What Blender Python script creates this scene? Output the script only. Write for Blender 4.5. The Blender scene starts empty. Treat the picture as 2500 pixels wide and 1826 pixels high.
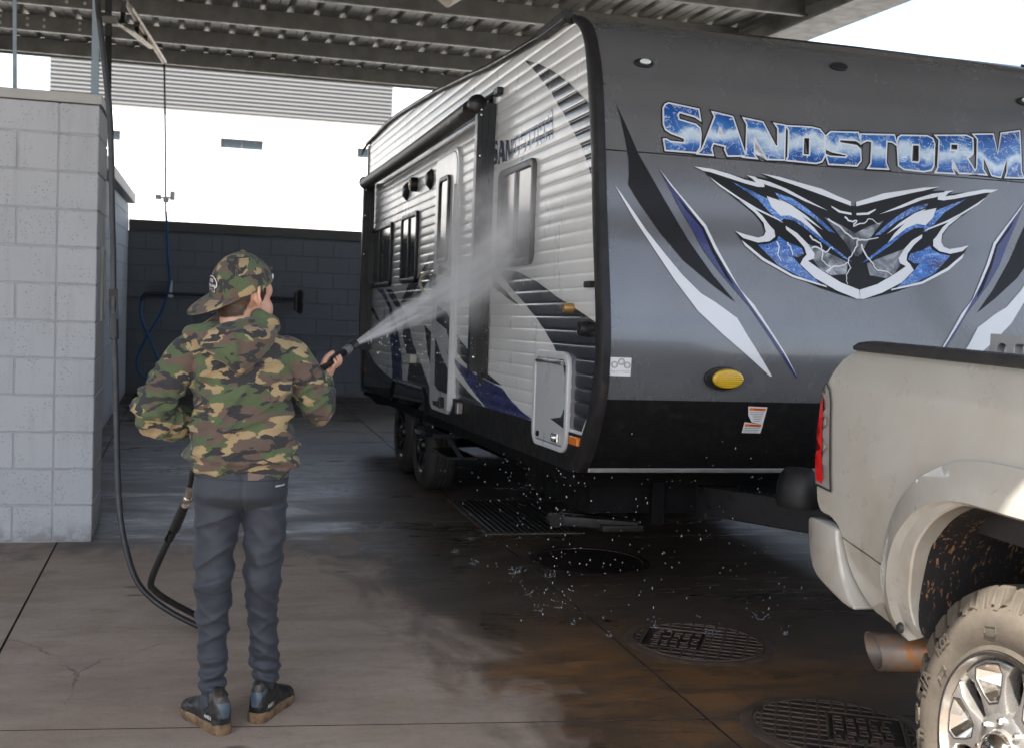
import bpy, bmesh, math, random
from mathutils import Vector, Matrix, noise as mnoise
random.seed(7)
R=math.radians
scene=bpy.context.scene
col=scene.collection
# ---------------------------------------------------------------- camera
CAMR=((0.9656,0.0238,0.2589),(-0.2565,-0.0772,0.9634),(0.0430,-0.9967,-0.0683))
cam_data=bpy.data.cameras.new('camera'); cam=bpy.data.objects.new('camera',cam_data); col.objects.link(cam)
_x=Vector((CAMR[0][0],CAMR[1][0],CAMR[2][0])); _d=Vector((CAMR[0][1],CAMR[1][1],CAMR[2][1])); _f=Vector((CAMR[0][2],CAMR[1][2],CAMR[2][2]))
cam.matrix_world=Matrix(((_x.x,-_d.x,-_f.x,0),(_x.y,-_d.y,-_f.y,0),(_x.z,-_d.z,-_f.z,1.484),(0,0,0,1)))
cam_data.sensor_width=36; cam_data.lens=41.76; cam_data.clip_end=2000; cam_data.clip_start=.05
cam_data.dof.use_dof=True; cam_data.dof.focus_distance=4.25; cam_data.dof.aperture_fstop=5.6
scene.camera=cam
# ---------------------------------------------------------------- sky and sun
SUN=Vector((-.75,-1.0,1.63)).normalized()          # direction towards the sun
w=bpy.data.worlds.new('World'); scene.world=w; w.use_nodes=True
nt=w.node_tree; nt.nodes.clear()
o_=nt.nodes.new('ShaderNodeOutputWorld'); bg=nt.nodes.new('ShaderNodeBackground'); sk=nt.nodes.new('ShaderNodeTexSky')
sk.sky_type='NISHITA'; sk.sun_disc=False; sk.sun_elevation=math.asin(SUN.z); sk.sun_rotation=math.atan2(SUN.x,SUN.y)
sk.dust_density=2.5; sk.air_density=1.0; sk.ozone_density=1.0; sk.altitude=300
tc=nt.nodes.new('ShaderNodeTexCoord'); mp=nt.nodes.new('ShaderNodeMapping'); mp.inputs['Scale'].default_value=(1,1,3.2)
nz=nt.nodes.new('ShaderNodeTexNoise'); nz.inputs['Scale'].default_value=2.2; nz.inputs['Detail'].default_value=7; nz.inputs['Roughness'].default_value=.58
rp=nt.nodes.new('ShaderNodeValToRGB'); rp.color_ramp.elements[0].position=.36; rp.color_ramp.elements[1].position=.66
mx=nt.nodes.new('ShaderNodeMix'); mx.data_type='RGBA'; mx.inputs['B'].default_value=(5.6,5.9,6.4,1)
nt.links.new(tc.outputs['Generated'],mp.inputs['Vector']); nt.links.new(mp.outputs['Vector'],nz.inputs['Vector'])
nt.links.new(nz.outputs['Fac'],rp.inputs['Fac']); nt.links.new(rp.outputs['Color'],mx.inputs['Factor'])
nt.links.new(sk.outputs['Color'],mx.inputs['A']); nt.links.new(mx.outputs['Result'],bg.inputs['Color'])
bg.inputs['Strength'].default_value=.15
nt.links.new(bg.outputs[0],o_.inputs[0])
sl=bpy.data.lights.new('sun','SUN'); so=bpy.data.objects.new('sun',sl); col.objects.link(so)
sl.energy=4.6; sl.angle=R(.53); sl.color=(1,.94,.85)
so.rotation_euler=(-SUN).to_track_quat('-Z','Y').to_euler(); so.location=(-8,-10,20)
scene.view_settings.view_transform='Standard'; scene.view_settings.look='None'; scene.view_settings.exposure=1.62; scene.view_settings.gamma=1
scene.cycles.max_bounces=7; scene.cycles.diffuse_bounces=4; scene.cycles.glossy_bounces=3; scene.cycles.caustics_reflective=False; scene.cycles.caustics_refractive=False; scene.cycles.transparent_max_bounces=24; scene.cycles.volume_bounces=2
scene.cycles.volume_step_rate=2.0; scene.cycles.use_adaptive_sampling=True; scene.cycles.adaptive_threshold=.025
# ---------------------------------------------------------------- helpers
def link(o,parent=None):
    col.objects.link(o)
    if parent is not None: o.parent=parent
    return o
def tag(o,label=None,cat=None,group=None,kind=None):
    if label: o['label']=label
    if cat: o['category']=cat
    if group: o['group']=group
    if kind: o['kind']=kind
    return o
def empty(name,loc=(0,0,0),rot=(0,0,0)):
    o=bpy.data.objects.new(name,None); o.location=loc; o.rotation_euler=rot; o.empty_display_size=.1
    return link(o)
def finish(me,smooth=None):
    if smooth is None: return
    me.polygons.foreach_set('use_smooth',[True]*len(me.polygons))
    if smooth<179: me.set_sharp_from_angle(angle=R(smooth))
def obj(name,bm,m,parent=None,smooth=None,recalc=True):
    if isinstance(bm,bpy.types.Mesh): me=bm
    else:
        if recalc: bmesh.ops.recalc_face_normals(bm,faces=bm.faces)
        me=bpy.data.meshes.new(name); bm.to_mesh(me); bm.free()
    if m is not None and not me.materials:
        for k in (m if isinstance(m,(list,tuple)) else [m]): me.materials.append(k)
    finish(me,smooth)
    return link(bpy.data.objects.new(name,me),parent)
def inst(name,me,parent,loc=(0,0,0),rot=(0,0,0),scale=(1,1,1)):
    o=bpy.data.objects.new(name,me); o.location=loc; o.rotation_euler=rot; o.scale=scale
    return link(o,parent)
def copy_tree(o,parent=None):
    c=o.copy(); col.objects.link(c)
    if parent is not None: c.parent=parent
    for ch in list(o.children): copy_tree(ch,c)
    return c
def BM(): return bmesh.new()
def box(bm,x0,x1,y0,y1,z0,z1,bev=0,seg=2):
    r=bmesh.ops.create_cube(bm,size=1); vs=r['verts']
    for v in vs: v.co=Vector((x0+(v.co.x+.5)*(x1-x0),y0+(v.co.y+.5)*(y1-y0),z0+(v.co.z+.5)*(z1-z0)))
    if bev:
        es=list({e for v in vs for e in v.link_edges})
        bmesh.ops.bevel(bm,geom=es,offset=bev,segments=seg,affect='EDGES',profile=.5)
    return bm
def frame_axes(d):
    d=d.normalized(); up=Vector((0,0,1)) if abs(d.z)<.95 else Vector((0,1,0))
    a=d.cross(up).normalized(); b=a.cross(d).normalized(); return a,b
def tube(bm,pts,rad,n=10,cap=True,closed=False):
    pts=[Vector(p) for p in pts]; N=len(pts)
    rads=rad if isinstance(rad,(list,tuple)) else [rad]*N
    rings=[]; pa=None
    for i,p in enumerate(pts):
        if closed: d=pts[(i+1)%N]-pts[i-1]
        else: d=pts[min(i+1,N-1)]-pts[max(i-1,0)]
        if d.length<1e-9: d=Vector((0,0,1))
        d.normalize()
        if pa is None: a,b=frame_axes(d)
        else:
            a=(pa-d*pa.dot(d))
            if a.length<1e-6: a,b=frame_axes(d)
            a.normalize(); b=d.cross(a)
        b=a.cross(d) if pa is None else b
        pa=a
        rings.append([bm.verts.new(p+(a*math.cos(t)+b*math.sin(t))*rads[i]) for t in [2*math.pi*k/n for k in range(n)]])
    M_=N if closed else N-1
    for i in range(M_):
        A,B=rings[i],rings[(i+1)%N]
        for k in range(n):
            try: bm.faces.new((A[k],A[(k+1)%n],B[(k+1)%n],B[k]))
            except ValueError: pass
    if cap and not closed:
        bm.faces.new(rings[0]); bm.faces.new(rings[-1][::-1])
    return bm
def bar(bm,p,q,wd,ht,bev=0):
    p=Vector(p); q=Vector(q); d=(q-p); L=d.length; a,b=frame_axes(d)
    m=Matrix((a,b,d.normalized())).transposed().to_4x4(); m.translation=(p+q)/2
    b2=BM(); box(b2,-wd/2,wd/2,-ht/2,ht/2,-L/2,L/2,bev)
    b2.transform(m); me=bpy.data.meshes.new('t'); b2.to_mesh(me); b2.free(); bm.from_mesh(me); bpy.data.meshes.remove(me)
    return bm
def lathe(bm,prof,n=32,axis='z',mat=None):
    rings=[]
    for r,h in prof:
        if r<1e-6: rings.append([bm.verts.new((0,0,h))])
        else: rings.append([bm.verts.new((r*math.cos(2*math.pi*k/n),r*math.sin(2*math.pi*k/n),h)) for k in range(n)])
    for A,B in zip(rings,rings[1:]):
        for k in range(n):
            k2=(k+1)%n
            if len(A)==1 and len(B)==1: continue
            if len(A)==1: bm.faces.new((A[0],B[k2],B[k]))
            elif len(B)==1: bm.faces.new((A[k],A[k2],B[0]))
            else: bm.faces.new((A[k],A[k2],B[k2],B[k]))
    vs=[v for r in rings for v in r]
    if axis=='x': m=Matrix(((0,0,1,0),(1,0,0,0),(0,1,0,0),(0,0,0,1)))
    elif axis=='y': m=Matrix(((1,0,0,0),(0,0,1,0),(0,-1,0,0),(0,0,0,1)))
    else: m=Matrix.Identity(4)
    if mat is not None: m=mat@m
    for v in vs: v.co=m@v.co
    return bm
def loft(bm,rings,closed=True,cap0=False,cap1=False):
    R_=[[bm.verts.new(p) for p in r] for r in rings]; n=len(R_[0])
    for A,B in zip(R_,R_[1:]):
        for k in range(n if closed else n-1):
            k2=(k+1)%n
            try: bm.faces.new((A[k],A[k2],B[k2],B[k]))
            except ValueError: pass
    if cap0: bm.faces.new(R_[0][::-1])
    if cap1: bm.faces.new(R_[-1])
    return R_
def polyfill(bm,loops):
    """filled 2-D polygon with holes -> faces in the plane (a,b,0)"""
    es=[]; vs_all=[]
    for lp in loops:
        vs=[bm.verts.new((p[0],p[1],0)) for p in lp]; vs_all+=vs
        for i in range(len(vs)): es.append(bm.edges.new((vs[i],vs[(i+1)%len(vs)])))
    bmesh.ops.triangle_fill(bm,edges=es,use_beauty=True,use_dissolve=False)
    return bm
def cr(pts,n=6,closed=False):
    """Catmull-Rom through points of any dimension"""
    P=[tuple(p) for p in pts]; N=len(P); out=[]
    for i in range(N if closed else N-1):
        g=lambda k:P[k%N] if closed else P[max(0,min(N-1,k))]
        a,b,c,d=g(i-1),g(i),g(i+1),g(i+2)
        for k in range(n):
            t=k/n
            out.append(tuple(.5*((2*q)+(-p+r_)*t+(2*p-5*q+4*r_-s)*t*t+(-p+3*q-3*r_+s)*t**3) for p,q,r_,s in zip(a,b,c,d)))
    if not closed: out.append(P[-1])
    return out
def interp(x,xs,ys):
    if x<=xs[0]: return ys[0]
    for i in range(1,len(xs)):
        if x<=xs[i]:
            t=(x-xs[i-1])/(xs[i]-xs[i-1]); return ys[i-1]+t*(ys[i]-ys[i-1])
    return ys[-1]
# ---------------------------------------------------------------- materials
class NT:
    def __init__(s,name):
        s.m=bpy.data.materials.new(name); s.m.use_nodes=True; s.t=s.m.node_tree; s.b=s.t.nodes['Principled BSDF']; s.out=s.t.nodes['Material Output']; s._c=None
    def n(s,t,**kw):
        nd=s.t.nodes.new(t)
        for k,v in kw.items(): setattr(nd,k,v)
        return nd
    def l(s,a,b): s.t.links.new(a,b)
    def put(s,sock,v):
        if isinstance(v,bpy.types.NodeSocket): s.l(v,sock)
        else: sock.default_value=v if not (isinstance(v,(tuple,list)) and len(v)==3 and sock.type=='RGBA') else (*v,1)
    def coord(s,kind='Object'):
        if s._c is None: s._c=s.n('ShaderNodeTexCoord')
        return s._c.outputs[kind]
    def pos(s): return s.n('ShaderNodeNewGeometry').outputs['Position']
    def mapv(s,v,scale=(1,1,1),loc=(0,0,0),rot=(0,0,0)):
        m=s.n('ShaderNodeMapping'); s.l(v,m.inputs['Vector']); m.inputs['Scale'].default_value=scale; m.inputs['Location'].default_value=loc; m.inputs['Rotation'].default_value=rot
        return m.outputs[0]
    def noise(s,v,scale,detail=4,rough=.55,dist=0,out='Fac'):
        n=s.n('ShaderNodeTexNoise'); s.l(v,n.inputs['Vector']); n.inputs['Scale'].default_value=scale; n.inputs['Detail'].default_value=detail; n.inputs['Roughness'].default_value=rough; n.inputs['Distortion'].default_value=dist
        return n.outputs[out]
    def vor(s,v,scale,feature='F1',out='Distance',rnd=1):
        n=s.n('ShaderNodeTexVoronoi',feature=feature); s.l(v,n.inputs['Vector']); n.inputs['Scale'].default_value=scale; n.inputs['Randomness'].default_value=rnd
        return n.outputs[out]
    def ramp(s,v,stops,interp_='LINEAR'):
        r=s.n('ShaderNodeValToRGB'); s.l(v,r.inputs['Fac']); e=r.color_ramp.elements; r.color_ramp.interpolation=interp_
        while len(e)<len(stops): e.new(.5)
        for k,(p,c) in enumerate(stops):
            e[k].position=p; e[k].color=(c,c,c,1) if isinstance(c,(int,float)) else (*c,1)
        return r.outputs['Color']
    def mix(s,f,a,b,mode='MIX'):
        m=s.n('ShaderNodeMix',data_type='RGBA',blend_type=mode); s.put(m.inputs['Factor'],f); s.put(m.inputs['A'],a); s.put(m.inputs['B'],b); return m.outputs['Result']
    def math(s,op,a,b=None,c=None,clamp=False):
        m=s.n('ShaderNodeMath',operation=op,use_clamp=clamp)
        s.put(m.inputs[0],a)
        if b is not None: s.put(m.inputs[1],b)
        if c is not None: s.put(m.inputs[2],c)
        return m.outputs[0]
    def maprange(s,v,a,b,c=0,d=1,kind='SMOOTHSTEP'):
        m=s.n('ShaderNodeMapRange',interpolation_type=kind); s.l(v,m.inputs[0])
        for k,q in enumerate((a,b,c,d)): m.inputs[k+1].default_value=q
        return m.outputs[0]
    def sep(s,v):
        m=s.n('ShaderNodeSeparateXYZ'); s.l(v,m.inputs[0]); return m.outputs
    def bump(s,h,strength=.3,dist=.01,normal=None):
        b=s.n('ShaderNodeBump'); s.l(h,b.inputs['Height']); b.inputs['Strength'].default_value=strength; b.inputs['Distance'].default_value=dist
        if normal is not None: s.l(normal,b.inputs['Normal'])
        s.l(b.outputs[0],s.b.inputs['Normal']); return b.outputs[0]
    def set(s,**kw):
        for k,v in kw.items():
            k={'color':'Base Color','rough':'Roughness','metal':'Metallic','coat':'Coat Weight','coatr':'Coat Roughness','spec':'Specular IOR Level','trans':'Transmission Weight','alpha':'Alpha','sheen':'Sheen Weight','emit':'Emission Color','emits':'Emission Strength','sss':'Subsurface Weight','ior':'IOR'}[k]
            s.put(s.b.inputs[k],v)
        return s
def simple(name,c,rough=.5,metal=0,var=.12,scale=8,bump=0,bscale=60,coat=0,coords='Object',rvar=.1,dirt=0,dirtc=(.12,.09,.06)):
    t=NT(name); v=t.coord(coords)
    n=t.noise(v,scale,5,.6)
    d=tuple(max(0,k*(1-var)) for k in c); e=tuple(min(1,k*(1+var)) for k in c)
    cc=t.ramp(n,[(.3,d),(.7,e)])
    if dirt:
        dn=t.noise(v,scale*.45,8,.7); cc=t.mix(t.maprange(dn,.5,.8,0,dirt),cc,dirtc)
    t.set(color=cc,metal=metal,coat=coat)
    t.set(rough=t.maprange(t.noise(v,scale*1.7,4,.6),.3,.7,max(.02,rough-rvar),min(1,rough+rvar),'LINEAR'))
    if bump: t.bump(t.noise(v,bscale,6,.65),bump,.004)
    return t.m
# ================================================================= SETTING
def mat_concrete():
    t=NT('concrete_floor'); p=t.pos(); X,Y,Zc=t.sep(p)
    warp=t.noise(p,1.1,5,.6,0,'Color')
    v=t.mapv(p,(1,1,1))
    n1=t.noise(t.mapv(p,(.55,1.0,1)),1.3,7,.62,.4)
    n2=t.noise(t.mapv(p,(.85,1.4,1)),3.6,9,.70,.6)
    n3=t.noise(p,150,4,.7)
    dry=t.ramp(n1,[(.25,(.30,.235,.188)),(.5,(.365,.298,.245)),(.75,(.43,.362,.305))])
    dry=t.mix(t.maprange(n2,.35,.75,0,.55),dry,(.275,.205,.155))
    dry=t.mix(t.maprange(t.noise(p,26,7,.75),.48,.72,0,.34),dry,(.17,.135,.108))
    dry=t.mix(t.maprange(t.noise(t.mapv(p,(1,1,1),(8,3,0)),7,7,.75),.56,.70,0,.40),dry,(.42,.37,.32))
    dry=t.mix(t.maprange(n3,.52,.70,0,.42),dry,(.13,.105,.085))
    # dark drips and small spots
    sp=t.vor(t.mapv(t.mix(.12,p,warp),(1.0,2.6,1)),1.7)
    dry=t.mix(t.maprange(sp,.035,.10,.75,0),dry,(.09,.065,.05))
    # wet area: everything round the trailer and the back of the bay
    nw=t.noise(t.mapv(p,(1.6,.8,1)),1.7,7,.62,.8)
    dn=t.math('MULTIPLY',t.math('SUBTRACT',nw,.5),2.1)
    ex=t.math('ADD',t.math('MULTIPLY',t.math('SUBTRACT',X,1.12),1.15),t.math('MULTIPLY',t.math('SUBTRACT',Y,4.3),.16))
    ey=t.math('MULTIPLY',t.math('SUBTRACT',Y,6.7),.75)
    wet=t.maprange(t.math('ADD',t.math('MAXIMUM',ex,ey),dn),-.28,.36)
    rust=t.mix(t.maprange(t.noise(t.mapv(p,(1.1,1.1,1),(3,1,0)),2.3,8,.72),.42,.68),(.078,.061,.049),(.115,.078,.050))
    wcol=t.mix(t.maprange(t.noise(p,.9,6,.6),.35,.7),rust,(.058,.045,.036))
    # rust orange belongs round the manhole lids near the mouth of the bay
    rm=t.maprange(t.math('ADD',t.math('ABSOLUTE',t.math('SUBTRACT',Y,4.25)),t.math('MULTIPLY',t.math('ABSOLUTE',t.math('SUBTRACT',X,1.65)),.8)),.35,1.3,1,0)
    wcol=t.mix(t.math('MULTIPLY',rm,.62),wcol,t.mix(t.maprange(n2,.35,.65),(.095,.062,.038),(.29,.145,.050)))
    c=t.mix(wet,dry,wcol)
    crk=t.vor(t.mix(.16,p,t.noise(p,2.2,4,.6,0,'Color')),1.15,'DISTANCE_TO_EDGE'); c=t.mix(t.math('MULTIPLY',t.maprange(crk,.0015,.006,.5,0),t.maprange(t.noise(p,.8,3),.52,.6)),c,(.05,.04,.032))
    c=t.mix(.20,c,t.mix(t.maprange(t.noise(t.mapv(p,(.6,1.6,1)),3,8,.72),.42,.66),c,(.03,.025,.02)))
    t.set(color=c)
    # standing film of water: glossier patches
    film=t.maprange(t.math('ADD',t.math('MULTIPLY',t.noise(t.mapv(p,(.5,1.3,1)),1.25,7,.66,.8),.72),t.math('MULTIPLY',t.noise(t.mapv(p,(.4,7,1)),3.2,6,.7,.3),.28)),.42,.64)
    wr=t.maprange(film,0,1,.52,.20,'LINEAR')
    r=t.n('ShaderNodeMix',data_type='FLOAT'); t.l(wet,r.inputs['Factor']); r.inputs['A'].default_value=.82; t.l(wr,r.inputs['B'])
    t.set(rough=r.outputs['Result'])
    h=t.math('MULTIPLY',t.noise(p,95,6,.7),t.maprange(t.math('MULTIPLY',wet,film),0,1,1,.12,'LINEAR'))
    h=t.math('ADD',h,t.math('MULTIPLY',t.noise(t.mapv(p,(.8,3,1)),22,5,.65),.4))
    t.bump(h,.34,.006)
    return t.m
def mat_lot():
    t=NT('lot_concrete'); p=t.pos(); n=t.noise(p,.6,7,.6); t.set(color=t.ramp(n,[(.3,(.29,.275,.255)),(.7,(.37,.355,.335))]),rough=.85); t.bump(t.noise(p,60,5,.7),.2,.005); return t.m
M={}
M['floor']=mat_concrete(); M['lot']=mat_lot()
M['joint']=simple('joint_sealant',(.035,.03,.027),.8,var=.3)
def mat_block(name,c,c2,spk,dirt_z=True):
    t=NT(name); p=t.pos(); X,Y,Zc=t.sep(p)
    oi=t.n('ShaderNodeObjectInfo').outputs['Random']
    base=t.mix(t.maprange(oi,0,1,0,1,'LINEAR'),c,c2)
    base=t.mix(t.maprange(t.noise(p,2.5,6,.6),.35,.75,0,.35),base,tuple(k*.86 for k in c))
    pores=t.vor(p,62)
    pm=t.math('MULTIPLY',t.maprange(pores,.14,.30,1,0),t.maprange(t.noise(p,9,5,.65),.42,.62))
    base=t.mix(t.math('MULTIPLY',pm,spk),base,tuple(k*.28 for k in c))
    st=t.math('MULTIPLY',t.maprange(t.noise(t.mapv(p,(5,5,.5)),3,6,.65),.5,.75),.22)
    base=t.mix(st,base,tuple(k*.55 for k in c))
    low=t.math('MULTIPLY',t.maprange(Zc,0,.16,1,0),t.maprange(t.noise(p,14,6,.7),.35,.6))
    base=t.mix(t.math('MULTIPLY',low,.55),base,(.11,.085,.065))
    t.set(color=base,rough=.72)
    h=t.math('ADD',t.noise(p,120,5,.75),t.math('MULTIPLY',pm,-1.6)); h=t.math('ADD',h,t.math('MULTIPLY',t.noise(p,18,4,.6),1.2))
    t.bump(h,.5,.004); return t.m
M['block']=mat_block('white_block_paint',(.445,.455,.475),(.475,.485,.505),.5)
M['mortar']=simple('painted_mortar',(.37,.38,.40),.85,var=.15,bump=.4,coords='Object')
M['dblock']=mat_block('charcoal_block_paint',(.145,.153,.168),(.152,.161,.177),.25)
M['dmortar']=simple('charcoal_mortar',(.128,.136,.150),.85)
M['coping']=simple('coping_cap',(.40,.39,.37),.6,var=.12,scale=3,bump=.2)
M['dcoping']=simple('dark_coping',(.075,.07,.066),.6,var=.15,scale=3,bump=.2)
M['galv']=simple('galvanised_steel',(.17,.165,.15),.5,.55,var=.22,scale=5,bump=.08,bscale=30,dirt=.5,dirtc=(.09,.07,.05))
M['deck']=simple('roof_deck_steel',(.30,.285,.255),.5,.45,var=.2,scale=4,dirt=.4)
M['steel_grey']=simple('painted_pipe',(.20,.25,.28),.45,.2,var=.1)
M['black_rubber']=simple('black_rubber',(.016,.016,.017),.42,var=.3,scale=20,bump=.15,bscale=80)
M['black_metal']=simple('black_metal',(.012,.012,.013),.35,.3,var=.3,dirt=.25,dirtc=(.05,.04,.03))
M['blue_hose']=simple('blue_hose',(.012,.10,.24),.4,var=.2)
M['cream_metal']=simple('cream_boom_steel',(.42,.34,.25),.5,.2,var=.15,dirt=.35)
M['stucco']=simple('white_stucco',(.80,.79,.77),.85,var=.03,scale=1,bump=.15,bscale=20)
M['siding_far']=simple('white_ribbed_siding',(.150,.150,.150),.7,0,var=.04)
M['glass_far']=simple('far_window_glass',(.022,.035,.042),.25,0,var=.15,scale=1)
M['alum']=simple('window_aluminium',(.05,.05,.05),.6,0)
M['white_plastic']=simple('white_plastic',(.62,.62,.60),.4,var=.05)
M['dark_sign']=simple('dark_sign_frame',(.03,.04,.055),.5)
# ---- ground
bm=BM(); S_=260
bm.faces.new([bm.verts.new(p) for p in ((-S_,-S_,-.014),(S_,-S_,-.014),(S_,S_,-.014),(-S_,S_,-.014))])
ground=obj('ground',bm,M['lot']); tag(ground,'flat concrete lot running under and around the wash bay','ground',kind='structure')
xs=[-9.5,-4.2,-.705,1.80,4.35,6.9]; ys=[-3.2,0.3,3.93,7.40,12.0,15.9]
def jy(x,y): return y-.10*(x-.55) if abs(y-3.93)<.01 else y
g=.005
for i in range(len(xs)-1):
    for j in range(len(ys)-1):
        bm=BM(); x0,x1=xs[i]+g,xs[i+1]-g
        q=[(x0,jy(x0,ys[j])+g*.8),(x1,jy(x1,ys[j])+g*.8),(x1,jy(x1,ys[j+1])-g*.8),(x0,jy(x0,ys[j+1])-g*.8)]
        b0=[bm.verts.new((a,b,-.0135)) for a,b in q]; b1=[bm.verts.new((a,b,-.0012)) for a,b in q]
        cx_=sum(a for a,b in q)/4; cy_=sum(b for a,b in q)/4
        t1=[bm.verts.new((a,b,0)) for a,b in q]
        for A,B in ((b0,b1),(b1,t1)):
            for k in range(4):
                f_=bm.faces.new((A[k],A[(k+1)%4],B[(k+1)%4],B[k])); f_.material_index=1
        bm.faces.new(t1)
        o=obj('slab',bm,[M['floor'],M['joint']],ground)
# joint filler seen in the gaps
bm=BM(); box(bm,-9.5,6.9,-3.2,15.9,-.013,-.009); obj('joint_filler',bm,M['joint'],ground)
# ---- block walls
CH=.2032; MT=.004
blk_cache={}
def block_mesh(lx,ly,lz,m):
    k=(round(lx,4),round(ly,4),round(lz,4),m.name)
    if k not in blk_cache:
        bm=BM(); box(bm,0,lx,0,ly,0,lz,.005,1); me=bpy.data.meshes.new('block'); bm.to_mesh(me); bm.free(); me.materials.append(m); blk_cache[k]=me
    return blk_cache[k]
def put_block(par,x0,x1,y0,y1,z0,z1,m):
    # box in world coordinates with half a mortar joint taken off its ends
    return inst('block',block_mesh(x1-x0,y1-y0,z1-z0,m),par,(x0+random.uniform(-.0006,.0006),y0+random.uniform(-.0006,.0006),z0))
pier=empty('block_wall',(-1.8,7.1,0)); tag(pier,'white painted block wall end with grey pipes on its cap, at left edge','wall')
def kid(o,p):
    o.parent=p; o.matrix_parent_inverse=Matrix.Translation(-Vector(p.location)); return o
XC=-.526; YF=6.911; YB=7.545
bm=BM(); box(bm,XC-.2032+.006,XC-.006,YF+.006,YB-.006,.0,2.39); box(bm,-4.2,XC-.2032+.004,YF+.0045,YF+.19,.0,2.391)
kid(obj('mortar',bm,M['mortar']),pier)
nrow=12
for r_ in range(nrow):
    z0=r_*CH+MT; z1=(r_+1)*CH-MT
    if r_==nrow-1: z1=2.398
    # end column: header face to the camera, stretcher along the side
    cuts=[YF,YF+.4064,YB] if r_%2==0 else [YF,YF+.2032,YB]
    for a,b in zip(cuts,cuts[1:]):
        kid(put_block(pier,XC-.2032+.001,XC,a+(MT if a>YF else 0),b-(MT if b<YB else 0),z0,z1,M['block']),pier)
    x=XC-.2032-.0055; first=.4064 if r_%2 else .2032; k=0
    while x>-4.1:
        L_=first if k==0 else .4064
        kid(put_block(pier,x-L_+MT,x-(MT if k else 0),YF,YF+.19,z0,z1,M['block']),pier); x-=L_; k+=1
bm=BM(); box(bm,-4.2,XC+.012,YF-.012,YF+.21,2.403,2.456,.004); box(bm,XC-.215,XC+.012,YF+.21,YB+.012,2.4035,2.4555,.004)
kid(obj('coping',bm,M['coping']),pier)
bm=BM()
y0,y1,z0,z1=7.235,7.43,1.235,1.625
for a in ((y0-.02,y0,z0-.02,z1+.02),(y1,y1+.02,z0-.02,z1+.02),(y0,y1,z1,z1+.02),(y0,y1,z0-.02,z0)): box(bm,XC-.01,XC+.012,*a)
nf=kid(obj('wall_niche',bm,M['coping']),pier)
bm=BM(); box(bm,XC-.012,XC+.004,y0,y1,z0,z1); o=obj('niche_panel',bm,simple('niche_beige',(.36,.32,.26),.6)); kid(o,pier)
# ---- long side wall of the bay
XS=-.83
sw=empty('block_wall',(XS-.1,11.6,0)); tag(sw,'long white block side wall running back into the bay behind the hoses','wall')
bm=BM(); box(bm,XS-.19,XS-.006,YB+.002,15.772,0,2.375); kid(obj('mortar',bm,M['mortar']),sw)
for r_ in range(12):
    z0=r_*CH+MT; z1=min((r_+1)*CH-MT,2.372); y=YB+.002; k=0
    while y<15.75:
        L_=.2032 if (k==0 and r_%2) else .4064; e=min(y+L_,15.758)
        if e-y>.05: kid(put_block(sw,XS-.19,XS,y+MT,e-MT,z0,z1,M['block']),sw)
        y+=L_; k+=1
bm=BM(); box(bm,XS-.25,XS+.085,YB+.06,15.62,2.378,2.495,.008); kid(obj('coping',bm,M['coping']),sw)
bm=BM(); box(bm,XS-.2,XS+.02,YB+.03,YB+.10,0,.02); 
bm.free()
# ---- dark back wall
YW=15.77
bw=empty('block_wall',(2.5,15.9,0)); tag(bw,'charcoal painted block wall closing the far end of the bay','wall')
bm=BM(); box(bm,XS-.18,6.6,YW+.006,YW+.19,0,2.06); kid(obj('mortar',bm,M['dmortar']),bw)
for r_ in range(10):
    z0=r_*CH+MT*.55; z1=min((r_+1)*CH-MT*.55,2.058); x=XS+.004; k=0; ctl=.315
    segs=[]
    for a0,a1 in ((XS+.004,ctl-.006),(ctl+.006,6.6)):
        x=a0; k=0
        while x<a1-.01:
            L_=.2032 if (k==0 and r_%2) else .4064; e=min(x+L_,a1)
            if e-x>.04: kid(put_block(bw,x+MT*.55,e-MT*.55,YW,YW+.19,z0,z1,M['dblock']),bw)
            x+=L_; k+=1
XQ=6.28        # the same wall returns along the right hand side of the bay
bm=BM(); box(bm,XQ+.006,XQ+.19,4.6,YW-.002,0,2.06); kid(obj('mortar',bm,M['dmortar']),bw)
for r_ in range(10):
    z0=r_*CH+MT*.55; z1=min((r_+1)*CH-MT*.55,2.058); y=4.6; k=0
    while y<YW-.02:
        L_=.2032 if (k==0 and r_%2) else .4064; e=min(y+L_,YW-.004)
        if e-y>.04: kid(put_block(bw,XQ,XQ+.19,y+MT*.55,e-MT*.55,z0,z1,M['dblock']),bw)
        y+=L_; k+=1
bm=BM(); box(bm,XQ-.03,XQ+.22,4.57,YW-.034,2.0625,2.1945,.008); kid(obj('coping',bm,M['dcoping']),bw)
bm=BM(); box(bm,XS+.002,6.6,YW-.03,YW+.22,2.062,2.195,.008); kid(obj('coping',bm,M['dcoping']),bw)
bm=BM(); box(bm,XS+.002,6.6,YW-.022,YW-.001,.805,.835,.004); kid(obj('ledge',bm,M['dblock']),bw)
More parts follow.
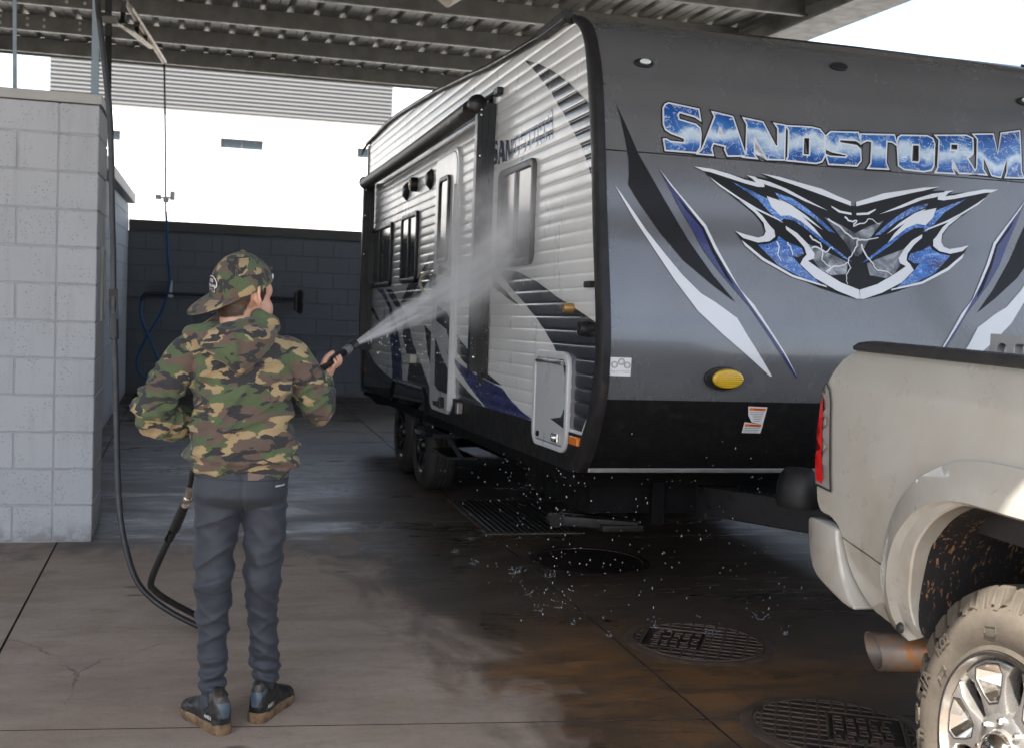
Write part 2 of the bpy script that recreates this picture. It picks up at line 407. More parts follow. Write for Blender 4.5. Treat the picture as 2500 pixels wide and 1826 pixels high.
# ---- canopy
ZP=4.40; PH=.20
can=empty('canopy',(0,8,0)); tag(can,'steel carport style roof of channel purlins and ribbed deck above the bay','canopy')
pyl=[17.30-1.535*i for i in range(12)]
XL,XR=-13.0,5.92
pb=BM(); n_=[(.0,.0),(.0,PH),(.065,PH),(.065,PH-.02)]
sec=[(-.065,.022),(-.065,0),(0,0),(0,PH),(.065,PH),(.065,PH-.022)]
sec2=[(-.061,.022),(-.061,.004),(-.004,.004),(-.004,PH-.002),]
def extr_x(bm,sec,x0,x1,closed=False):
    A=[bm.verts.new((x0,a,b)) for a,b in sec]; B=[bm.verts.new((x1,a,b)) for a,b in sec]
    for k in range(len(sec)-1): bm.faces.new((A[k],A[k+1],B[k+1],B[k]))
    return bm
extr_x(pb,[(-.065,.022),(-.065,0),(.0,0),(.0,PH),(.065,PH),(.065,PH-.022),(.062,PH-.022),(.062,PH-.003),(.003,PH-.003),(.003,.003),(-.062,.003),(-.062,.022),(-.065,.022)],XL,XR)
pme=bpy.data.meshes.new('purlin'); bmesh.ops.recalc_face_normals(pb,faces=pb.faces); pb.to_mesh(pme); pb.free(); pme.materials.append(M['galv'])
hole_light=BM(); lathe(hole_light,[(.0,-.012),(.016,-.012),(.02,-.004),(.02,.0)],10,'y'); bme=bpy.data.meshes.new('hole_light'); hole_light.to_mesh(bme); hole_light.free(); bme.materials.append(simple('hole_light_pale',(.62,.60,.55),.35,.7))  # pale discs stand in for daylight showing through the purlin splice holes
for i,y in enumerate(pyl):
    p=kid(inst('purlin',pme,can,(0,y,ZP)),can)
    if i in (1,2,3):
        for gx in (-2.55,-2.05,-1.45):
            for a in (0,.19):
                for b in (.07,.15):
                    q=inst('hole_light',bme,p,(gx+a,-.002,b))
bm=BM(); pitch=.305; z=ZP+PH+.004; pts=[]; x=XL-.3
while x<6.35:
    for a,b in ((0,0),(.10,0),(.112,.007),(.124,0),(.205,0),(.228,.036),(.268,.036),(.291,0)): pts.append((x+a,z+b))
    x+=pitch
A=[bm.verts.new((a,pyl[-1]-.07,b)) for a,b in pts]; B=[bm.verts.new((a,17.42,b)) for a,b in pts]
for k in range(len(pts)-1): bm.faces.new((A[k],A[k+1],B[k+1],B[k]))
kid(obj('roof_deck',bm,M['deck']),can)
bm=BM(); box(bm,5.92,6.40,pyl[-1]-.3,17.45,4.36,4.386,.003); box(bm,6.13,6.18,pyl[-1]-.3,17.45,4.386,4.70); box(bm,5.95,6.37,pyl[-1]-.3,17.45,4.70,4.725)
kid(obj('edge_beam',bm,M['galv']),can)
bm=BM(); box(bm,6.38,6.42,pyl[-1]-.35,17.5,4.44,4.78); kid(obj('fascia',bm,M['deck']),can)
bm=BM(); box(bm,XL,6.1,17.425,17.45,4.385,4.66,.003); kid(obj('fascia',bm,M['galv']),can)
for (x,y) in ((6.12,16.6),(6.15,1.2),(-4.0,16.8),(-4.0,.9)):
    bm=BM(); box(bm,x-.1,x+.1,y-.1,y+.1,0,4.36 if x>0 else 4.40,.006); box(bm,x-.18,x+.18,y-.18,y+.18,0.0005,.02); kid(obj('post',bm,M['galv']),can)
# canopy lamp, just dipping into the top of the picture
lamp=empty('canopy_lamp',(2.29,11.52,4.41)); tag(lamp,'pale faceted lamp housing hanging under the roof purlins','lamp')
bm=BM(); lathe(bm,[(.0,-.20),(.02,-.20),(.165,-.10),(.20,-.02),(.19,.0),(.0,.0)],6); obj('housing',bm,simple('lamp_housing',(.72,.66,.56),.5),lamp)
bm=BM(); tube(bm,[(0,0,0),(0,0,.18)],.02,8); obj('stem',bm,M['galv'],lamp)
bm=BM(); tube(bm,[(1.5,11.20,4.42),(1.95,11.42,4.40),(2.28,11.52,4.43)],.012,6); o=obj('wire',bm,simple('yellow_wire',(.30,.22,.05),.5)); kid(o,lamp); o.matrix_parent_inverse=Matrix.Translation(-Vector(lamp.location))
# ---- pipes standing on the wall cap
def pipe(label,pts,r,m):
    bm=BM(); tube(bm,pts,r,12); o=obj('pipe',bm,m,smooth=40); tag(o,label,'pipe',None); return o
pipe('thicker blue grey pipe rising from the corner of the white wall cap',[(-.57,7.12,2.45),(-.575,7.12,4.5)],.021,M['steel_grey'])
pipe('thin dark grey pipe at far left rising from the wall cap',[(-.985,7.12,2.45),(-1.02,7.12,4.5)],.011,M['steel_grey'])
# ---- far white building
bd=empty('building',(3,41,0)); tag(bd,'bright white stucco building with ribbed parapet and narrow slot windows beyond the wall','building')
YB2=40.0
bm=BM(); 
# wall with window openings
wx=[(-2.95,-2.41-.0),( .67,2.02)]
wins=[(-3.75,-2.41,5.74,6.05),(.67,2.02,5.74,6.05),(5.1,6.45,5.74,6.05)]
edges_x=[-24]+[v for w_ in wins for v in w_[:2]]+[15]
for k in range(len(edges_x)-1):
    x0,x1=edges_x[k],edges_x[k+1]
    if k%2==0: box(bm,x0,x1,YB2,YB2+.3,0,6.85)
    else:
        box(bm,x0,x1,YB2,YB2+.3,0,5.74); box(bm,x0,x1,YB2,YB2+.3,6.05,6.85)
kid(obj('wall',bm,M['stucco']),bd)
for (x0,x1,z0,z1) in wins:
    bm=BM(); f_=.035
    box(bm,x0,x1,YB2+.1,YB2+.16,z0,z0+f_); box(bm,x0,x1,YB2+.1,YB2+.16,z1-f_,z1); box(bm,x0,x0+f_,YB2+.1,YB2+.16,z0+f_,z1-f_); box(bm,x1-f_,x1,YB2+.1,YB2+.16,z0+f_,z1-f_); xm=(x0+x1)/2; box(bm,xm-.025,xm+.025,YB2+.1,YB2+.16,z0+f_,z1-f_)
    wo=kid(obj('window',bm,M['alum']),bd)
    for a,b in ((x0+f_,xm-.025),(xm+.025,x1-f_)):
        bm=BM(); box(bm,a,b,YB2+.125,YB2+.135,z0+f_,z1-f_); o=obj('pane',bm,M['glass_far'],wo); o.matrix_parent_inverse=wo.matrix_parent_inverse.copy(); o.matrix_parent_inverse=Matrix.Identity(4)
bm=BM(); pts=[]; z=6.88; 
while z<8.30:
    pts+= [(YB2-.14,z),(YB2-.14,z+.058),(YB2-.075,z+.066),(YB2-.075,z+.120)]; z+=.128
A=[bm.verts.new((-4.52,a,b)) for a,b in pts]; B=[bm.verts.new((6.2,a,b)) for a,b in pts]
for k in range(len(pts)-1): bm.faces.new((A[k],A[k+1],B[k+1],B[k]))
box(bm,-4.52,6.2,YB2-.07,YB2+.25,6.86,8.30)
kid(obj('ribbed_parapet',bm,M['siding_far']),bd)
# dark framed sign of the next bay, cut by the left picture edge
bm=BM(); box(bm,-3.4,-2.60,16.9,17.02,3.95,4.42,.01); o=obj('bay_sign',bm,M['dark_sign']); tag(o,'dark sign box hanging under the roof at the left edge','sign')
# ---- hose boom, drop hose, foam brush on the back wall
boom=empty('hose_boom',(-.78,12.0,4.40)); tag(boom,'cream steel truss boom under the roof carrying the foam brush hose','boom')
bm=BM(); tube(bm,[(-.84,12.0,3.06),(-.857,12.0,4.40)],.03,10); kid(obj('mast',bm,M['black_metal'],smooth=40),boom)
bm=BM(); tube(bm,[(-.80,11.6,4.16),(-.70,12.7,4.155),(-.433,15.3,4.10)],.032,8); kid(obj('upper_chord',bm,M['cream_metal'],smooth=40),boom)
bm=BM(); tube(bm,[(-.83,12.0,3.87),(-.70,13.0,3.98),(-.555,14.3,4.08)],.03,8); kid(obj('lower_chord',bm,M['cream_metal'],smooth=40),boom)
for a,b in (((-.75,12.35,3.92),(-.735,12.35,4.14)),((-.66,13.2,4.0),(-.645,13.2,4.14)),((-.60,13.8,4.04),(-.59,13.8,4.12))):
    bm=BM(); tube(bm,[a,b],.022,8); kid(obj('strut',bm,M['black_metal'],smooth=40),boom)
bm=BM(); box(bm,-.93,-.77,11.93,12.07,3.83,3.90,.005); kid(obj('bracket',bm,M['galv']),boom)
dh=empty('drop_hose',(-.37,15.3,2.2)); tag(dh,'thin hose dropping from the boom, black above and blue below, to the brush','hose')
bm=BM(); tube(bm,cr([(-.433,15.3,4.10),(-.407,15.3,3.367),(-.374,15.3,2.276)],8),.0125,8); kid(obj('black_section',bm,M['black_rubber'],smooth=60),dh)
bm=BM(); tube(bm,cr([(-.374,15.3,2.28),(-.364,15.4,2.156),(-.343,15.5,1.78),(-.313,15.55,1.475),(-.313,15.6,1.424),(-.353,15.62,1.216),(-.422,15.63,1.007),(-.555,15.63,.761),(-.659,15.63,.536),(-.691,15.63,.406),(-.654,15.63,.278),(-.554,15.63,.201),(-.45,15.63,.25),(-.418,15.61,.361),(-.451,15.60,.49),(-.534,15.60,.694),(-.617,15.60,.872),(-.66,15.6,1.05),(-.647,15.6,1.179)],7),.016,8); kid(obj('blue_section',bm,M['blue_hose'],smooth=60),dh)
bm=BM(); box(bm,-.41,-.34,15.27,15.33,2.40,2.47,.004); box(bm,-.50,-.43,15.28,15.32,2.43,2.49,.004); box(bm,-.33,-.27,15.28,15.32,2.43,2.54,.004); bar(bm,(-.48,15.3,2.45),(-.29,15.3,2.46),.02,.02); kid(obj('hose_stop',bm,M['white_plastic']),dh)
fb=empty('foam_brush',(.3,15.6,1.27)); tag(fb,'long handled foam brush hung level on the charcoal back wall','brush')
bm=BM(); tube(bm,cr([(-.647,15.6,1.17),(-.635,15.6,1.23),(-.60,15.6,1.262),(-.55,15.6,1.27),(.322,15.6,1.28),(1.271,15.6,1.271)],6),.021,10); kid(obj('handle',bm,simple('brush_handle',(.012,.016,.035),.4),smooth=60),fb)
bm=BM(); box(bm,1.235,1.285,15.54,15.66,1.13,1.36,.01); kid(obj('brush_block',bm,M['black_metal']),fb)
bm=BM()
for k in range(900):
    z=random.uniform(1.10,1.385); y=random.uniform(15.53,15.67); L=random.uniform(.05,.085)
    a=Vector((1.28,y,z)); b=a+Vector((L,random.uniform(-.015,.015),random.uniform(-.03,.02))); s=Vector((0,.002,.002))
    bm.faces.new([bm.verts.new(a+s),bm.verts.new(a-s),bm.verts.new(b)])
o=kid(obj('bristles',bm,simple('bristle',(.02,.017,.015),.7)),fb); o['kind']='stuff'
bm=BM(); box(bm,-.315,-.285,15.62,15.74,1.25,1.45,.006); box(bm,-.33,-.27,15.58,15.64,1.235,1.275,.006); o=kid(obj('wall_hook',bm,M['white_plastic']),fb)
# ---- pressure hose: hangs from above, sweeps over the floor behind the boy and rises to the gun
ph=empty('pressure_hose',(-.2,5.3,0)); tag(ph,'black pressure hose hanging beside the white wall and looping over the floor to the boy','hose')
pa=[(-.50,5.80,3.30),(-.459,5.75,2.75),(-.442,5.72,2.601),(-.413,5.70,2.383),(-.387,5.68,2.165),(-.369,5.65,1.763),(-.358,5.62,1.543),(-.35,5.60,1.287),(-.336,5.56,1.07),(-.319,5.50,.71),(-.303,5.45,.481),(-.275,5.40,.326),(-.222,5.32,.181),(-.15,5.25,.107),(-.063,5.20,.055),(.037,5.12,.022),(.085,5.06,.018),(.092,5.02,.045),(.038,5.0,.094),(-.044,4.90,.169),(-.098,4.80,.231),(-.128,4.71,.283),(-.138,4.66,.317),(-.126,4.62,.374),(-.09,4.56,.474),(-.054,4.50,.563),(-.04,4.465,.605)]
bm=BM(); tube(bm,cr(pa,8),.0132,12); kid(obj('hose',bm,M['black_rubber'],smooth=60),ph)
bm=BM(); tube(bm,[(-.3552,5.61,1.42),(-.350,5.60,1.287),(-.345,5.585,1.20)],.02,12); kid(obj('sleeve',bm,M['black_rubber'],smooth=40),ph)
bm=BM(); tube(bm,[(-.075,4.535,.515),(-.054,4.50,.563),(-.033,4.45,.626),(-.020,4.42,.664)],[.017,.019,.019,.017],12); kid(obj('grip',bm,M['black_rubber'],smooth=40),ph)
brass=simple('fitting_steel',(.55,.50,.43),.28,.9,var=.15,scale=20)
bm=BM(); tube(bm,[(-.020,4.42,.664),(-.012,4.40,.685),(-.0085,4.385,.70),(-.008,4.383,.702),(-.004,4.37,.722),(-.001,4.35,.749)],[.0145,.0155,.0155,.012,.0145,.0125],8); kid(obj('coupling',bm,brass),ph)
bm=BM(); tube(bm,cr([(-.001,4.35,.749),(.006,4.32,.805),(.02,4.30,.88),(.05,4.30,.95),(.09,4.31,1.0)],6),.010,10); kid(obj('whip',bm,M['black_rubber'],smooth=60),ph)
bm=BM(); tube(bm,[(-.50,5.80,3.30),(-.55,5.9,4.42)],.0132,10); kid(obj('hose',bm,M['black_rubber'],smooth=60),ph)
# ---- iron in the floor
irond=simple('cast_iron_recess',(.026,.019,.016),.5,.2,var=.35,scale=9,bump=.35,bscale=120)
iron=simple('cast_iron',(.105,.078,.062),.50,.25,var=.35,scale=9,bump=.35,bscale=120,dirt=.5,dirtc=(.075,.04,.02),coords='Object')
def lid(x,y,r,label,rot,grid=True):
    t=empty('manhole_cover',(x,y,0),(0,0,rot)); tag(t,label,'manhole cover','round iron covers in the bay floor')
    bm=BM(); lathe(bm,[(r*.9,.0015),(r*.9,.006),(r,.006),(r+.012,.0012)],64); obj('rim',bm,iron if grid else irond,t,smooth=30)
    bm=BM(); lathe(bm,[(0,.0035),(r*.885,.0035),(r*.89,.001)],64); obj('plate',bm,irond,t)
    if not grid: return t
    bm=BM(); s=.05; n=int(r/s)+1; px0,px1,py0,py1=-.02,.24,-.14,.15
    for k in range(-n,n+1):
        for ax in (0,1):
            c=k*s
            if abs(c)>r*.84: continue
            h=math.sqrt((r*.87)**2-c*c)
            segs=[(-h,h)]
            lo,hi=(px0,px1) if ax==0 else (py0,py1); q0,q1=(py0,py1) if ax==0 else (px0,px1)
            if lo<c<hi: segs=[(-h,q0),(q1,h)]
            for a,b in segs:
                if b-a<.02: continue
                if ax==0: box(bm,c-.004,c+.004,a,b,.0036,.0085)
                else: box(bm,a,b,c-.004,c+.004,.0037,.0082)
    lathe(bm,[(r*.86,.0036),(r*.86,.0085),(r*.885,.0085),(r*.885,.0036)],64)
    for a in ((px0,px1,py0-.004,py0+.004),(px0,px1,py1-.004,py1+.004),(px0-.004,px0+.004,py0,py1),(px1-.004,px1+.004,py0,py1)): box(bm,a[0],a[1],a[2],a[3],.0036,.0088)
    obj('grid',bm,iron,t)
    bm=BM()
    for rr_,(yy,hh) in enumerate(((.095,.04),(.03,.045),(-.04,.045),(-.105,.04))):
        x_=px0+.02
        while x_<px1-.05:
            wd=random.choice((.03,.034,.026))
            box(bm,x_,x_+.006,yy-hh/2,yy+hh/2,.0036,.0078); kx=random.randint(0,3)
            if kx!=1: box(bm,x_+.006,x_+wd,yy+hh/2-.006,yy+hh/2,.0036,.0078)
            if kx!=2: box(bm,x_+.006,x_+wd,yy-hh/2,yy-hh/2+.006,.0036,.0078)
            if kx in (0,3): box(bm,x_+wd-.006,x_+wd,yy-hh/2+.006,yy+hh/2-.006,.0036,.0078)
            if kx==1: box(bm,x_+.006,x_+wd,yy-.003,yy+.003,.0036,.0078)
            x_+=wd+.012
    obj('lettering',bm,iron,t)
lid(2.215,3.66,.315,'nearest round iron cover with raised grid, beside the truck tyre',R(-28))
lid(2.155,4.69,.315,'dark wet round iron cover between the boy and the truck bumper',R(150))
lid(2.18,6.25,.33,'farthest round iron cover, wet and nearly black under the trailer nose',R(40),False)
gr=empty('drain_grate',(2.06,7.56,0)); tag(gr,'rectangular slotted steel drain grate in the floor by the trailer wheel','drain')
bm=BM(); x0,x1,y0,y1=1.79,2.34,7.0,8.13
for a in ((x0-.03,x0,y0-.03,y1+.03),(x1,x1+.03,y0-.03,y1+.03),(x0,x1,y0-.03,y0),(x0,x1,y1,y1+.03)): box(bm,*a,.001,.008)
kid(obj('frame',bm,iron),gr)
bm=BM(); box(bm,x0,x1,y0,y1,.0008,.0022); kid(obj('pit_shade',bm,simple('drain_pit_shade',(.004,.004,.004),.6)),gr)  # flat near-black sheet, colour standing in for the shade of the open drain
bm=BM(); box(bm,-.011,.011,y0-7.56,y1-7.56,0,.009,.002,1); me=bpy.data.meshes.new('bar'); bm.to_mesh(me); bm.free(); me.materials.append(simple('grate_steel',(.07,.065,.062),.4,.5,var=.3,scale=12))
k=x0+.022
while k<x1-.01: kid(inst('grate_bar',me,gr,(k,7.56,.0025)),gr); k+=.0395
# ---------------------------------------------------------------- measured outlines (metres, local frames)
em = {}
em['SIL'] = [[1.2, 1.942], [1.113, 1.976], [0.983, 2.011], [0.854, 2.041], [0.758, 2.058], [0.796, 2.037], [0.74, 2.043], [0.682, 2.046], [0.7, 2.029], [0.627, 2.042], [0.557, 2.057], [0.433, 2.067], [0.481, 2.05], [0.504, 2.027], [0.555, 1.989], [0.609, 1.95], [0.67, 1.909], [0.718, 1.873], [0.751, 1.836], [0.763, 1.798], [0.747, 1.774], [0.712, 1.769], [0.618, 1.792], [0.647, 1.753], [0.707, 1.708], [0.816, 1.643], [0.927, 1.593], [1.026, 1.559], [1.126, 1.534], [1.198, 1.519], [1.214, 1.52]]
em['TOPW'] = [[0.757, 2.059], [0.84, 2.05], [0.955, 2.028], [1.056, 2.009], [1.135, 1.981], [1.201, 1.96], [1.201, 1.94], [1.119, 1.963], [1.018, 1.991], [0.911, 2.019], [0.832, 2.038]]
em['ULW'] = [[0.433, 2.067], [0.516, 2.062], [0.606, 2.044], [0.675, 2.025], [0.728, 2.016], [0.711, 2.032], [0.682, 2.046], [0.725, 2.041], [0.767, 2.016], [0.77, 1.998], [0.738, 1.996], [0.675, 2.008], [0.598, 2.026], [0.508, 2.047], [0.474, 2.051]]
em['LINE2'] = [[0.729, 2.036], [0.796, 2.024], [0.881, 1.997], [0.98, 1.954], [1.083, 1.911], [0.965, 1.948], [0.852, 1.992], [0.774, 2.01]]
em['LINE3'] = [[0.502, 2.028], [0.555, 1.995], [0.651, 1.94], [0.733, 1.9], [0.831, 1.86], [0.859, 1.842], [0.817, 1.859], [0.719, 1.896], [0.636, 1.939], [0.548, 1.99]]
em['CURL'] = [[0.643, 1.933], [0.718, 1.88], [0.758, 1.837], [0.766, 1.798], [0.754, 1.778], [0.726, 1.769], [0.67, 1.779], [0.618, 1.792], [0.655, 1.763], [0.724, 1.747], [0.781, 1.756], [0.811, 1.778], [0.808, 1.807], [0.786, 1.828], [0.753, 1.869], [0.719, 1.896]]
em['RIM'] = [[0.865, 1.83], [0.92, 1.8], [0.967, 1.757], [1, 1.713], [0.995, 1.69], [0.965, 1.678], [1.031, 1.637], [1.122, 1.589], [1.213, 1.56], [1.214, 1.52], [1.198, 1.519], [1.098, 1.552], [0.993, 1.603], [0.925, 1.661], [0.941, 1.687], [0.96, 1.705], [0.951, 1.737], [0.911, 1.78], [0.867, 1.814]]
em['OUTL'] = [[0.647, 1.754], [0.748, 1.68], [0.886, 1.612], [1.048, 1.571], [1.052, 1.564], [0.885, 1.601], [0.74, 1.67], [0.66, 1.731]]
em['BLUE1'] = [[0.724, 1.738], [0.781, 1.746], [0.817, 1.762], [0.829, 1.782], [0.867, 1.758], [0.937, 1.736], [0.949, 1.711], [0.919, 1.693], [0.891, 1.695], [0.931, 1.651], [1.02, 1.578], [0.921, 1.606], [0.817, 1.651]]
em['BLUE2'] = [[0.611, 2.012], [0.708, 1.976], [0.778, 1.948], [0.849, 1.933], [0.94, 1.873], [1.015, 1.805], [1.111, 1.738], [1.191, 1.682], [1.145, 1.702], [1.041, 1.768], [0.958, 1.828], [0.903, 1.858], [0.856, 1.862], [0.844, 1.842], [0.79, 1.887], [0.735, 1.942], [0.659, 1.985]]
em['WHITE2'] = [[0.779, 1.958], [0.849, 1.941], [0.926, 1.9], [1.009, 1.828], [1.049, 1.781], [0.946, 1.854], [0.889, 1.878], [0.843, 1.874], [0.801, 1.911]]
em['BLUE3'] = [[0.822, 1.977], [0.908, 1.956], [0.978, 1.915], [1.048, 1.866], [1.114, 1.811], [1.081, 1.819], [0.998, 1.88], [0.92, 1.921], [0.836, 1.957]]
em['WHITE3'] = [[0.835, 1.952], [0.899, 1.926], [0.976, 1.879], [1.052, 1.821], [0.979, 1.862], [0.905, 1.904]]
em['GLOW'] = [[1.064, 1.881], [1.143, 1.852], [1.214, 1.816], [1.232, 1.751], [1.222, 1.711], [1.191, 1.723], [1.158, 1.774], [1.105, 1.837]]
em['GLOW2'] = [[0.967, 1.757], [1.031, 1.734], [1.094, 1.711], [1.166, 1.682], [1.155, 1.629], [1.073, 1.619], [1.024, 1.643], [0.991, 1.687]]
em['SMILE'] = [[1.099, 1.935], [1.146, 1.915], [1.201, 1.909], [1.202, 1.899], [1.138, 1.906], [1.103, 1.928]]
em['BOLTS'] = [[[1.078, 1.875], [1.113, 1.854], [1.135, 1.845], [1.162, 1.817], [1.176, 1.808], [1.201, 1.793], [1.226, 1.791], [1.217, 1.764], [1.204, 1.743], [1.19, 1.716], [1.167, 1.695], [1.168, 1.669], [1.175, 1.656], [1.154, 1.623], [1.153, 1.587]], [[0.984, 1.791], [1.005, 1.772], [1.033, 1.761], [1.038, 1.735], [1.043, 1.709], [1.035, 1.689], [1.055, 1.67], [1.076, 1.652], [1.059, 1.625]], [[0.988, 1.739], [1.024, 1.74], [1.052, 1.722], [1.082, 1.744], [1.1, 1.738]], [[1.167, 1.887], [1.195, 1.868], [1.226, 1.877], [1.205, 1.849], [1.262, 1.866], [1.293, 1.887], [1.345, 1.864]], [[0.817, 1.756], [0.826, 1.73], [0.817, 1.704], [0.829, 1.669]], [[0.867, 1.758], [0.886, 1.727], [0.891, 1.701]], [[1.053, 1.638], [1.098, 1.659], [1.135, 1.664], [1.169, 1.682]], [[1.239, 1.765], [1.257, 1.72], [1.285, 1.695], [1.312, 1.656], [1.356, 1.652], [1.393, 1.634]], [[1.226, 1.791], [1.263, 1.786], [1.332, 1.8]]]
sd = {}
sd['UP'] = [[1.299, 2.737], [1.037, 2.667], [0.774, 2.577], [0.53, 2.476], [0.32, 2.375], [0.21, 2.317], [0.172, 2.135], [0.141, 1.974], [0.186, 2.02], [0.24, 2.082], [0.319, 2.155], [0.416, 2.221], [0.508, 2.289], [0.603, 2.352], [0.719, 2.421], [0.8, 2.48], [0.944, 2.558], [1.095, 2.64]]
sd['LOW'] = [[1.614, 1.648], [1.303, 1.634], [0.934, 1.571], [0.6, 1.49], [0.303, 1.431], [0.009, 1.365], [0.004, 1.182], [0.067, 1.014], [0.174, 0.892], [0.437, 0.894], [0.675, 0.909], [0.51, 0.929], [0.368, 0.97], [0.355, 1.041], [0.409, 1.129], [0.519, 1.195], [0.595, 1.247], [0.75, 1.321], [0.911, 1.387], [1.167, 1.474], [1.381, 1.542], [1.611, 1.623]]
sd['THIN'] = [[1.97, 1.643], [1.739, 1.601], [1.47, 1.519], [1.197, 1.441], [1.467, 1.494], [1.767, 1.558], [1.945, 1.589]]
sd['BLUE'] = [[2.731, 1.133], [2.551, 1.097], [2.315, 1.068], [1.943, 1.034], [1.502, 1.003], [1.345, 0.953], [1.126, 0.911], [0.918, 0.88], [1.484, 0.869], [1.878, 0.877], [2.203, 0.953], [2.438, 1.016], [2.652, 1.077]]
sd['SPIKE'] = [[1.98, 1.091], [1.517, 1.017], [1.689, 1.02], [1.988, 1.043]]
sd['DG1'] = [[2.646, 1.275], [2.502, 1.231], [2.282, 1.175], [2.269, 1.085], [2.452, 1.116], [2.63, 1.165]]
sd['DG2'] = [[2.642, 1.01], [2.43, 0.963], [2.199, 0.92], [1.907, 0.877], [2.621, 0.871]]
sd['RDARK'] = [[6.732, 1.062], [6.269, 1.075], [6.082, 1.019], [5.817, 0.962], [5.255, 0.896], [4.961, 0.876], [4.273, 0.892], [4.277, 0.921], [4.232, 1.015], [4.551, 1.238], [4.452, 1.403], [4.927, 1.476], [5.425, 1.626], [5.092, 1.613], [4.727, 1.498], [4.32, 1.357], [4.112, 1.189], [3.746, 1.035], [3.405, 0.877], [3.303, 0.868], [3.39, 0.779], [6.653, 0.669]]
sd['RBLUE'] = [[5.903, 1.636], [5.528, 1.557], [5.207, 1.452], [5.081, 1.352], [5.131, 1.227], [4.991, 1.045], [4.947, 0.877], [4.479, 0.887], [4.583, 1.119], [4.792, 1.294], [5.103, 1.477], [5.54, 1.622]]
sd['RDK3'] = [[3.685, 1.328], [3.391, 1.268], [3.344, 0.969], [3.548, 1.128]]
sd['RDK4'] = [[6.26, 1.484], [5.95, 1.442], [5.686, 1.349], [5.808, 1.348], [6.164, 1.442]]
sd['REMB'] = [[3.606, 1.828], [3.33, 1.83], [3.292, 1.68], [3.527, 1.656], [3.78, 1.587], [3.934, 1.513], [4.661, 1.498], [4.367, 1.634], [4.071, 1.649], [3.805, 1.74]]
sd['REMB2'] = [[3.547, 1.783], [3.445, 1.779], [3.688, 1.682], [4.054, 1.548], [4.229, 1.539], [3.848, 1.665]]
sd['SILV'] = [[3.061, 1.772], [2.722, 1.71], [2.711, 1.633], [3.307, 1.681], [3.318, 1.753]]
dr = {}
dr['TOP'] = [[3.162, 1.74], [2.602, 1.69], [2.594, 1.633], [3.166, 1.675]]
dr['MID'] = [[3.19, 1.362], [2.856, 1.306], [2.602, 1.205], [2.646, 1.356], [2.873, 1.422], [3.158, 1.463]]
dr['LOWD'] = [[3.202, 1.25], [3.014, 1.145], [2.618, 1.025], [2.619, 0.887], [3.07, 0.897], [3.171, 0.926]]
dr['BLUE'] = [[2.881, 1.193], [2.599, 1.125], [2.595, 1.098], [2.631, 1.104]]
ht = {}
ht['A'] = [[0.427, 1.193], [0.326, 1.191], [0.281, 1.179], [0.277, 1.051], [0.325, 1.126]]
ht['B'] = [[0.581, 0.917], [0.419, 0.937], [0.279, 0.977], [0.28, 0.89]]
fr = {}
fr['SEAM'] = [[0.005, 2.112], [0.344, 2.115], [0.848, 2.117]]
fr['SEAM2'] = [[0.007, 1.058], [0.501, 1.048], [1.031, 1.045]]
fr['STK'] = [[0.023, 1.23], [0.119, 1.229], [0.118, 1.152], [0.021, 1.153]]
fr['LAMP'] = [[0.473, 1.153], [0.626, 1.156], [0.547, 1.195], [0.557, 1.113]]
fr['MARK'] = [[0.177, 2.515], [0.27, 2.521], [0.226, 2.533], [0.221, 2.497]]
fr['W1'] = [[0.683, 1.034], [0.775, 1.032], [0.774, 0.953], [0.716, 0.964], [0.692, 0.995]]
fr['W2'] = [[0.683, 0.964], [0.775, 0.953], [0.774, 0.914], [0.683, 0.915]]
fr['TRIMB'] = [[0.027, 0.734], [0.485, 0.738], [0.958, 0.732]]
fr['TIP'] = [[1.214, 1.52], [1.2, 1.948]]
fr['REDGE'] = [[2.43, 2.795]]
q = {}
q['WIN1'] = [[1.652, 2.197], [0.999, 2.182], [1.027, 1.671], [1.681, 1.659]]
q['WIN1MID'] = [[1.348, 2.175], [1.33, 1.8]]
q['WIN2'] = [[4.66, 2.174], [4.015, 2.182], [4.041, 1.646], [4.668, 1.65]]
q['WIN3'] = [[6.218, 2.178], [5.121, 2.179], [5.133, 1.641], [6.186, 1.648]]
q['DOOR'] = [[3.27, 2.482], [2.699, 2.489], [2.666, 0.762], [3.361, 0.754]]
q['DWIN'] = [[3.181, 2.321], [2.866, 2.316], [2.886, 1.741], [3.176, 1.767]]
q['HATCH'] = [[0.871, 1.232], [0.34, 1.237], [0.324, 0.782], [0.882, 0.769]]
q['ORANGE'] = [[0.276, 0.867], [0.165, 0.87], [0.167, 0.829], [0.28, 0.828]]
q['INLET'] = [[0.158, 1.343], [0.108, 1.344]]
q['VALVE'] = [[0.357, 1.435], [0.303, 1.434]]
q['BRKT'] = [[0.151, 1.549], [0.072, 1.547], [0.069, 1.524], [0.138, 1.526]]
q['SPK1'] = [[4.534, 2.444], [4.509, 2.296], [4.618, 2.383], [4.446, 2.366]]
q['SPK2'] = [[3.639, 2.434], [3.618, 2.3], [3.703, 2.378], [3.546, 2.361]]
q['LAMP'] = [[4.193, 2.391], [4.046, 2.376], [4.188, 2.363]]
q['OUTLET'] = [[4.127, 1.104], [3.915, 1.114], [3.902, 1.04], [4.117, 1.042]]
q['LOCK'] = [[3.274, 1.629]]
q['HANDLE'] = [[3.433, 1.7], [3.524, 1.635], [3.473, 1.571], [3.383, 1.538]]
q['TUBEF'] = [[2.349, 2.683]]
q['TUBER'] = [[6.797, 2.673]]
q['ARMF'] = [[2.284, 2.658], [1.855, 2.596], [1.853, 1.084], [2.246, 1.066]]
q['ARMR'] = [[6.965, 2.643], [6.342, 2.58], [6.369, 1.069], [6.755, 1.057]]
q['TOPBR'] = [[1.97, 2.697], [1.682, 2.663], [1.678, 2.628], [1.969, 2.685]]
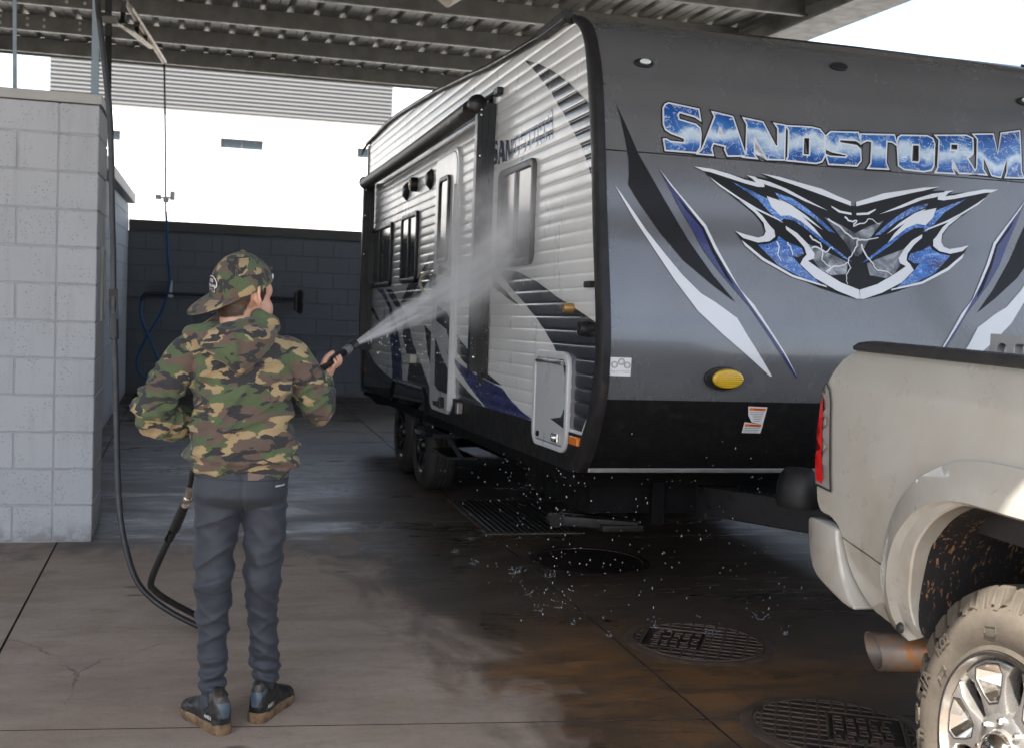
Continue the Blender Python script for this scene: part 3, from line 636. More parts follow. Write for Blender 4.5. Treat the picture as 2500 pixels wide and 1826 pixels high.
q['ROOF'] = [[2.399, 2.886], [2.953, 2.918], [3.511, 2.965], [4.282, 2.999], [4.964, 3.038], [5.51, 3.047], [5.987, 3.028], [6.545, 3.022], [0.517, 2.743], [1.164, 2.779], [1.996, 2.827]]
q['REARV'] = [[6.545, 3.022], [6.453, 2.721]]
q['SKIRT'] = [[2.522, 0.875], [0.9, 0.882], [0.233, 0.88]]
q['SKIRTR'] = [[3.401, 0.851], [4.95, 0.812], [6.614, 0.715]]
q['BOT'] = [[3.491, 0.707], [2.633, 0.713], [1.869, 0.702], [1.216, 0.698], [0.673, 0.704], [0.248, 0.705]]
q['BOTR'] = [[6.626, 0.712], [5.9, 0.621], [4.967, 0.709], [4.875, 0.651]]
q['WELL'] = [[4.945, 0.703], [4.831, 0.864], [3.646, 0.875], [3.522, 0.734], [3.481, 0.706]]
q['WELLB'] = [[4.945, 0.703], [4.957, 0.652]]
q['STEP'] = [[3.461, 0.579], [2.924, 0.584], [2.799, 0.625], [3.32, 0.626]]
q['REARL'] = [[6.905, 2.477], [6.751, 1.038], [6.572, 0.67]]
q['DOORHINGE'] = [[2.368, 1.929]]
q['TUBEF2'] = [[1.855, 2.591]]
q['TUBER2'] = [[5.994, 2.581]]
q['TYRE'] = [[0.03, 3.882, 0.112], [0.042, 4.663, 0.134]]
tk = {}
tk['TOP'] = [[3.271, 1.37], [2.957, 1.368], [2.667, 1.366], [2.464, 1.364]]
tk['RAILTOP'] = [[3.26, 1.374], [3.203, 1.39], [2.467, 1.39]]
tk['REAR'] = [[3.271, 1.37], [3.353, 1.317], [3.381, 1.258], [3.383, 1.241], [3.408, 1.21], [3.424, 1.108], [3.425, 1.045], [3.411, 0.963], [3.394, 0.908], [3.387, 0.863], [3.363, 0.834], [3.318, 0.83], [3.278, 0.818], [3.24, 0.788], [3.21, 0.702], [3.16, 0.626], [3.091, 0.579], [2.975, 0.569], [2.952, 0.554], [2.914, 0.537], [2.864, 0.535], [2.808, 0.549]]
tk['LAMP'] = [[3.379, 1.239], [3.355, 1.221], [3.338, 1.18], [3.314, 1.04], [3.299, 0.909], [3.393, 0.916], [3.411, 0.963], [3.425, 1.045], [3.424, 1.108], [3.408, 1.21]]
tk['RED'] = [[3.386, 1.2], [3.375, 1.155], [3.359, 1.034], [3.343, 0.937], [3.352, 0.924], [3.382, 0.93], [3.401, 0.994], [3.419, 1.008], [3.423, 1.046], [3.407, 1.069], [3.401, 1.153]]
tk['FLO'] = [[2.45, 1.115], [2.536, 1.113], [2.612, 1.105], [2.69, 1.089], [2.771, 1.055], [2.837, 1.02], [2.904, 0.961], [2.948, 0.894], [2.968, 0.845], [2.996, 0.752], [3.005, 0.666], [2.998, 0.608], [2.968, 0.571]]
tk['FLI'] = [[2.426, 1.009], [2.585, 1.003], [2.679, 0.989], [2.754, 0.96], [2.815, 0.924], [2.875, 0.864], [2.897, 0.828], [2.924, 0.749], [2.929, 0.644], [2.913, 0.595], [2.867, 0.559]]
tk['LIN'] = [[2.425, 1.002], [2.585, 1.003], [2.656, 0.975], [2.718, 0.939], [2.769, 0.886], [2.759, 0.901], [2.804, 0.844], [2.824, 0.78], [2.839, 0.704], [2.842, 0.647], [2.819, 0.593], [2.79, 0.598]]
tk['BUMP'] = [[3.46, 0.786], [3.447, 0.798], [3.396, 0.801], [3.378, 0.802], [3.281, 0.801], [3.25, 0.792], [3.248, 0.77], [3.207, 0.672], [3.159, 0.613], [3.127, 0.586], [3.13, 0.577], [3.188, 0.579], [3.284, 0.603], [3.357, 0.626], [3.412, 0.665], [3.448, 0.727]]
tk['CREASE'] = [[3.358, 1.23], [3.007, 1.243], [2.763, 1.241], [2.452, 1.247]]
tk['EXH'] = [[3.109, 0.502], [2.983, 0.442], [2.814, 0.575], [2.824, 0.485]]
tk['WHEELC'] = [[2.434, 0.438]]
tk['TYRETOP'] = [[2.451, 0.825]]
tk['INS1'] = [[2.579, 0.604], [2.487, 0.64], [2.447, 0.62], [2.458, 0.573], [2.498, 0.538], [2.53, 0.575]]
tk['INS2'] = [[2.667, 0.476], [2.621, 0.498], [2.55, 0.468], [2.551, 0.397], [2.629, 0.355], [2.662, 0.37]]
tk['RIM'] = [[2.678, 0.402], [2.668, 0.483], [2.619, 0.584], [2.517, 0.656], [2.393, 0.701]]
tk['SIDEW'] = [[2.784, 0.343], [2.784, 0.484], [2.699, 0.648], [2.543, 0.744], [2.402, 0.789]]
tk['HOLE'] = [[2.562, 0.546], [2.529, 0.564], [2.477, 0.52], [2.488, 0.494]]
tk['LUG'] = [[2.433, 0.507], [2.59, 0.543]]
tk['CAP'] = [[2.491, 0.419], [2.453, 0.477]]
tk['CLIP'] = [[2.772, 0.902], [2.857, 0.742], [2.849, 0.586]]
tk['REARDARK'] = [[3.429, 1.283], [3.361, 1.321], [3.372, 1.279], [3.383, 1.241], [3.408, 1.21]]
PROF = [[0.479, 2.767], [0.342, 2.707], [0.238, 2.606], [0.147, 2.411], [0.084, 2.126], [0.036, 1.856], [0.002, 1.703], [-0.064, 1.378], [-0.073, 1.185], [-0.043, 1.022], [0.068, 0.814], [0.17, 0.714]]
PROFI = [[0.488, 2.747], [0.391, 2.703], [0.317, 2.634], [0.259, 2.508], [0.164, 2.16], [0.103, 1.816], [0.014, 1.378], [0.01, 1.182], [0.067, 0.981], [0.173, 0.837], [0.274, 0.716]]
F_BLACK = [[0.077, 2.321], [0.115, 2.241], [0.173, 2.106], [0.271, 1.942], [0.396, 1.736], [0.498, 1.597], [0.601, 1.482], [0.496, 1.553], [0.365, 1.653], [0.264, 1.766], [0.176, 1.886], [0.124, 1.967], [0.129, 2.021], [0.128, 2.083], [0.113, 2.171], [0.096, 2.259]]
F_WHITE = [[0.063, 1.96], [0.092, 1.924], [0.148, 1.847], [0.198, 1.775], [0.273, 1.685], [0.356, 1.59], [0.44, 1.513], [0.507, 1.477], [0.606, 1.413], [0.655, 1.337], [0.778, 1.167], [0.769, 1.166], [0.657, 1.251], [0.538, 1.339], [0.423, 1.436], [0.341, 1.539], [0.321, 1.564], [0.234, 1.69], [0.153, 1.81], [0.097, 1.9]]
F_BLADE = [[0.268, 2.046], [0.333, 1.971], [0.479, 1.813], [0.531, 1.705], [0.625, 1.539], [0.689, 1.473], [0.774, 1.352], [0.836, 1.267], [0.904, 1.161], [0.896, 1.162], [0.812, 1.266], [0.738, 1.367], [0.66, 1.472], [0.587, 1.55], [0.526, 1.617], [0.462, 1.701], [0.401, 1.811], [0.35, 1.897], [0.312, 1.97]]
F_BLADEW = [[0.268, 2.046], [0.333, 1.971], [0.479, 1.813], [0.531, 1.705], [0.625, 1.539], [0.689, 1.473], [0.774, 1.352], [0.836, 1.267], [0.904, 1.161], [0.83, 1.264], [0.762, 1.354], [0.672, 1.472], [0.614, 1.551], [0.567, 1.619], [0.514, 1.707], [0.467, 1.804], [0.378, 1.911], [0.319, 1.977]]
F_BLADEK = [[0.351, 1.928], [0.404, 1.868], [0.468, 1.803], [0.517, 1.698], [0.598, 1.551], [0.565, 1.587], [0.503, 1.697], [0.461, 1.796], [0.39, 1.874]]
let = [[[[0.325, 2.339], [0.464, 2.323], [0.469, 2.282], [0.447, 2.294], [0.373, 2.308], [0.363, 2.294], [0.367, 2.269], [0.448, 2.253], [0.465, 2.24], [0.469, 2.215], [0.462, 2.155], [0.445, 2.132], [0.303, 2.132], [0.297, 2.175], [0.305, 2.176], [0.324, 2.167], [0.393, 2.165], [0.398, 2.183], [0.391, 2.194], [0.33, 2.211], [0.307, 2.224], [0.299, 2.245], [0.301, 2.315], [0.311, 2.332]]], [[[0.538, 2.316], [0.628, 2.303], [0.681, 2.135], [0.598, 2.129], [0.587, 2.154], [0.591, 2.171], [0.528, 2.181], [0.517, 2.156], [0.523, 2.127], [0.457, 2.127], [0.477, 2.145], [0.546, 2.299]], [[0.562, 2.255], [0.548, 2.217], [0.587, 2.211], [0.571, 2.251]]], [[[0.688, 2.301], [0.776, 2.291], [0.833, 2.184], [0.849, 2.185], [0.854, 2.272], [0.841, 2.289], [0.885, 2.285], [0.872, 2.131], [0.789, 2.128], [0.735, 2.221], [0.727, 2.22], [0.724, 2.142], [0.734, 2.128], [0.677, 2.129], [0.69, 2.143], [0.701, 2.278]]], [[[0.897, 2.283], [1.021, 2.287], [1.062, 2.281], [1.083, 2.256], [1.079, 2.165], [1.063, 2.137], [1.033, 2.127], [0.89, 2.13], [0.897, 2.144], [0.908, 2.268]], [[0.975, 2.243], [0.966, 2.156], [1.003, 2.155], [1.007, 2.163], [1.013, 2.239], [1.008, 2.245]]], [[[1.12, 2.274], [1.259, 2.281], [1.266, 2.24], [1.248, 2.25], [1.159, 2.248], [1.155, 2.231], [1.166, 2.224], [1.245, 2.219], [1.264, 2.205], [1.263, 2.155], [1.242, 2.131], [1.1, 2.128], [1.09, 2.164], [1.106, 2.159], [1.19, 2.16], [1.2, 2.172], [1.187, 2.18], [1.121, 2.187], [1.095, 2.196], [1.095, 2.253]]], [[[1.276, 2.275], [1.448, 2.285], [1.459, 2.243], [1.437, 2.257], [1.405, 2.258], [1.393, 2.153], [1.403, 2.127], [1.305, 2.124], [1.32, 2.144], [1.333, 2.251], [1.304, 2.254], [1.273, 2.239]]], [[[1.487, 2.286], [1.627, 2.295], [1.653, 2.285], [1.661, 2.262], [1.648, 2.16], [1.634, 2.138], [1.594, 2.129], [1.49, 2.132], [1.465, 2.147], [1.465, 2.255], [1.472, 2.275]], [[1.54, 2.253], [1.528, 2.169], [1.534, 2.164], [1.571, 2.165], [1.578, 2.175], [1.585, 2.249], [1.58, 2.255]]], [[[1.677, 2.301], [1.843, 2.314], [1.873, 2.303], [1.869, 2.235], [1.851, 2.218], [1.832, 2.209], [1.878, 2.138], [1.788, 2.135], [1.759, 2.196], [1.752, 2.195], [1.746, 2.152], [1.757, 2.131], [1.662, 2.129], [1.675, 2.15], [1.693, 2.284]], [[1.749, 2.273], [1.743, 2.235], [1.785, 2.236], [1.792, 2.244], [1.795, 2.268], [1.789, 2.275]]], [[[1.887, 2.323], [1.99, 2.332], [2.008, 2.234], [2.041, 2.34], [2.142, 2.359], [2.131, 2.163], [2.141, 2.136], [2.045, 2.132], [2.057, 2.158], [2.06, 2.23], [2.013, 2.131], [1.968, 2.136], [1.926, 2.228], [1.916, 2.16], [1.932, 2.137], [1.869, 2.138], [1.888, 2.162], [1.905, 2.305]]]]
slet = [[[[1.912, 2.402], [1.798, 2.387], [1.788, 2.359], [1.808, 2.367], [1.868, 2.379], [1.875, 2.37], [1.868, 2.352], [1.801, 2.339], [1.786, 2.329], [1.779, 2.312], [1.777, 2.27], [1.787, 2.255], [1.902, 2.258], [1.913, 2.289], [1.907, 2.289], [1.89, 2.282], [1.833, 2.279], [1.832, 2.291], [1.839, 2.299], [1.891, 2.312], [1.911, 2.322], [1.921, 2.337], [1.929, 2.386], [1.923, 2.398]]], [[[1.74, 2.38], [1.67, 2.369], [1.607, 2.251], [1.669, 2.249], [1.68, 2.267], [1.68, 2.278], [1.729, 2.287], [1.734, 2.27], [1.725, 2.249], [1.777, 2.251], [1.764, 2.263], [1.731, 2.368]], [[1.713, 2.338], [1.719, 2.311], [1.688, 2.306], [1.706, 2.334]]], [[[1.625, 2.366], [1.561, 2.356], [1.506, 2.282], [1.494, 2.283], [1.503, 2.341], [1.515, 2.353], [1.484, 2.352], [1.471, 2.247], [1.529, 2.245], [1.58, 2.31], [1.586, 2.31], [1.577, 2.255], [1.568, 2.245], [1.61, 2.247], [1.602, 2.257], [1.613, 2.35]]], [[[1.475, 2.35], [1.394, 2.358], [1.366, 2.355], [1.349, 2.338], [1.339, 2.274], [1.345, 2.254], [1.363, 2.247], [1.459, 2.246], [1.456, 2.256], [1.466, 2.341]], [[1.418, 2.326], [1.412, 2.266], [1.387, 2.266], [1.385, 2.271], [1.392, 2.324], [1.396, 2.328]]], [[[1.328, 2.352], [1.242, 2.359], [1.232, 2.33], [1.245, 2.337], [1.3, 2.335], [1.3, 2.323], [1.292, 2.318], [1.242, 2.315], [1.229, 2.305], [1.222, 2.27], [1.231, 2.252], [1.32, 2.248], [1.332, 2.273], [1.32, 2.27], [1.268, 2.272], [1.263, 2.281], [1.272, 2.287], [1.315, 2.29], [1.333, 2.296], [1.341, 2.337]]], [[[1.231, 2.355], [1.13, 2.36], [1.118, 2.331], [1.133, 2.341], [1.152, 2.343], [1.144, 2.27], [1.134, 2.252], [1.192, 2.249], [1.186, 2.263], [1.193, 2.338], [1.211, 2.34], [1.228, 2.329]]], [[[1.108, 2.36], [1.029, 2.361], [1.014, 2.354], [1.006, 2.339], [1, 2.272], [1.004, 2.257], [1.026, 2.252], [1.085, 2.255], [1.101, 2.265], [1.116, 2.339], [1.115, 2.352]], [[1.073, 2.336], [1.068, 2.279], [1.064, 2.276], [1.043, 2.276], [1.04, 2.282], [1.047, 2.332], [1.051, 2.336]]], [[[1.003, 2.364], [0.915, 2.365], [0.898, 2.358], [0.892, 2.316], [0.899, 2.305], [0.907, 2.3], [0.874, 2.256], [0.921, 2.254], [0.944, 2.293], [0.948, 2.293], [0.946, 2.265], [0.937, 2.252], [0.988, 2.251], [0.984, 2.265], [0.992, 2.353]], [[0.96, 2.344], [0.958, 2.319], [0.936, 2.318], [0.933, 2.324], [0.935, 2.339], [0.939, 2.343]]], [[[0.894, 2.371], [0.843, 2.38], [0.821, 2.318], [0.819, 2.387], [0.773, 2.403], [0.752, 2.273], [0.743, 2.255], [0.789, 2.252], [0.787, 2.27], [0.795, 2.316], [0.805, 2.252], [0.828, 2.255], [0.861, 2.313], [0.857, 2.27], [0.847, 2.256], [0.879, 2.256], [0.872, 2.271], [0.882, 2.36]]]]
# ================================================================= TRAILER
tr=empty('travel_trailer',(1.6596,4.732,0)); tr.rotation_mode='XYZ'
tr.matrix_world=Matrix.Translation((1.6596,4.732,0))@Matrix.Rotation(R(.8),4,'Z')@Matrix.Rotation(R(-1.65),4,'X')
tag(tr,'grey fronted travel trailer with ribbed white side, black swooshes and rolled awning','trailer')
TW=2.43
def mat_paint(name,c,rough=.28,coat=.6,dirt=.2,streak=True,bump=.02,metal=0,dz=(.75,1.3)):
    t=NT(name); v=t.coord('Object'); X,Y,Zc=t.sep(v)
    n=t.noise(v,2.2,6,.6); cc=t.ramp(n,[(.3,tuple(k*.93 for k in c)),(.7,tuple(min(1,k*1.06) for k in c))])
    st=t.noise(t.mapv(v,(5,5,.8)),2,6,.65)
    low=t.maprange(Zc,dz[1],dz[0],.15,1)
    cc=t.mix(t.math('MULTIPLY',t.math('MULTIPLY',t.maprange(st,.45,.75),low),dirt),cc,(.16,.135,.11))
    t.set(color=cc,coat=coat,coatr=.08,metal=metal)
    t.set(rough=t.maprange(t.noise(t.mapv(v,(1.6,1.6,1.0)),2.5,6,.7),.3,.75,max(.05,rough-.06),rough+.10,'LINEAR'))
    dr_=t.vor(v,70); h=t.math('MULTIPLY',t.maprange(dr_,.10,.32,1,0),t.maprange(t.noise(v,6,4,.6),.48,.62))
    h=t.math('ADD',h,t.math('MULTIPLY',t.noise(v,3,5,.6),.5))
    t.bump(h,bump*6,.0022); return t.m
M['siding']=mat_paint('white_siding',(.66,.66,.65),.30,.18,.06,bump=.0022)
M['tdark']=mat_paint('charcoal_graphic',(.022,.023,.028),.22,.4,.25,bump=.008)
M['tblue']=mat_paint('navy_graphic',(.016,.021,.11),.26,.25,.12,bump=.008)
M['front']=mat_paint('metallic_grey_front',(.125,.126,.130),.24,.5,.12,bump=.0025,metal=.3)
M['rock']=simple('black_rock_guard',(.008,.008,.008),.62,0,var=.3,scale=30,bump=.9,bscale=320,dirt=.3,dirtc=(.05,.042,.035))
M['ttrim']=simple('black_trim',(.018,.017,.018),.38,0,var=.3,scale=12,dirt=.35,dirtc=(.10,.08,.06))
M['gwhite']=mat_paint('white_graphic',(.62,.63,.65),.3,.4,.15,bump=.01)
M['gblack']=mat_paint('black_graphic',(.008,.008,.009),.45,.05,.04,bump=.004)
M['alumtrim']=simple('dull_aluminium',(.30,.29,.27),.4,.8,var=.2,dirt=.4)
M['skirt']=simple('black_skirt',(.013,.0125,.012),.5,0,var=.4,scale=10,bump=.2,bscale=90,dirt=.45,dirtc=(.055,.045,.036))
M['under']=simple('undercarriage',(.005,.005,.005),.7,var=.3,dirt=.25,dirtc=(.02,.016,.012))
M['silver']=mat_paint('silver_graphic',(.30,.31,.33),.3,.4,.1,bump=.01)
def mat_blue():
    t=NT('electric_blue_graphic'); v=t.coord('Object')
    n=t.noise(t.mapv(v,(2.2,1,7)),3.2,6,.6,.8); s=t.noise(t.mapv(v,(1,1,1.4)),16,5,.6,1.5)
    c=t.ramp(n,[(.30,(.004,.02,.09)),(.46,(.010,.08,.32)),(.62,(.025,.15,.48)),(.80,(.35,.48,.66))])
    c=t.mix(t.maprange(t.math('ABSOLUTE',t.math('SUBTRACT',s,.5)),0,.014,.6,0),c,(.75,.82,.9))
    t.set(color=c,rough=.28,coat=.5); return t.m
M['eblue']=mat_blue()
def mat_letter():
    t=NT('letter_blue_chrome'); v=t.coord('Object'); X,Y,Zc=t.sep(v)
    band=t.math('ADD',Zc,t.math('MULTIPLY',t.math('SUBTRACT',t.noise(v,7,4,.55),.5),.22))
    c=t.ramp(t.maprange(band,2.13,2.40,0,1,'LINEAR'),[(.0,(.012,.065,.25)),(.12,(.03,.13,.40)),(.26,(.42,.52,.62)),(.36,(.50,.58,.66)),(.46,(.03,.14,.40)),(.66,(.010,.065,.26)),(.85,(.006,.025,.11))])
    s=t.noise(t.mapv(v,(1,1,1.2)),13,5,.6,1.2)
    c=t.mix(t.maprange(t.math('ABSOLUTE',t.math('SUBTRACT',s,.5)),0,.012,.85,0),c,(.72,.80,.88))
    t.set(color=c,rough=.25,coat=.5); return t.m
M['letter']=mat_letter()
def mat_sletter():
    t=NT('side_letter_navy'); v=t.coord('Object')
    c=t.ramp(t.noise(v,16,4,.6),[(.3,(.014,.018,.04)),(.55,(.025,.038,.10)),(.8,(.07,.09,.18))])
    t.set(color=c,rough=.22,coat=.4); return t.m
def mat_glow():
    t=NT('lightning_grey_graphic'); v=t.coord('Object')
    c=t.ramp(t.noise(v,11,6,.65,.8),[(.35,(.02,.022,.026)),(.5,(.12,.125,.14)),(.68,(.42,.44,.47))]); t.set(color=c,rough=.3,coat=.5); return t.m
M['glow']=mat_glow()
def mat_glass(name,c=(.012,.014,.016)):
    t=NT(name); v=t.coord('Object')
    h=t.noise(t.mapv(v,(60,60,4)),2,6,.7); d=t.maprange(t.vor(v,90),.1,.3,1,0)
    t.set(color=c,rough=t.maprange(t.noise(t.mapv(v,(40,40,3)),2,5,.6),.35,.7,.03,.16,'LINEAR'),spec=.35,coat=.05)
    t.bump(t.math('ADD',h,t.math('MULTIPLY',d,.4)),.10,.002); return t.m
M['tglass']=mat_glass('tinted_window_glass')
for k_,v_ in (('rock',.10),('skirt',.14),('under',.08),('ttrim',.22),('gblack',.2)): M[k_].node_tree.nodes['Principled BSDF'].inputs['Specular IOR Level'].default_value=v_
# --- profile of the nose
prf=cr(PROF,8); _pz=[p[1] for p in prf][::-1]; _pu=[p[0] for p in prf][::-1]
def P(z): return interp(z,_pz,_pu)
pri=cr(PROFI,8); _qz=[p[1] for p in pri][::-1]; _qu=[p[0] for p in pri][::-1]
def PI_(z): return interp(z,_qz,_qu)
RX=[.45,1.164,2.0,2.4,2.95,3.5,4.28,4.96,5.5,6.0,6.6]; RZ=[2.752,2.79,2.836,2.872,2.915,2.958,3.0,3.034,3.045,3.032,3.022]
def ztop(u): return interp(u,RX,RZ)
PITCH=.0635
def sx(z):
    t=((z-.70)/PITCH)%1.0
    return -interp(t,[0,.05,.10,.25,.5,.75,.90,.95,1],[0,.0011,.0024,.0032,.0035,.0032,.0024,.0011,0])
ZK=sorted(.70+PITCH*(k+f) for k in range(38) for f in (0,.05,.10,.25,.5,.75,.90,.95))
def cut(bm,vals,axis):
    co=[v.co[axis] for v in bm.verts]; lo,hi=min(co),max(co)
    for zk in vals:
        if lo+1e-4<zk<hi-1e-4:
            no=[0,0,0]; no[axis]=1; pc=[0,0,0]; pc[axis]=zk
            bmesh.ops.bisect_plane(bm,geom=bm.verts[:]+bm.edges[:]+bm.faces[:],dist=1e-6,plane_co=pc,plane_no=no)
def side_sheet(name,loops,off,m,parent,smooth=50):
    bm=BM(); polyfill(bm,loops); cut(bm,ZK,1)
    for v in bm.verts: u,z=v.co.x,v.co.y; v.co=Vector((sx(z)-off,u,z))
    for f in bm.faces:
        f.normal_update()
        if f.normal.x>0: f.normal_flip()
    o=obj(name,bm,m,parent,180,recalc=False)
    o.data.normals_split_custom_set_from_vertices([Vector((-1,0,(sx(v.co.z+.0015)-sx(v.co.z-.0015))/.003)).normalized() for v in o.data.vertices])
    return o
FZ=[.70+.03*k for k in range(75)]
def fnorm(z):
    d=(P(z+.01)-P(z-.01))/.02; n=Vector((0,-1,d)); return n.normalized()
def front_sheet(name,loops,off,m,parent,smooth=80):
    bm=BM(); polyfill(bm,loops); cut(bm,FZ,1)
    for v in bm.verts:
        a,z=v.co.x,v.co.y; n=fnorm(z); v.co=Vector((a,P(z)+n.y*off,z+n.z*off))
    for f in bm.faces:
        f.normal_update()
        if f.normal.y>0: f.normal_flip()
    o=obj(name,bm,m,parent,180,recalc=False)
    o.data.normals_split_custom_set_from_vertices([fnorm(max(.72,min(2.76,v.co.z))) for v in o.data.vertices])
    return o
def plate(name,loops,d0,d1,m,parent,mapf,bev=0,smooth=None):
    bm=BM(); polyfill(bm,loops)
    r=bmesh.ops.extrude_face_region(bm,geom=bm.faces[:])
    ev={e for e in r['geom'] if isinstance(e,bmesh.types.BMVert)}
    for v in bm.verts: v.co.z=d1 if v in ev else d0
    for v in bm.verts: v.co=mapf(v.co.x,v.co.y,v.co.z)
    bmesh.ops.recalc_face_normals(bm,faces=bm.faces)
    if bev:
        es=[e for e in bm.edges if len(e.link_faces)==2 and e.calc_face_angle(0)>.6]
        bmesh.ops.bevel(bm,geom=es,offset=bev,segments=2,affect='EDGES',profile=.5)
    return obj(name,bm,m,parent,smooth)
smap=lambda u,z,d:Vector((-d,u,z))
def fmap(a,z,d): n=fnorm(z); return Vector((a,P(z)+n.y*d,z+n.z*d))
def rr(a0,a1,b0,b1,r,n=5):
    out=[]
    for cx_,cy_,s in ((a1-r,b1-r,0),(a0+r,b1-r,1),(a0+r,b0+r,2),(a1-r,b0+r,3)):
        for k in range(n+1):
            t=math.pi/2*(s+k/n); out.append((cx_+r*math.cos(t),cy_+r*math.sin(t)))
    return out
# --- side wall
zs=[.705+.02*k for k in range(103)]
outl=[(PI_(z)-.012,z) for z in [ .706,.75,.8,.9,1.0,1.1,1.2,1.38,1.6,1.8,2.0,2.2,2.4,2.52,2.62,2.69,2.73]]
top=[(u,ztop(u)-.004) for u in (.6,.9,1.164,1.6,2.0,2.4,2.95,3.5,4.28,4.96,5.5,6.0,6.58)]
rear=[(6.585,z) for z in (2.5,2.0,1.5,1.0,.705)]
well=[(4.95,.705),(4.90,.80),(4.83,.868),(3.65,.868),(3.55,.80),(3.49,.705)]
side=side_sheet('side_siding',[outl+top+rear+well],0,M['siding'],tr)
side_sheet('swoosh',[sd['UP']],.0016,M['tdark'],side); 
side_sheet('swoosh',[sd['LOW']],.0016,M['tdark'],side)
side_sheet('swoosh',[sd['THIN']],.0016,M['tdark'],side)
side_sheet('swoosh',[sd['BLUE']],.0016,M['tblue'],side)
for k in ('SPIKE','DG1','DG2','RDK3','RDK4'): side_sheet('swoosh',[sd[k]],.0016,M['tdark'],side)
side_sheet('swoosh',[sd['RDARK']],.0014,M['tdark'],side); side_sheet('swoosh',[sd['RBLUE']],.0018,M['tblue'],side)
side_sheet('swoosh',[sd['REMB']],.0016,M['tdark'],side); side_sheet('swoosh',[sd['REMB2']],.0024,M['silver'],side)
M['sletter']=mat_sletter()
for lp in slet:
    side_sheet('letter',lp,.0018,M['sletter'],side)
# skirt
sk_=[(PI_(.71),.704),(PI_(.78),.78),(PI_(.876),.878),(2.52,.874),(3.42,.852),(3.50,.80),(3.475,.704)]
plate('skirt',[sk_],.002,.010,M['skirt'],tr,smap)
plate('skirt',[[(4.96,.704),(4.93,.76),(4.96,.80),(6.58,.73),(6.585,.704)]],.002,.010,M['skirt'],tr,smap)
# wheel well frame and box
bm=BM(); tube(bm,[(-.012,u,z) for u,z in [(4.96,.70),(4.92,.80),(4.84,.872),(3.65,.872),(3.54,.80),(3.475,.70)]],.012,6); obj('wheel_arch',bm,M['ttrim'],tr)
bm=BM()
wl=[(4.95,.70),(4.90,.80),(4.83,.868),(3.65,.868),(3.55,.80),(3.49,.70)]
A=[bm.verts.new((0,u,z)) for u,z in wl]; B=[bm.verts.new((.34,u,z)) for u,z in wl]
for k in range(5): bm.faces.new((A[k],A[k+1],B[k+1],B[k]))
bm.faces.new(B); obj('wheel_well',bm,M['under'],tr)
# front panels
def fpanel(name,z0,z1,m,off=0,x0=0,x1=TW):
    n=max(4,int((z1-z0)/.03)); rings=[]
    for k in range(n+1):
        z=z0+(z1-z0)*k/n; nn=fnorm(z); y=P(z)+nn.y*off; rings.append([(x0+(x1-x0)*j/8,y,z+nn.z*off) for j in range(9)])
    bm=BM(); loft(bm,rings,closed=False)
    for f in bm.faces:
        f.normal_update()
        if f.normal.y>0: f.normal_flip()
    return obj(name,bm,m,tr,80,recalc=False)
f_up=fpanel('front_upper_panel',2.113,2.766,M['front'],.002); f_mid=fpanel('front_panel',1.050,2.1165,M['front'],0); f_low=fpanel('rock_guard',.728,1.053,M['rock'],.003)
bm=BM(); tube(bm,[(.0,P(2.1135)-.001,2.1135),(TW,P(2.1135)-.001,2.1135)],.0028,6); obj('panel_seam',bm,M['ttrim'],tr)
bm=BM(); bar(bm,(.02,P(.734)-.006,.728),(TW-.02,P(.734)-.006,.728),.018,.02,.003); obj('bottom_rail',bm,M['alumtrim'],tr)
# graphics of the nose: left set, and its mirror image
CXF=1.2145
mir=lambda lp:[(2*CXF-a,b) for a,b in lp]
for fl in (lambda l:l,mir):
    front_sheet('swoosh',[fl(F_BLACK)],.0035,M['gblack'],f_mid); front_sheet('swoosh',[fl(F_WHITE)],.0035,M['gwhite'],f_mid)
    front_sheet('swoosh',[fl(F_BLADE)],.003,M['tblue'],f_mid); front_sheet('swoosh',[fl(F_BLADEW)],.0045,M['gwhite'],f_mid); front_sheet('swoosh',[fl(F_BLADEK)],.006,M['gblack'],f_mid)
emb=front_sheet('emblem',[[(a,b) for a,b in em['SIL']]+[(CXF,em['SIL'][-1][1])]+[(CXF,em['SIL'][0][1])]],.003,M['gblack'],f_mid)
front_sheet('emblem',[mir([(a,b) for a,b in em['SIL']]+[(CXF,em['SIL'][-1][1])]+[(CXF,em['SIL'][0][1])])],.003,M['gblack'],f_mid)
order=[('GLOW','glow',.0042),('GLOW2','glow',.0044),('BLUE1','eblue',.0050),('BLUE2','eblue',.0048),('BLUE3','eblue',.0046),('WHITE2','gwhite',.0056),('WHITE3','gwhite',.0054),('LINE2','gwhite',.0050),('LINE3','gwhite',.0050),('SMILE','gwhite',.0052),('OUTL','gwhite',.0058),('TOPW','gwhite',.0058),('ULW','gwhite',.0060),('CURL','gwhite',.0062),('RIM','gwhite',.0064)]
for k,m_,off in order:
    for fl in (lambda l:l,mir): front_sheet('emblem_stroke',[fl(em[k])],off,M[m_],f_mid)
for kk,b in enumerate(em['BOLTS']):
    bm=BM(); b=[(p[0]+random.uniform(-.004,.004),p[1]+random.uniform(-.004,.004)) for p in cr(b,3)]; n=len(b); Lp=[]; Rp=[]
    for i,(a,z) in enumerate(b):
        d=Vector((b[min(i+1,n-1)][0]-b[max(i-1,0)][0],b[min(i+1,n-1)][1]-b[max(i-1,0)][1])).normalized(); wd=.0036*(1-.75*i/n)+.0006
        Lp.append((a-d.y*wd,z+d.x*wd)); Rp.append((a+d.y*wd,z-d.x*wd))
    rows=[[bm.verts.new(fmap(a,z,.0068+.0001*kk)) for a,z in S__] for S__ in (Lp,Rp)]
    for i in range(n-1): bm.faces.new((rows[0][i],rows[0][i+1],rows[1][i+1],rows[1][i]))
    obj('emblem_bolt',bm,M['gwhite'],f_mid)
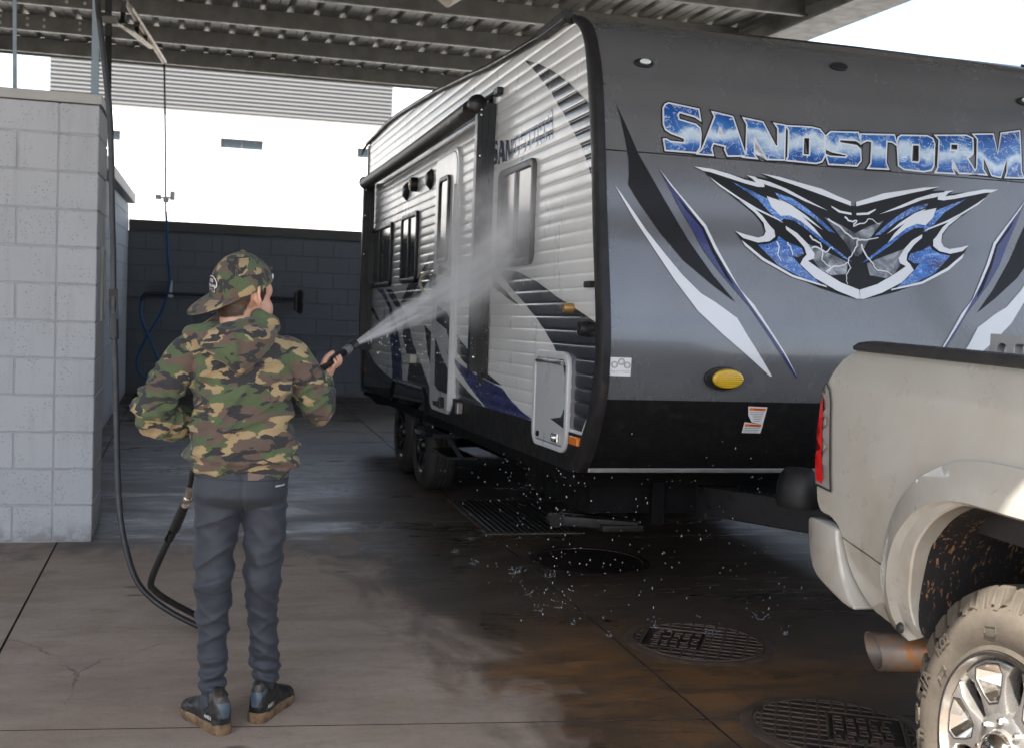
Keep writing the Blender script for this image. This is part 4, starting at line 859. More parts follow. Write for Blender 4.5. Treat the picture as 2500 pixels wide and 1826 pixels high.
# lettering of the nose: dark halo, white rim, blue face
def offset_loops(loops,d):
    cd=bpy.data.curves.new('t','CURVE'); cd.dimensions='2D'; cd.fill_mode='NONE'
    out=[]
    for li,lp in enumerate(loops):
        n=len(lp); A=sum(lp[i][0]*lp[(i+1)%n][1]-lp[(i+1)%n][0]*lp[i][1] for i in range(n)); sgn=1 if A>0 else -1
        if li>0: sgn=-sgn
        res=[]
        for i in range(n):
            p0,p1,p2=Vector(lp[i-1]),Vector(lp[i]),Vector(lp[(i+1)%n]); e0=(p1-p0).normalized(); e1=(p2-p1).normalized()
            n0=Vector((e0.y,-e0.x))*sgn; n1=Vector((e1.y,-e1.x))*sgn; m_=(n0+n1)
            if m_.length<1e-4: m_=n0
            m_.normalize(); s=d/max(.45,m_.dot(n1)); res.append(tuple(p1+m_*s))
        out.append(res)
    bpy.data.curves.remove(cd); return out
lay=[(.0135,'gblack',.0035),(.0070,'gwhite',.0046),(0,'letter',.0058)]
for lp in let:
    base=None
    for d,m_,off in lay:
        loops=offset_loops(lp,d) if d else lp
        if base is None: base=front_sheet('letter',loops,off,M[m_],f_up)
        else: front_sheet('letter_face' if d==0 else 'letter_rim',loops,off,M[m_],f_up)
# corner trim, left and right
def resamp(pts,n):
    L=[0]
    for a,b in zip(pts,pts[1:]): L.append(L[-1]+math.hypot(b[0]-a[0],b[1]-a[1]))
    return [(interp(L[-1]*k/(n-1),L,[p[0] for p in pts]),interp(L[-1]*k/(n-1),L,[p[1] for p in pts])) for k in range(n)]
po=resamp(prf,60); pi_=resamp(pri,60)
for s,x0 in ((-1,0),(1,TW)):
    rings=[]
    for (a,b),(c,d) in zip(po,pi_):
        n=Vector((a-c,b-d)); n.normalize()
        rings.append([(x0,c,d),(x0+s*.016,c,d),(x0+s*.018,a,b),(x0+s*.010,a+n.x*.010,b+n.y*.010),(x0-s*.022,a+n.x*.010,b+n.y*.010),(x0-s*.022,a,b)])
    bm=BM(); loft(bm,rings,closed=True,cap0=True,cap1=True); obj('corner_trim',bm,M['ttrim'],tr,50)
# roof, far side, rear, floor
rings=[]
us=[.47,.7,1.164,1.6,2.0,2.4,2.95,3.5,4.28,4.96,5.5,6.0,6.585]
for u in us: rings.append([(x,u,ztop(u)+.02*math.sin(math.pi*x/TW)) for x in [TW*k/10 for k in range(11)]])
bm=BM(); loft(bm,rings,closed=False); obj('roof',bm,simple('roof_membrane',(.5,.5,.48),.6),tr,60)
bm=BM(); vs=[bm.verts.new((TW-.002,u,z)) for u,z in outl+top+[(6.585,.705)]]; bm.faces.new(vs); obj('far_side',bm,M['siding'],tr)
bm=BM(); box(bm,.0,TW,6.585,6.61,.705,3.02,.004); obj('rear_wall',bm,M['siding'],tr)
bm=BM(); box(bm,.012,TW-.012,.30,6.57,.64,.70); obj('underbelly',bm,M['under'],tr)
bm=BM(); tube(bm,[(-.02,u,ztop(u)+.002) for u in (.5,.9,1.4,2.0,2.4,2.95,3.5,4.28,4.96,5.5,6.0,6.6)],.017,8); obj('roof_gutter',bm,M['ttrim'],tr,60)
bm=BM(); tube(bm,[(-.018,6.55,ztop(6.5)),(-.03,6.75,2.985),(-.035,6.86,2.945)],[.016,.012,.004],8); obj('rain_spout',bm,M['ttrim'],tr,60)
bm=BM(); box(bm,-.055,-.006,.50,.92,2.755,2.80,.006); obj('rain_spout',bm,M['ttrim'],tr)
bm=BM(); box(bm,-.014,-.004,6.55,6.60,.72,3.0,.003); obj('corner_trim',bm,M['ttrim'],tr)
# windows
def window(q,mid=None,awn=False):
    u0,u1=min(p[0] for p in q),max(p[0] for p in q); z0,z1=min(p[1] for p in q),max(p[1] for p in q)
    ro=rr(u0,u1,z0,z1,.055); ri=rr(u0+.038,u1-.038,z0+.038,z1-.038,.03)
    w_=plate('window',[ro,ri],.0,.024,M['ttrim'],tr,smap,.004,40)
    um=(u0+u1)/2 if mid is None else mid
    for a,b,dd in ((u0+.038,um,.010),(um,u1-.038,.014)):
        plate('pane',[rr(a+.002,b-.002,z0+.038,z1-.038,.012)],.004,dd,M['tglass'],w_,smap)
    bm=BM(); box(bm,-.021,-.005,um-.014,um+.014,z0+.035,z1-.035,.002); obj('mullion',bm,M['ttrim'],w_)
    return w_
window(q['WIN1'],1.34); window(q['WIN2'],4.36); window(q['WIN3'],5.72)
# entry door
M['doorw']=mat_paint('door_grey_white',(.50,.51,.52),.3,.25,.05,bump=.003)
du0,du1,dz0,dz1=2.68,3.36,.757,2.486
door=plate('door',[rr(du0+.03,du1-.03,dz0+.02,dz1-.03,.09)],.0,.026,M['doorw'],tr,smap,.003)
plate('door_frame',[rr(du0,du1,dz0,dz1,.11),rr(du0+.028,du1-.028,dz0+.018,dz1-.028,.092)],.0,.022,M['gwhite'],door,smap,.003)
bm=BM(); tube(bm,[(-.030,du0+.02,dz0+.03),(-.030,du0+.02,dz1-.25)],.013,8); obj('door_hinge',bm,M['gwhite'],door,60)
dw=q['DWIN']; a0,a1=2.87,3.18; b0,b1=1.745,2.32
dwf=plate('door_window',[rr(a0,a1,b0,b1,.05),rr(a0+.03,a1-.03,b0+.03,b1-.03,.03)],.026,.044,M['ttrim'],door,smap,.003,40)
plate('pane',[rr(a0+.03,a1-.03,b0+.03,b1-.03,.03)],.027,.033,M['tglass'],door,smap)
for k,m_ in (('TOP','tdark'),('MID','tdark'),('LOWD','tdark'),('BLUE','tblue')):
    lp=[(max(du0+.035,min(du1-.035,a)),b) for a,b in dr[k]]
    plate('swoosh',[lp],.0262,.0272,M[m_],door,smap)
bm=BM(); box(bm,-.06,-.024,3.235,3.315,1.58,1.68,.008); obj('door_lock',bm,M['black_metal'],door)
bm=BM(); tube(bm,cr([(-.026,3.44,1.71),(-.07,3.47,1.68),(-.085,3.49,1.63),(-.07,3.47,1.57),(-.026,3.42,1.54)],5),.011,8); obj('grab_handle',bm,simple('cream_handle',(.42,.37,.28),.4),tr,60)
bm=BM(); box(bm,-.07,-.026,2.90,3.02,.80,.835,.006); box(bm,-.06,-.026,2.86,2.90,.79,.865,.006); obj('door_catch',bm,M['black_metal'],door)
bm=BM(); box(bm,-.05,-.012,2.38,2.44,.79,.86,.006); obj('door_holder',bm,M['alumtrim'],tr)
# baggage hatch
hu0,hu1,hz0,hz1=.335,.875,.775,1.235
hatch=plate('baggage_hatch',[rr(hu0+.04,hu1-.04,hz0+.03,hz1-.04,.03)],.0,.020,M['doorw'],tr,smap,.003)
plate('hatch_frame',[rr(hu0,hu1,hz0,hz1,.075),rr(hu0+.036,hu1-.036,hz0+.026,hz1-.036,.04)],.0,.024,M['gwhite'],hatch,smap,.004,40)
bm=BM(); tube(bm,[(-.027,hu0+.07,hz1-.052),(-.027,hu1-.07,hz1-.052)],.010,8); obj('hatch_hinge',bm,M['alumtrim'],hatch,60)
for k in ('A','B'):
    lp=[(max(hu0+.045,min(hu1-.045,a)),max(hz0+.035,min(hz1-.045,b))) for a,b in ht[k]]
    plate('swoosh',[lp],.0202,.0212,M['tdark'],hatch,smap)
chrome=simple('chrome',(.7,.7,.7),.12,1.0,var=.05)
bm=BM(); box(bm,-.030,-.020,.445,.535,.815,.858,.004); obj('latch',bm,chrome,hatch)
bm=BM(); lathe(bm,[(.016,.0),(.016,.008),(.010,.014),(0,.016)],14,'x',Matrix.Translation((-.028,.49,.836))@Matrix.Rotation(math.pi,4,'Z')); obj('key_lock',bm,chrome,hatch,40)
bm=BM(); lathe(bm,[(.014,.0),(.014,.01),(.006,.014),(0,.014)],14,'x',Matrix.Translation((-.019,.765,.83))@Matrix.Rotation(math.pi,4,'Z')); obj('key_lock',bm,M['black_metal'],hatch,40)
# small fittings of the side
def tlens(name,c,rough=.2):
    t=NT(name); v=t.coord('Object'); h=t.math('SINE',t.math('MULTIPLY',t.sep(v)[2],700)); t.set(color=c,rough=rough,coat=.6); t.bump(h,.25,.002); return t.m
M['orange']=tlens('amber_marker',(.80,.20,.008)); M['amber']=tlens('yellow_lens',(.55,.34,.02))
plate('side_marker',[rr(.165,.278,.829,.868,.005)],.009,.028,M['orange'],tr,smap,.003)
def disc(name,u,z,r,d,m,par=tr):
    bm=BM(); lathe(bm,[(r,.0),(r,d*.6),(r*.85,d),(r*.5,d),(r*.45,d*.8),(0,d*.8)],20,'x',Matrix.Translation((0,u,z))@Matrix.Rotation(math.pi,4,'Z')); return obj(name,bm,m,par,40)
disc('water_inlet',.158,1.343,.034,.04,M['ttrim']); disc('water_valve',.355,1.435,.022,.05,simple('brass_valve',(.42,.26,.10),.4,.6))
bm=BM(); box(bm,-.03,-.004,.075,.15,1.522,1.55,.004); obj('cable_port',bm,M['ttrim'],tr)
for k in ('SPK1','SPK2'):
    c=q[k]; u=(c[2][0]+c[3][0])/2; z=(c[0][1]+c[1][1])/2
    bm=BM(); lathe(bm,[(.0,.035),(.6,.03),(1,.0)],20,'x',Matrix.Translation((-.006,u,z))@Matrix.Rotation(math.pi,4,'Z')@Matrix.Diagonal((1,.10,.074,1))); obj('outdoor_speaker',bm,M['ttrim'],tr,60)
lm=disc('porch_light',4.16,2.385,.055,.055,M['ttrim']); bm=BM(); lathe(bm,[(0,.062),(.035,.058),(.045,.05)],16,'x',Matrix.Translation((0,4.16,2.385))@Matrix.Rotation(math.pi,4,'Z')); obj('lens',bm,simple('porch_lens',(.40,.27,.05),.3),lm,60)
bm=BM(); box(bm,-.055,-.004,3.93,4.10,1.04,1.105,.006); obj('outlet_box',bm,simple('outlet_cover',(.52,.51,.44),.45),tr)
plate('reflector',[rr(6.38,6.44,.86,.90,.005)],.006,.012,simple('red_reflector',(.35,.02,.02),.3),tr,smap)
bm=BM(); box(bm,-.04,-.004,1.70,1.80,2.63,2.672,.006); bar(bm,(-.03,1.78,2.65),(-.075,1.95,2.62),.022,.02,.004); obj('awning_bracket',bm,M['black_metal'],tr)
# awning
aw=empty('awning_tmp'); bpy.data.objects.remove(aw)
t=NT('awning_vinyl'); v=t.coord('Object'); X,Y,Zc=t.sep(v)
wv=t.math('MULTIPLY',t.math('SINE',t.math('ADD',t.math('MULTIPLY',Y,130),t.math('MULTIPLY',t.noise(v,7,3),14))),t.maprange(Y,2.0,3.7,1,.0)); t.set(color=t.ramp(t.noise(v,3,5),[(.3,(.045,.042,.040)),(.7,(.075,.07,.066))]),rough=.5)
t.bump(t.math('ADD',wv,t.noise(v,25,4)),.35,.006); M['vinyl']=t.m
bm=BM(); tube(bm,[(-.115,1.86+ (6.04-1.86)*k/30,2.592-.010*k/30-.012*math.sin(math.pi*k/30)) for k in range(31)],.051,18); roll=obj('awning_roll',bm,M['vinyl'],tr,60)
for u,s in ((1.845,-1),(6.05,1)):
    bm=BM(); lathe(bm,[(.0,.024),(.036,.022),(.053,.010),(.055,-.02)],24,'y',Matrix.Translation((-.115,u,2.592))@(Matrix.Identity(4) if s>0 else Matrix.Rotation(math.pi,4,'Z'))); obj('end_cap',bm,M['black_metal'],roll,40)
bm=BM(); box(bm,-.03,-.002,1.93,6.1,2.62,2.66,.004); obj('awning_rail',bm,M['ttrim'],tr)
bm=BM(); vs=[[bm.verts.new((x,u,z)) for u in (1.95,3,4,5,6.0)] for x,z in ((-.02,2.64),(-.07,2.655))]
for k in range(4): bm.faces.new((vs[0][k],vs[0][k+1],vs[1][k+1],vs[1][k]))
obj('awning_flap',bm,M['vinyl'],tr)
for u in (1.83,6.10):
    bm=BM()
    box(bm,-.115,-.010,u,u+.012,1.075,2.60,.002); box(bm,-.115,-.100,u+.012,u+.06,1.075,2.60,.002); box(bm,-.024,-.010,u+.012,u+.06,1.075,2.60,.002)
    box(bm,-.085,-.070,u-.008,u,1.12,2.58,.001); box(bm,-.050,-.035,u-.008,u,1.12,2.58,.001)
    a=obj('awning_arm',bm,M['black_metal'],tr)
    bm=BM(); bar(bm,(-.06,u+.02,1.09),(-.03,u+.02,1.00),.03,.02,.003); obj('arm_foot',bm,M['black_metal'],a)
    for z in (1.16,1.95,2.30,2.53,2.56):
        bm=BM(); lathe(bm,[(0,.006),(.006,.005),(.007,0)],8,'y',Matrix.Translation((-.095,u-.001,z))@Matrix.Rotation(math.pi,4,'Z')); obj('rivet',bm,chrome,a)
# fittings of the nose
def oval(cx_,cz_,a,b,n=28): return [(cx_+a*math.cos(2*math.pi*k/n),cz_+b*math.sin(2*math.pi*k/n)) for k in range(n)]
for cx_ in (.55,2*CXF-.55):
    l_=plate('clearance_lamp',[oval(cx_-.008,1.1535,.088,.050)],.0,.018,M['ttrim'],tr,fmap,.004,50); plate('lens',[oval(cx_+.006,1.1545,.073,.041)],.016,.040,M['amber'],l_,fmap,.010,50)
for cx_ in (.2235,2*CXF-.2235):
    l_=plate('marker_lamp',[oval(cx_,2.515,.046,.019)],.0,.014,M['ttrim'],tr,fmap,.003,50); plate('lens',[oval(cx_+.004,2.516,.026,.011)],.012,.024,simple('clear_lens',(.62,.66,.62),.15,coat=.5),l_,fmap,.003,50)
plate('marker_lamp',[oval(CXF,2.60,.046,.019)],.0,.014,M['ttrim'],tr,fmap,.003,50)
paper=simple('sticker_white',(.66,.66,.66),.45,var=.04)
ink=simple('sticker_ink',(.05,.05,.05),.5); oink=simple('sticker_orange',(.75,.17,.02),.5)
stk=plate('sticker',[fr['STK']],.001,.0022,paper,tr,fmap)
for (cx_,cz_) in ((.044,1.199),(.074,1.212),(.101,1.198)):
    plate('print',[oval(cx_,cz_,.0145,.0140),oval(cx_,cz_,.0122,.0118)],.0022,.0027,ink,stk,fmap); plate('print',[oval(cx_,cz_,.0095,.0092),oval(cx_,cz_,.0085,.0082)],.0022,.0027,ink,stk,fmap)
def textmesh(body,size,mapf,m,parent,name='lettering',bold=0,align='CENTER',d=.0005):
    cd=bpy.data.curves.new(name,'FONT'); cd.body=body; cd.size=size; cd.align_x=align; cd.align_y='CENTER'; cd.offset=bold; cd.resolution_u=3
    o=bpy.data.objects.new('t',cd); col.objects.link(o); dg=bpy.context.evaluated_depsgraph_get(); me=bpy.data.meshes.new_from_object(o.evaluated_get(dg)); bpy.data.objects.remove(o); bpy.data.curves.remove(cd)
    for v in me.vertices: v.co=mapf(v.co.x,v.co.y)
    me.materials.clear(); me.materials.append(m); me.name=name
    return link(bpy.data.objects.new(name,me),parent)
textmesh('This unit has been torqued using the',.0058,lambda x,y:fmap(.071+x,1.174+y,.0026),ink,stk); textmesh('star pattern to _______ foot Pounds',.0058,lambda x,y:fmap(.071+x,1.167+y,.0026),ink,stk); textmesh('By_____________',.0055,lambda x,y:fmap(.045+x,1.159+y,.0026),ink,stk)
for kk,(wq,cx_,zt,wd) in enumerate(((fr['W1'],.730,1.0225,.083),(fr['W2'],.7275,.9505,.083))):
    s_=plate('warning_sticker',[wq],.004+.001*kk,.0052+.001*kk,paper,tr,fmap); dd=.0056+.001*kk
    x0=cx_-wd/2+.002; plate('print',[[(x0,zt-.006),(x0+wd-.004,zt-.008),(x0+wd-.003,zt+.004),(x0,zt+.006)]],dd-.0002,dd,oink,s_,fmap)
    textmesh('WARNING',.010,lambda x,y:fmap(cx_+.006+x,zt-.001+y,dd+.0004),ink,s_,bold=.0002)
    for r_ in range(6 if kk==0 else 3):
        zz=zt-.014-.0078*r_; a0=x0+(.0 if r_<2 else .012)+(.004*r_ if kk==0 else -.006*r_); a1=x0+wd-.008-.002*r_
        plate('print',[[(a0+.003,zz-.0012),(a1,zz-.0012),(a1,zz+.0012),(a0+.003,zz+.0012)]],dd-.0003,dd-.0001,simple('ink_grey',(.22,.22,.22),.6) if 'ig' not in M else M['ig'],s_,fmap)
# chassis, tongue, jack, axle gear
bm=BM()
for x in (.42,TW-.42): box(bm,x-.03,x+.03,.28,6.4,.46,.66,.004)
for y in (.45,1.6,2.9,4.3,5.6): box(bm,.42,TW-.42,y-.03,y+.03,.50,.62)
obj('chassis',bm,M['under'],tr)
bm=BM(); box(bm,.10,TW-.10,.32,.36,.51,.70); box(bm,.10,.15,.36,1.3,.50,.64); obj('front_crossmember',bm,M['under'],tr)
HY=-1.02; HX=CXF
for s in (-1,1):
    bm=BM(); bar(bm,(HX+s*.60,.45,.565),(HX+s*.06,HY+.05,.60),.075,.135,.006); obj('tongue_rail',bm,M['black_metal'],tr)
bm=BM(); box(bm,HX-.06,HX+.06,HY-.12,HY+.22,.52,.64,.02); lathe(bm,[(0,.06),(.05,.05),(.06,-.02),(.055,-.06)],14,'z',Matrix.Translation((HX,HY-.10,.60))); obj('coupler',bm,M['black_metal'],tr,40)
bm=BM(); tube(bm,[(HX,HY+.30,.30),(HX,HY+.30,1.02)],.032,12); box(bm,HX-.08,HX+.08,HY+.24,HY+.36,.29,.305); box(bm,HX-.07,HX+.07,HY+.22,HY+.40,.96,1.10,.02); obj('tongue_jack',bm,M['black_metal'],tr,40)
bm=BM(); box(bm,HX-.22,HX+.30,HY+.46,HY+.70,.66,.86,.04,3); obj('battery_cover',bm,M['rock'],tr,50)
bm=BM()
rings=[]
for z,s in ((.74,.13),(.76,.14),(.83,.135),(.88,.11),(.90,.08)):
    rings.append([(.775+s*.62*math.cos(t),-.35+s*.8*math.sin(t),z-.10) for t in [2*math.pi*k/12+.26 for k in range(12)]])
loft(bm,rings,cap0=True,cap1=True); obj('jack_cover',bm,simple('black_vinyl_cover',(.008,.008,.009),.55,var=.3,bump=.6,bscale=14),tr,45)
bm=BM(); tube(bm,cr([(HX-.14,HY+.1,.56),(HX-.2,HY+.02,.44),(HX-.26,HY-.06,.36),(HX-.2,HY-.16,.44),(HX-.1,HY-.24,.58)],7),.006,6); obj('breakaway_cable',bm,M['black_rubber'],tr,60)
bm=BM(); bar(bm,(-.05,.42,.47),(.34,.34,.445),.07,.045,.006); bar(bm,(.02,.50,.475),(.40,.46,.44),.05,.03,.004); box(bm,.16,.36,.30,.36,.425,.455,.006); lathe(bm,[(0,.03),(.03,.028),(.034,0),(.034,-.03),(0,-.03)],14,'y',Matrix.Translation((-.04,.40,.47))); obj('stabiliser_jack',bm,simple('rusty_steel',(.010,.008,.007),.6,.3,var=.4,scale=14,dirt=.6,dirtc=(.028,.017,.010)),tr,40)
bm=BM(); rings=[[(.06,5.0,.70),(TW-.06,5.0,.70),(TW-.06,5.0,.64),(.06,5.0,.64)],[(.03,5.9,.70),(TW-.03,5.9,.70),(TW-.03,5.9,.60),(.03,5.9,.60)],[(.0,6.58,.71),(TW,6.58,.71),(TW,6.58,.69),(.0,6.58,.69)]]; loft(bm,rings,cap0=True,cap1=True); obj('tail_pan',bm,M['under'],tr)
# step
st=empty('entry_step'); st.parent=tr
bm=BM(); rings=[]
for k in range(9):
    y=2.80+.62*k/8; b_=.05*math.sin(math.pi*k/8); rings.append([(-.10-b_,y,.60),(-.105-b_,y,.625),(.10,y,.63),(.10,y,.60)])
loft(bm,rings,cap0=True,cap1=True); obj('tread',bm,simple('step_black_gloss',(.012,.012,.014),.18,.2,coat=.6),st,40)
for y in (2.82,3.40):
    bm=BM(); bar(bm,(.02,y,.61),(.16,y,.76),.02,.035,.003); bar(bm,(.0,y,.60),(.10,y,.46),.02,.03,.003); obj('step_arm',bm,M['black_metal'],st)
bm=BM(); box(bm,.0,.20,2.82,3.4,.455,.475,.004); obj('lower_tread',bm,M['black_metal'],st)
# tyres
tread=simple('trailer_tyre',(.028,.026,.024),.75,0,var=.3,scale=12,bump=.3,bscale=60,dirt=.5,dirtc=(.06,.048,.036))
wheelm=simple('trailer_wheel',(.020,.020,.022),.3,.6,var=.3,dirt=.3,dirtc=(.09,.06,.03))
Rt=.33
def twheel(u,x,flip):
    zc=Rt+math.tan(R(1.65))*(u)+.0
    e=bpy.data.objects.new('wheel',None); e.location=(x,u,zc); e.rotation_euler=(0,0,math.pi if flip else 0); link(e,tr)
    prof=[(.20,.02),(.215,.0),(.25,-.008),(.295,.004),(.318,.022),(.328,.045)]
    for c in (.068,.098,.128,.158): prof+=[(.330,c-.006),(.322,c-.005),(.322,c+.005),(.330,c+.006)]
    prof+=[(.328,.182),(.318,.205),(.295,.223),(.25,.232),(.20,.22)]
    bm=BM(); lathe(bm,prof,56,'x'); obj('tyre',bm,tread,e,35)
    bm=BM(); lathe(bm,[(.205,.015),(.20,.01),(.19,.02),(.18,.05),(.175,.20),(.205,.215)],40,'x'); rim=obj('rim',bm,wheelm,e,40)
    bm=BM()
    for k in range(8):
        b2=BM(); rings=[[(.045,-.030,.05),(.045,.030,.05),(.075,.030,.05),(.075,-.030,.05)],[(.03,-.018,.11),(.03,.018,.11),(.06,.018,.11),(.06,-.018,.11)],[(.02,-.024,.185),(.02,.024,.185),(.055,.024,.185),(.055,-.024,.185)]]
        loft(b2,rings,cap0=True,cap1=True); b2.transform(Matrix.Rotation(2*math.pi*k/8,4,'X')); me=bpy.data.meshes.new('t'); b2.to_mesh(me); b2.free(); bm.from_mesh(me); bpy.data.meshes.remove(me)
    obj('spokes',bm,wheelm,e,30)
    bm=BM(); lathe(bm,[(0,-.005),(.03,-.004),(.045,.008),(.05,.03),(.075,.04),(.08,.06)],20,'x'); obj('hub',bm,wheelm,e,40)
for u in (3.882,4.68):
    twheel(u,.03,False); twheel(u,TW-.03,True)
    bm=BM(); tube(bm,[(.2,u,.46),(TW-.2,u,.46)],.04,10); obj('axle',bm,M['under'],tr)
# ================================================================= TRUCK
TX=1.95; TC=2.95; WY,WZ,WR=2.425,.408,.408
tk_root=empty('pickup_truck',(TC,1.0,0)); tag(tk_root,'dusty cream pickup truck hitched to the trailer, cut by the right edge','truck')
def tpaint():
    t=NT('cream_truck_paint'); p=t.pos(); X,Y,Zc=t.sep(p)
    n=t.noise(p,1.8,6,.6); cc=t.ramp(n,[(.3,(.40,.39,.35)),(.7,(.45,.44,.40))])
    dust=t.math('MULTIPLY',t.maprange(t.noise(p,5,7,.68),.40,.72),t.maprange(Zc,1.25,.55,.18,.75))
    cc=t.mix(dust,cc,(.33,.285,.22))
    specks=t.math('MULTIPLY',t.maprange(t.vor(p,190),.10,.22,1,0),t.maprange(t.noise(p,9,5,.6),.45,.62))
    specks=t.math('MULTIPLY',specks,t.maprange(Zc,1.15,.6,.0,1))
    cc=t.mix(t.math('MULTIPLY',specks,.4),cc,(.14,.085,.045))
    t.set(color=cc,coat=1.0,coatr=.04,rough=t.maprange(t.noise(p,7,6,.7),.35,.7,.25,.45,'LINEAR'))
    return t.m
M['tpaint']=tpaint()
def mat_liner():
    t=NT('muddy_liner'); p=t.pos(); v=t.mapv(p,(85,85,30))
    sp=t.noise(v,1.0,3,.6,.5); m=t.math('MULTIPLY',t.maprange(sp,.58,.64),t.maprange(t.noise(p,9,3,.5),.36,.58))
    fine=t.maprange(t.vor(t.mapv(p,(1,1,.5)),120),.12,.2,.7,0)
    m=t.math('MAXIMUM',m,t.math('MULTIPLY',fine,t.maprange(t.noise(p,14,4),.5,.65)))
    t.set(color=t.mix(m,(.014,.013,.014),(.30,.16,.075)),rough=.75); t.bump(t.math('ADD',t.noise(p,160,3),m),.3,.003); return t.m
M['liner']=mat_liner()
M['bedcap']=simple('bed_rail_plastic',(.022,.021,.021),.55,var=.25,scale=14,bump=.3,bscale=200,dirt=.3,dirtc=(.09,.08,.065))
M['tyre']=simple('truck_tyre_dusty',(.098,.082,.064),.85,0,var=.28,scale=10,bump=.35,bscale=90,dirt=.6,dirtc=(.07,.058,.046))
M['alloy']=simple('polished_alloy',(.62,.60,.57),.16,1.0,var=.06,scale=8,dirt=.25,dirtc=(.30,.25,.18))
M['alloyp']=simple('painted_alloy',(.52,.50,.47),.3,.75,var=.08,dirt=.3,dirtc=(.25,.2,.14))
def bx(y,z):
    x=0.0
    if z>1.235: x+=.32*(z-1.235)+1.1*(z-1.235)**2
    if z<.80: x+=.9*(.80-z)**2
    x-=.012*math.sin(math.pi*max(0,min(1,(z-.75)/.49)))
    r=.05
    if y>3.385: d=min(y-3.385,r-.001); x+=r-math.sqrt(r*r-d*d)
    dd=math.hypot(y-WY,z-.50); x-=.020*max(0,1-max(0,dd-.55)/.22)**2 if dd<.77 else 0
    return x
def tside(name,loops,off,m,parent,mirror=False,smooth=60,stepy=.045,stepz=.03):
    bm=BM(); polyfill(bm,loops); cut(bm,[.45+stepz*k for k in range(60)],1); cut(bm,[-4+stepy*k for k in range(180)],0)
    for v in bm.verts:
        y,z=v.co.x,v.co.y; x=bx(y,z)-off
        v.co=Vector((TX+x,y,z)) if not mirror else Vector((2*TC-TX-x,y,z))
    for f in bm.faces:
        f.normal_update()
        if (f.normal.x>0)!=mirror: f.normal_flip()
    o=obj(name,bm,m,None,180,recalc=False); sg=1 if mirror else -1; e_=.006
    o.data.normals_split_custom_set_from_vertices([Vector((sg,(bx(v.co.y+e_,v.co.z)-bx(v.co.y-e_,v.co.z))/(2*e_),(bx(v.co.y,v.co.z+e_)-bx(v.co.y,v.co.z-e_))/(2*e_))).normalized() for v in o.data.vertices])
    return kid(o,parent)
flo=[tuple(p) for p in tk['FLO']]; fli=[tuple(p) for p in tk['FLI']]
lin=[(2.425,1.002),(2.585,.998),(2.656,.975),(2.718,.939),(2.765,.895),(2.804,.844),(2.824,.78),(2.839,.704),(2.842,.647),(2.83,.605),(2.80,.590)]
def sym(c):
    c=[p for p in c if p[0]>=2.44]; return [(2*WY-a,b) for a,b in c[::-1]]+[(WY,c[0][1]+.001)]+c      # front half mirrored to the rear half
FO,FI,LI=[resamp(cr(sym(c),4),64) for c in (flo,fli,lin)]
bodyo=[(1.46,.565),(1.46,1.366)]+[(1.8,1.366),(2.464,1.366),(2.957,1.368),(3.271,1.370)]+cr(tk['REAR'],2)[2:]
bodyo=[p for p in bodyo if not (p[0]<2.955 and p[1]<.9 and p[0]>1.5)]
arch=[p for p in FO[::-1]]
bs=tside('bed_side',[bodyo+arch],0,M['tpaint'],tk_root)
tside('bed_side',[bodyo+arch],0,M['tpaint'],tk_root,True)
for mirror in (False,True):
    rings=[]
    for (a,b),(c,d),(e,f) in zip(FO,FI,LI):
        m1=((a*2+c)/3,(b*2+d)/3); m2=((a+2*c)/3,(b+2*d)/3)
        pts=[(bx(a,b)+.004,a,b),(bx(a,b)-.009,a,b),(bx(*m1)-.017,*m1),(bx(*m2)-.023,*m2),(bx(c,d)-.027,c,d),(bx(c,d)-.019,c*.6+e*.4,d*.6+f*.4),(bx(e,f)-.014,e,f),(bx(e,f)-.008,e-(e-WY)*.008,f-.004),(.014,e-(e-WY)*.008,f-.004)]
        rings.append([((TX+x) if not mirror else (2*TC-TX-x),y,z) for x,y,z in pts])
    bm=BM(); loft(bm,rings,closed=False); fl=kid(obj('fender_flare',bm,M['tpaint'],None,11),tk_root)
    if not mirror:
        for (y,z) in tk['CLIP']:
            bm=BM(); lathe(bm,[(0,.007),(.010,.006),(.014,.0),(.016,-.004)],12,'x',Matrix.Translation((TX-.024,y+.022,z+.01))@Matrix.Rotation(math.pi,4,'Z')); o=obj('push_clip',bm,M['bedcap'],fl,40); o.matrix_parent_inverse=Matrix.Identity(4)
    rings=[]
    for x in (.010,.06,.2,.4,.62): rings.append([((TX+x) if not mirror else (2*TC-TX-x),a-(a-WY)*.010,b-.003) for a,b in LI])
    bm=BM(); loft(bm,rings,closed=False); vs=[bm.verts.new(p) for p in rings[-1]]; bm.faces.new(vs)
    kid(obj('wheel_liner',bm,M['liner'],None,60),tk_root)
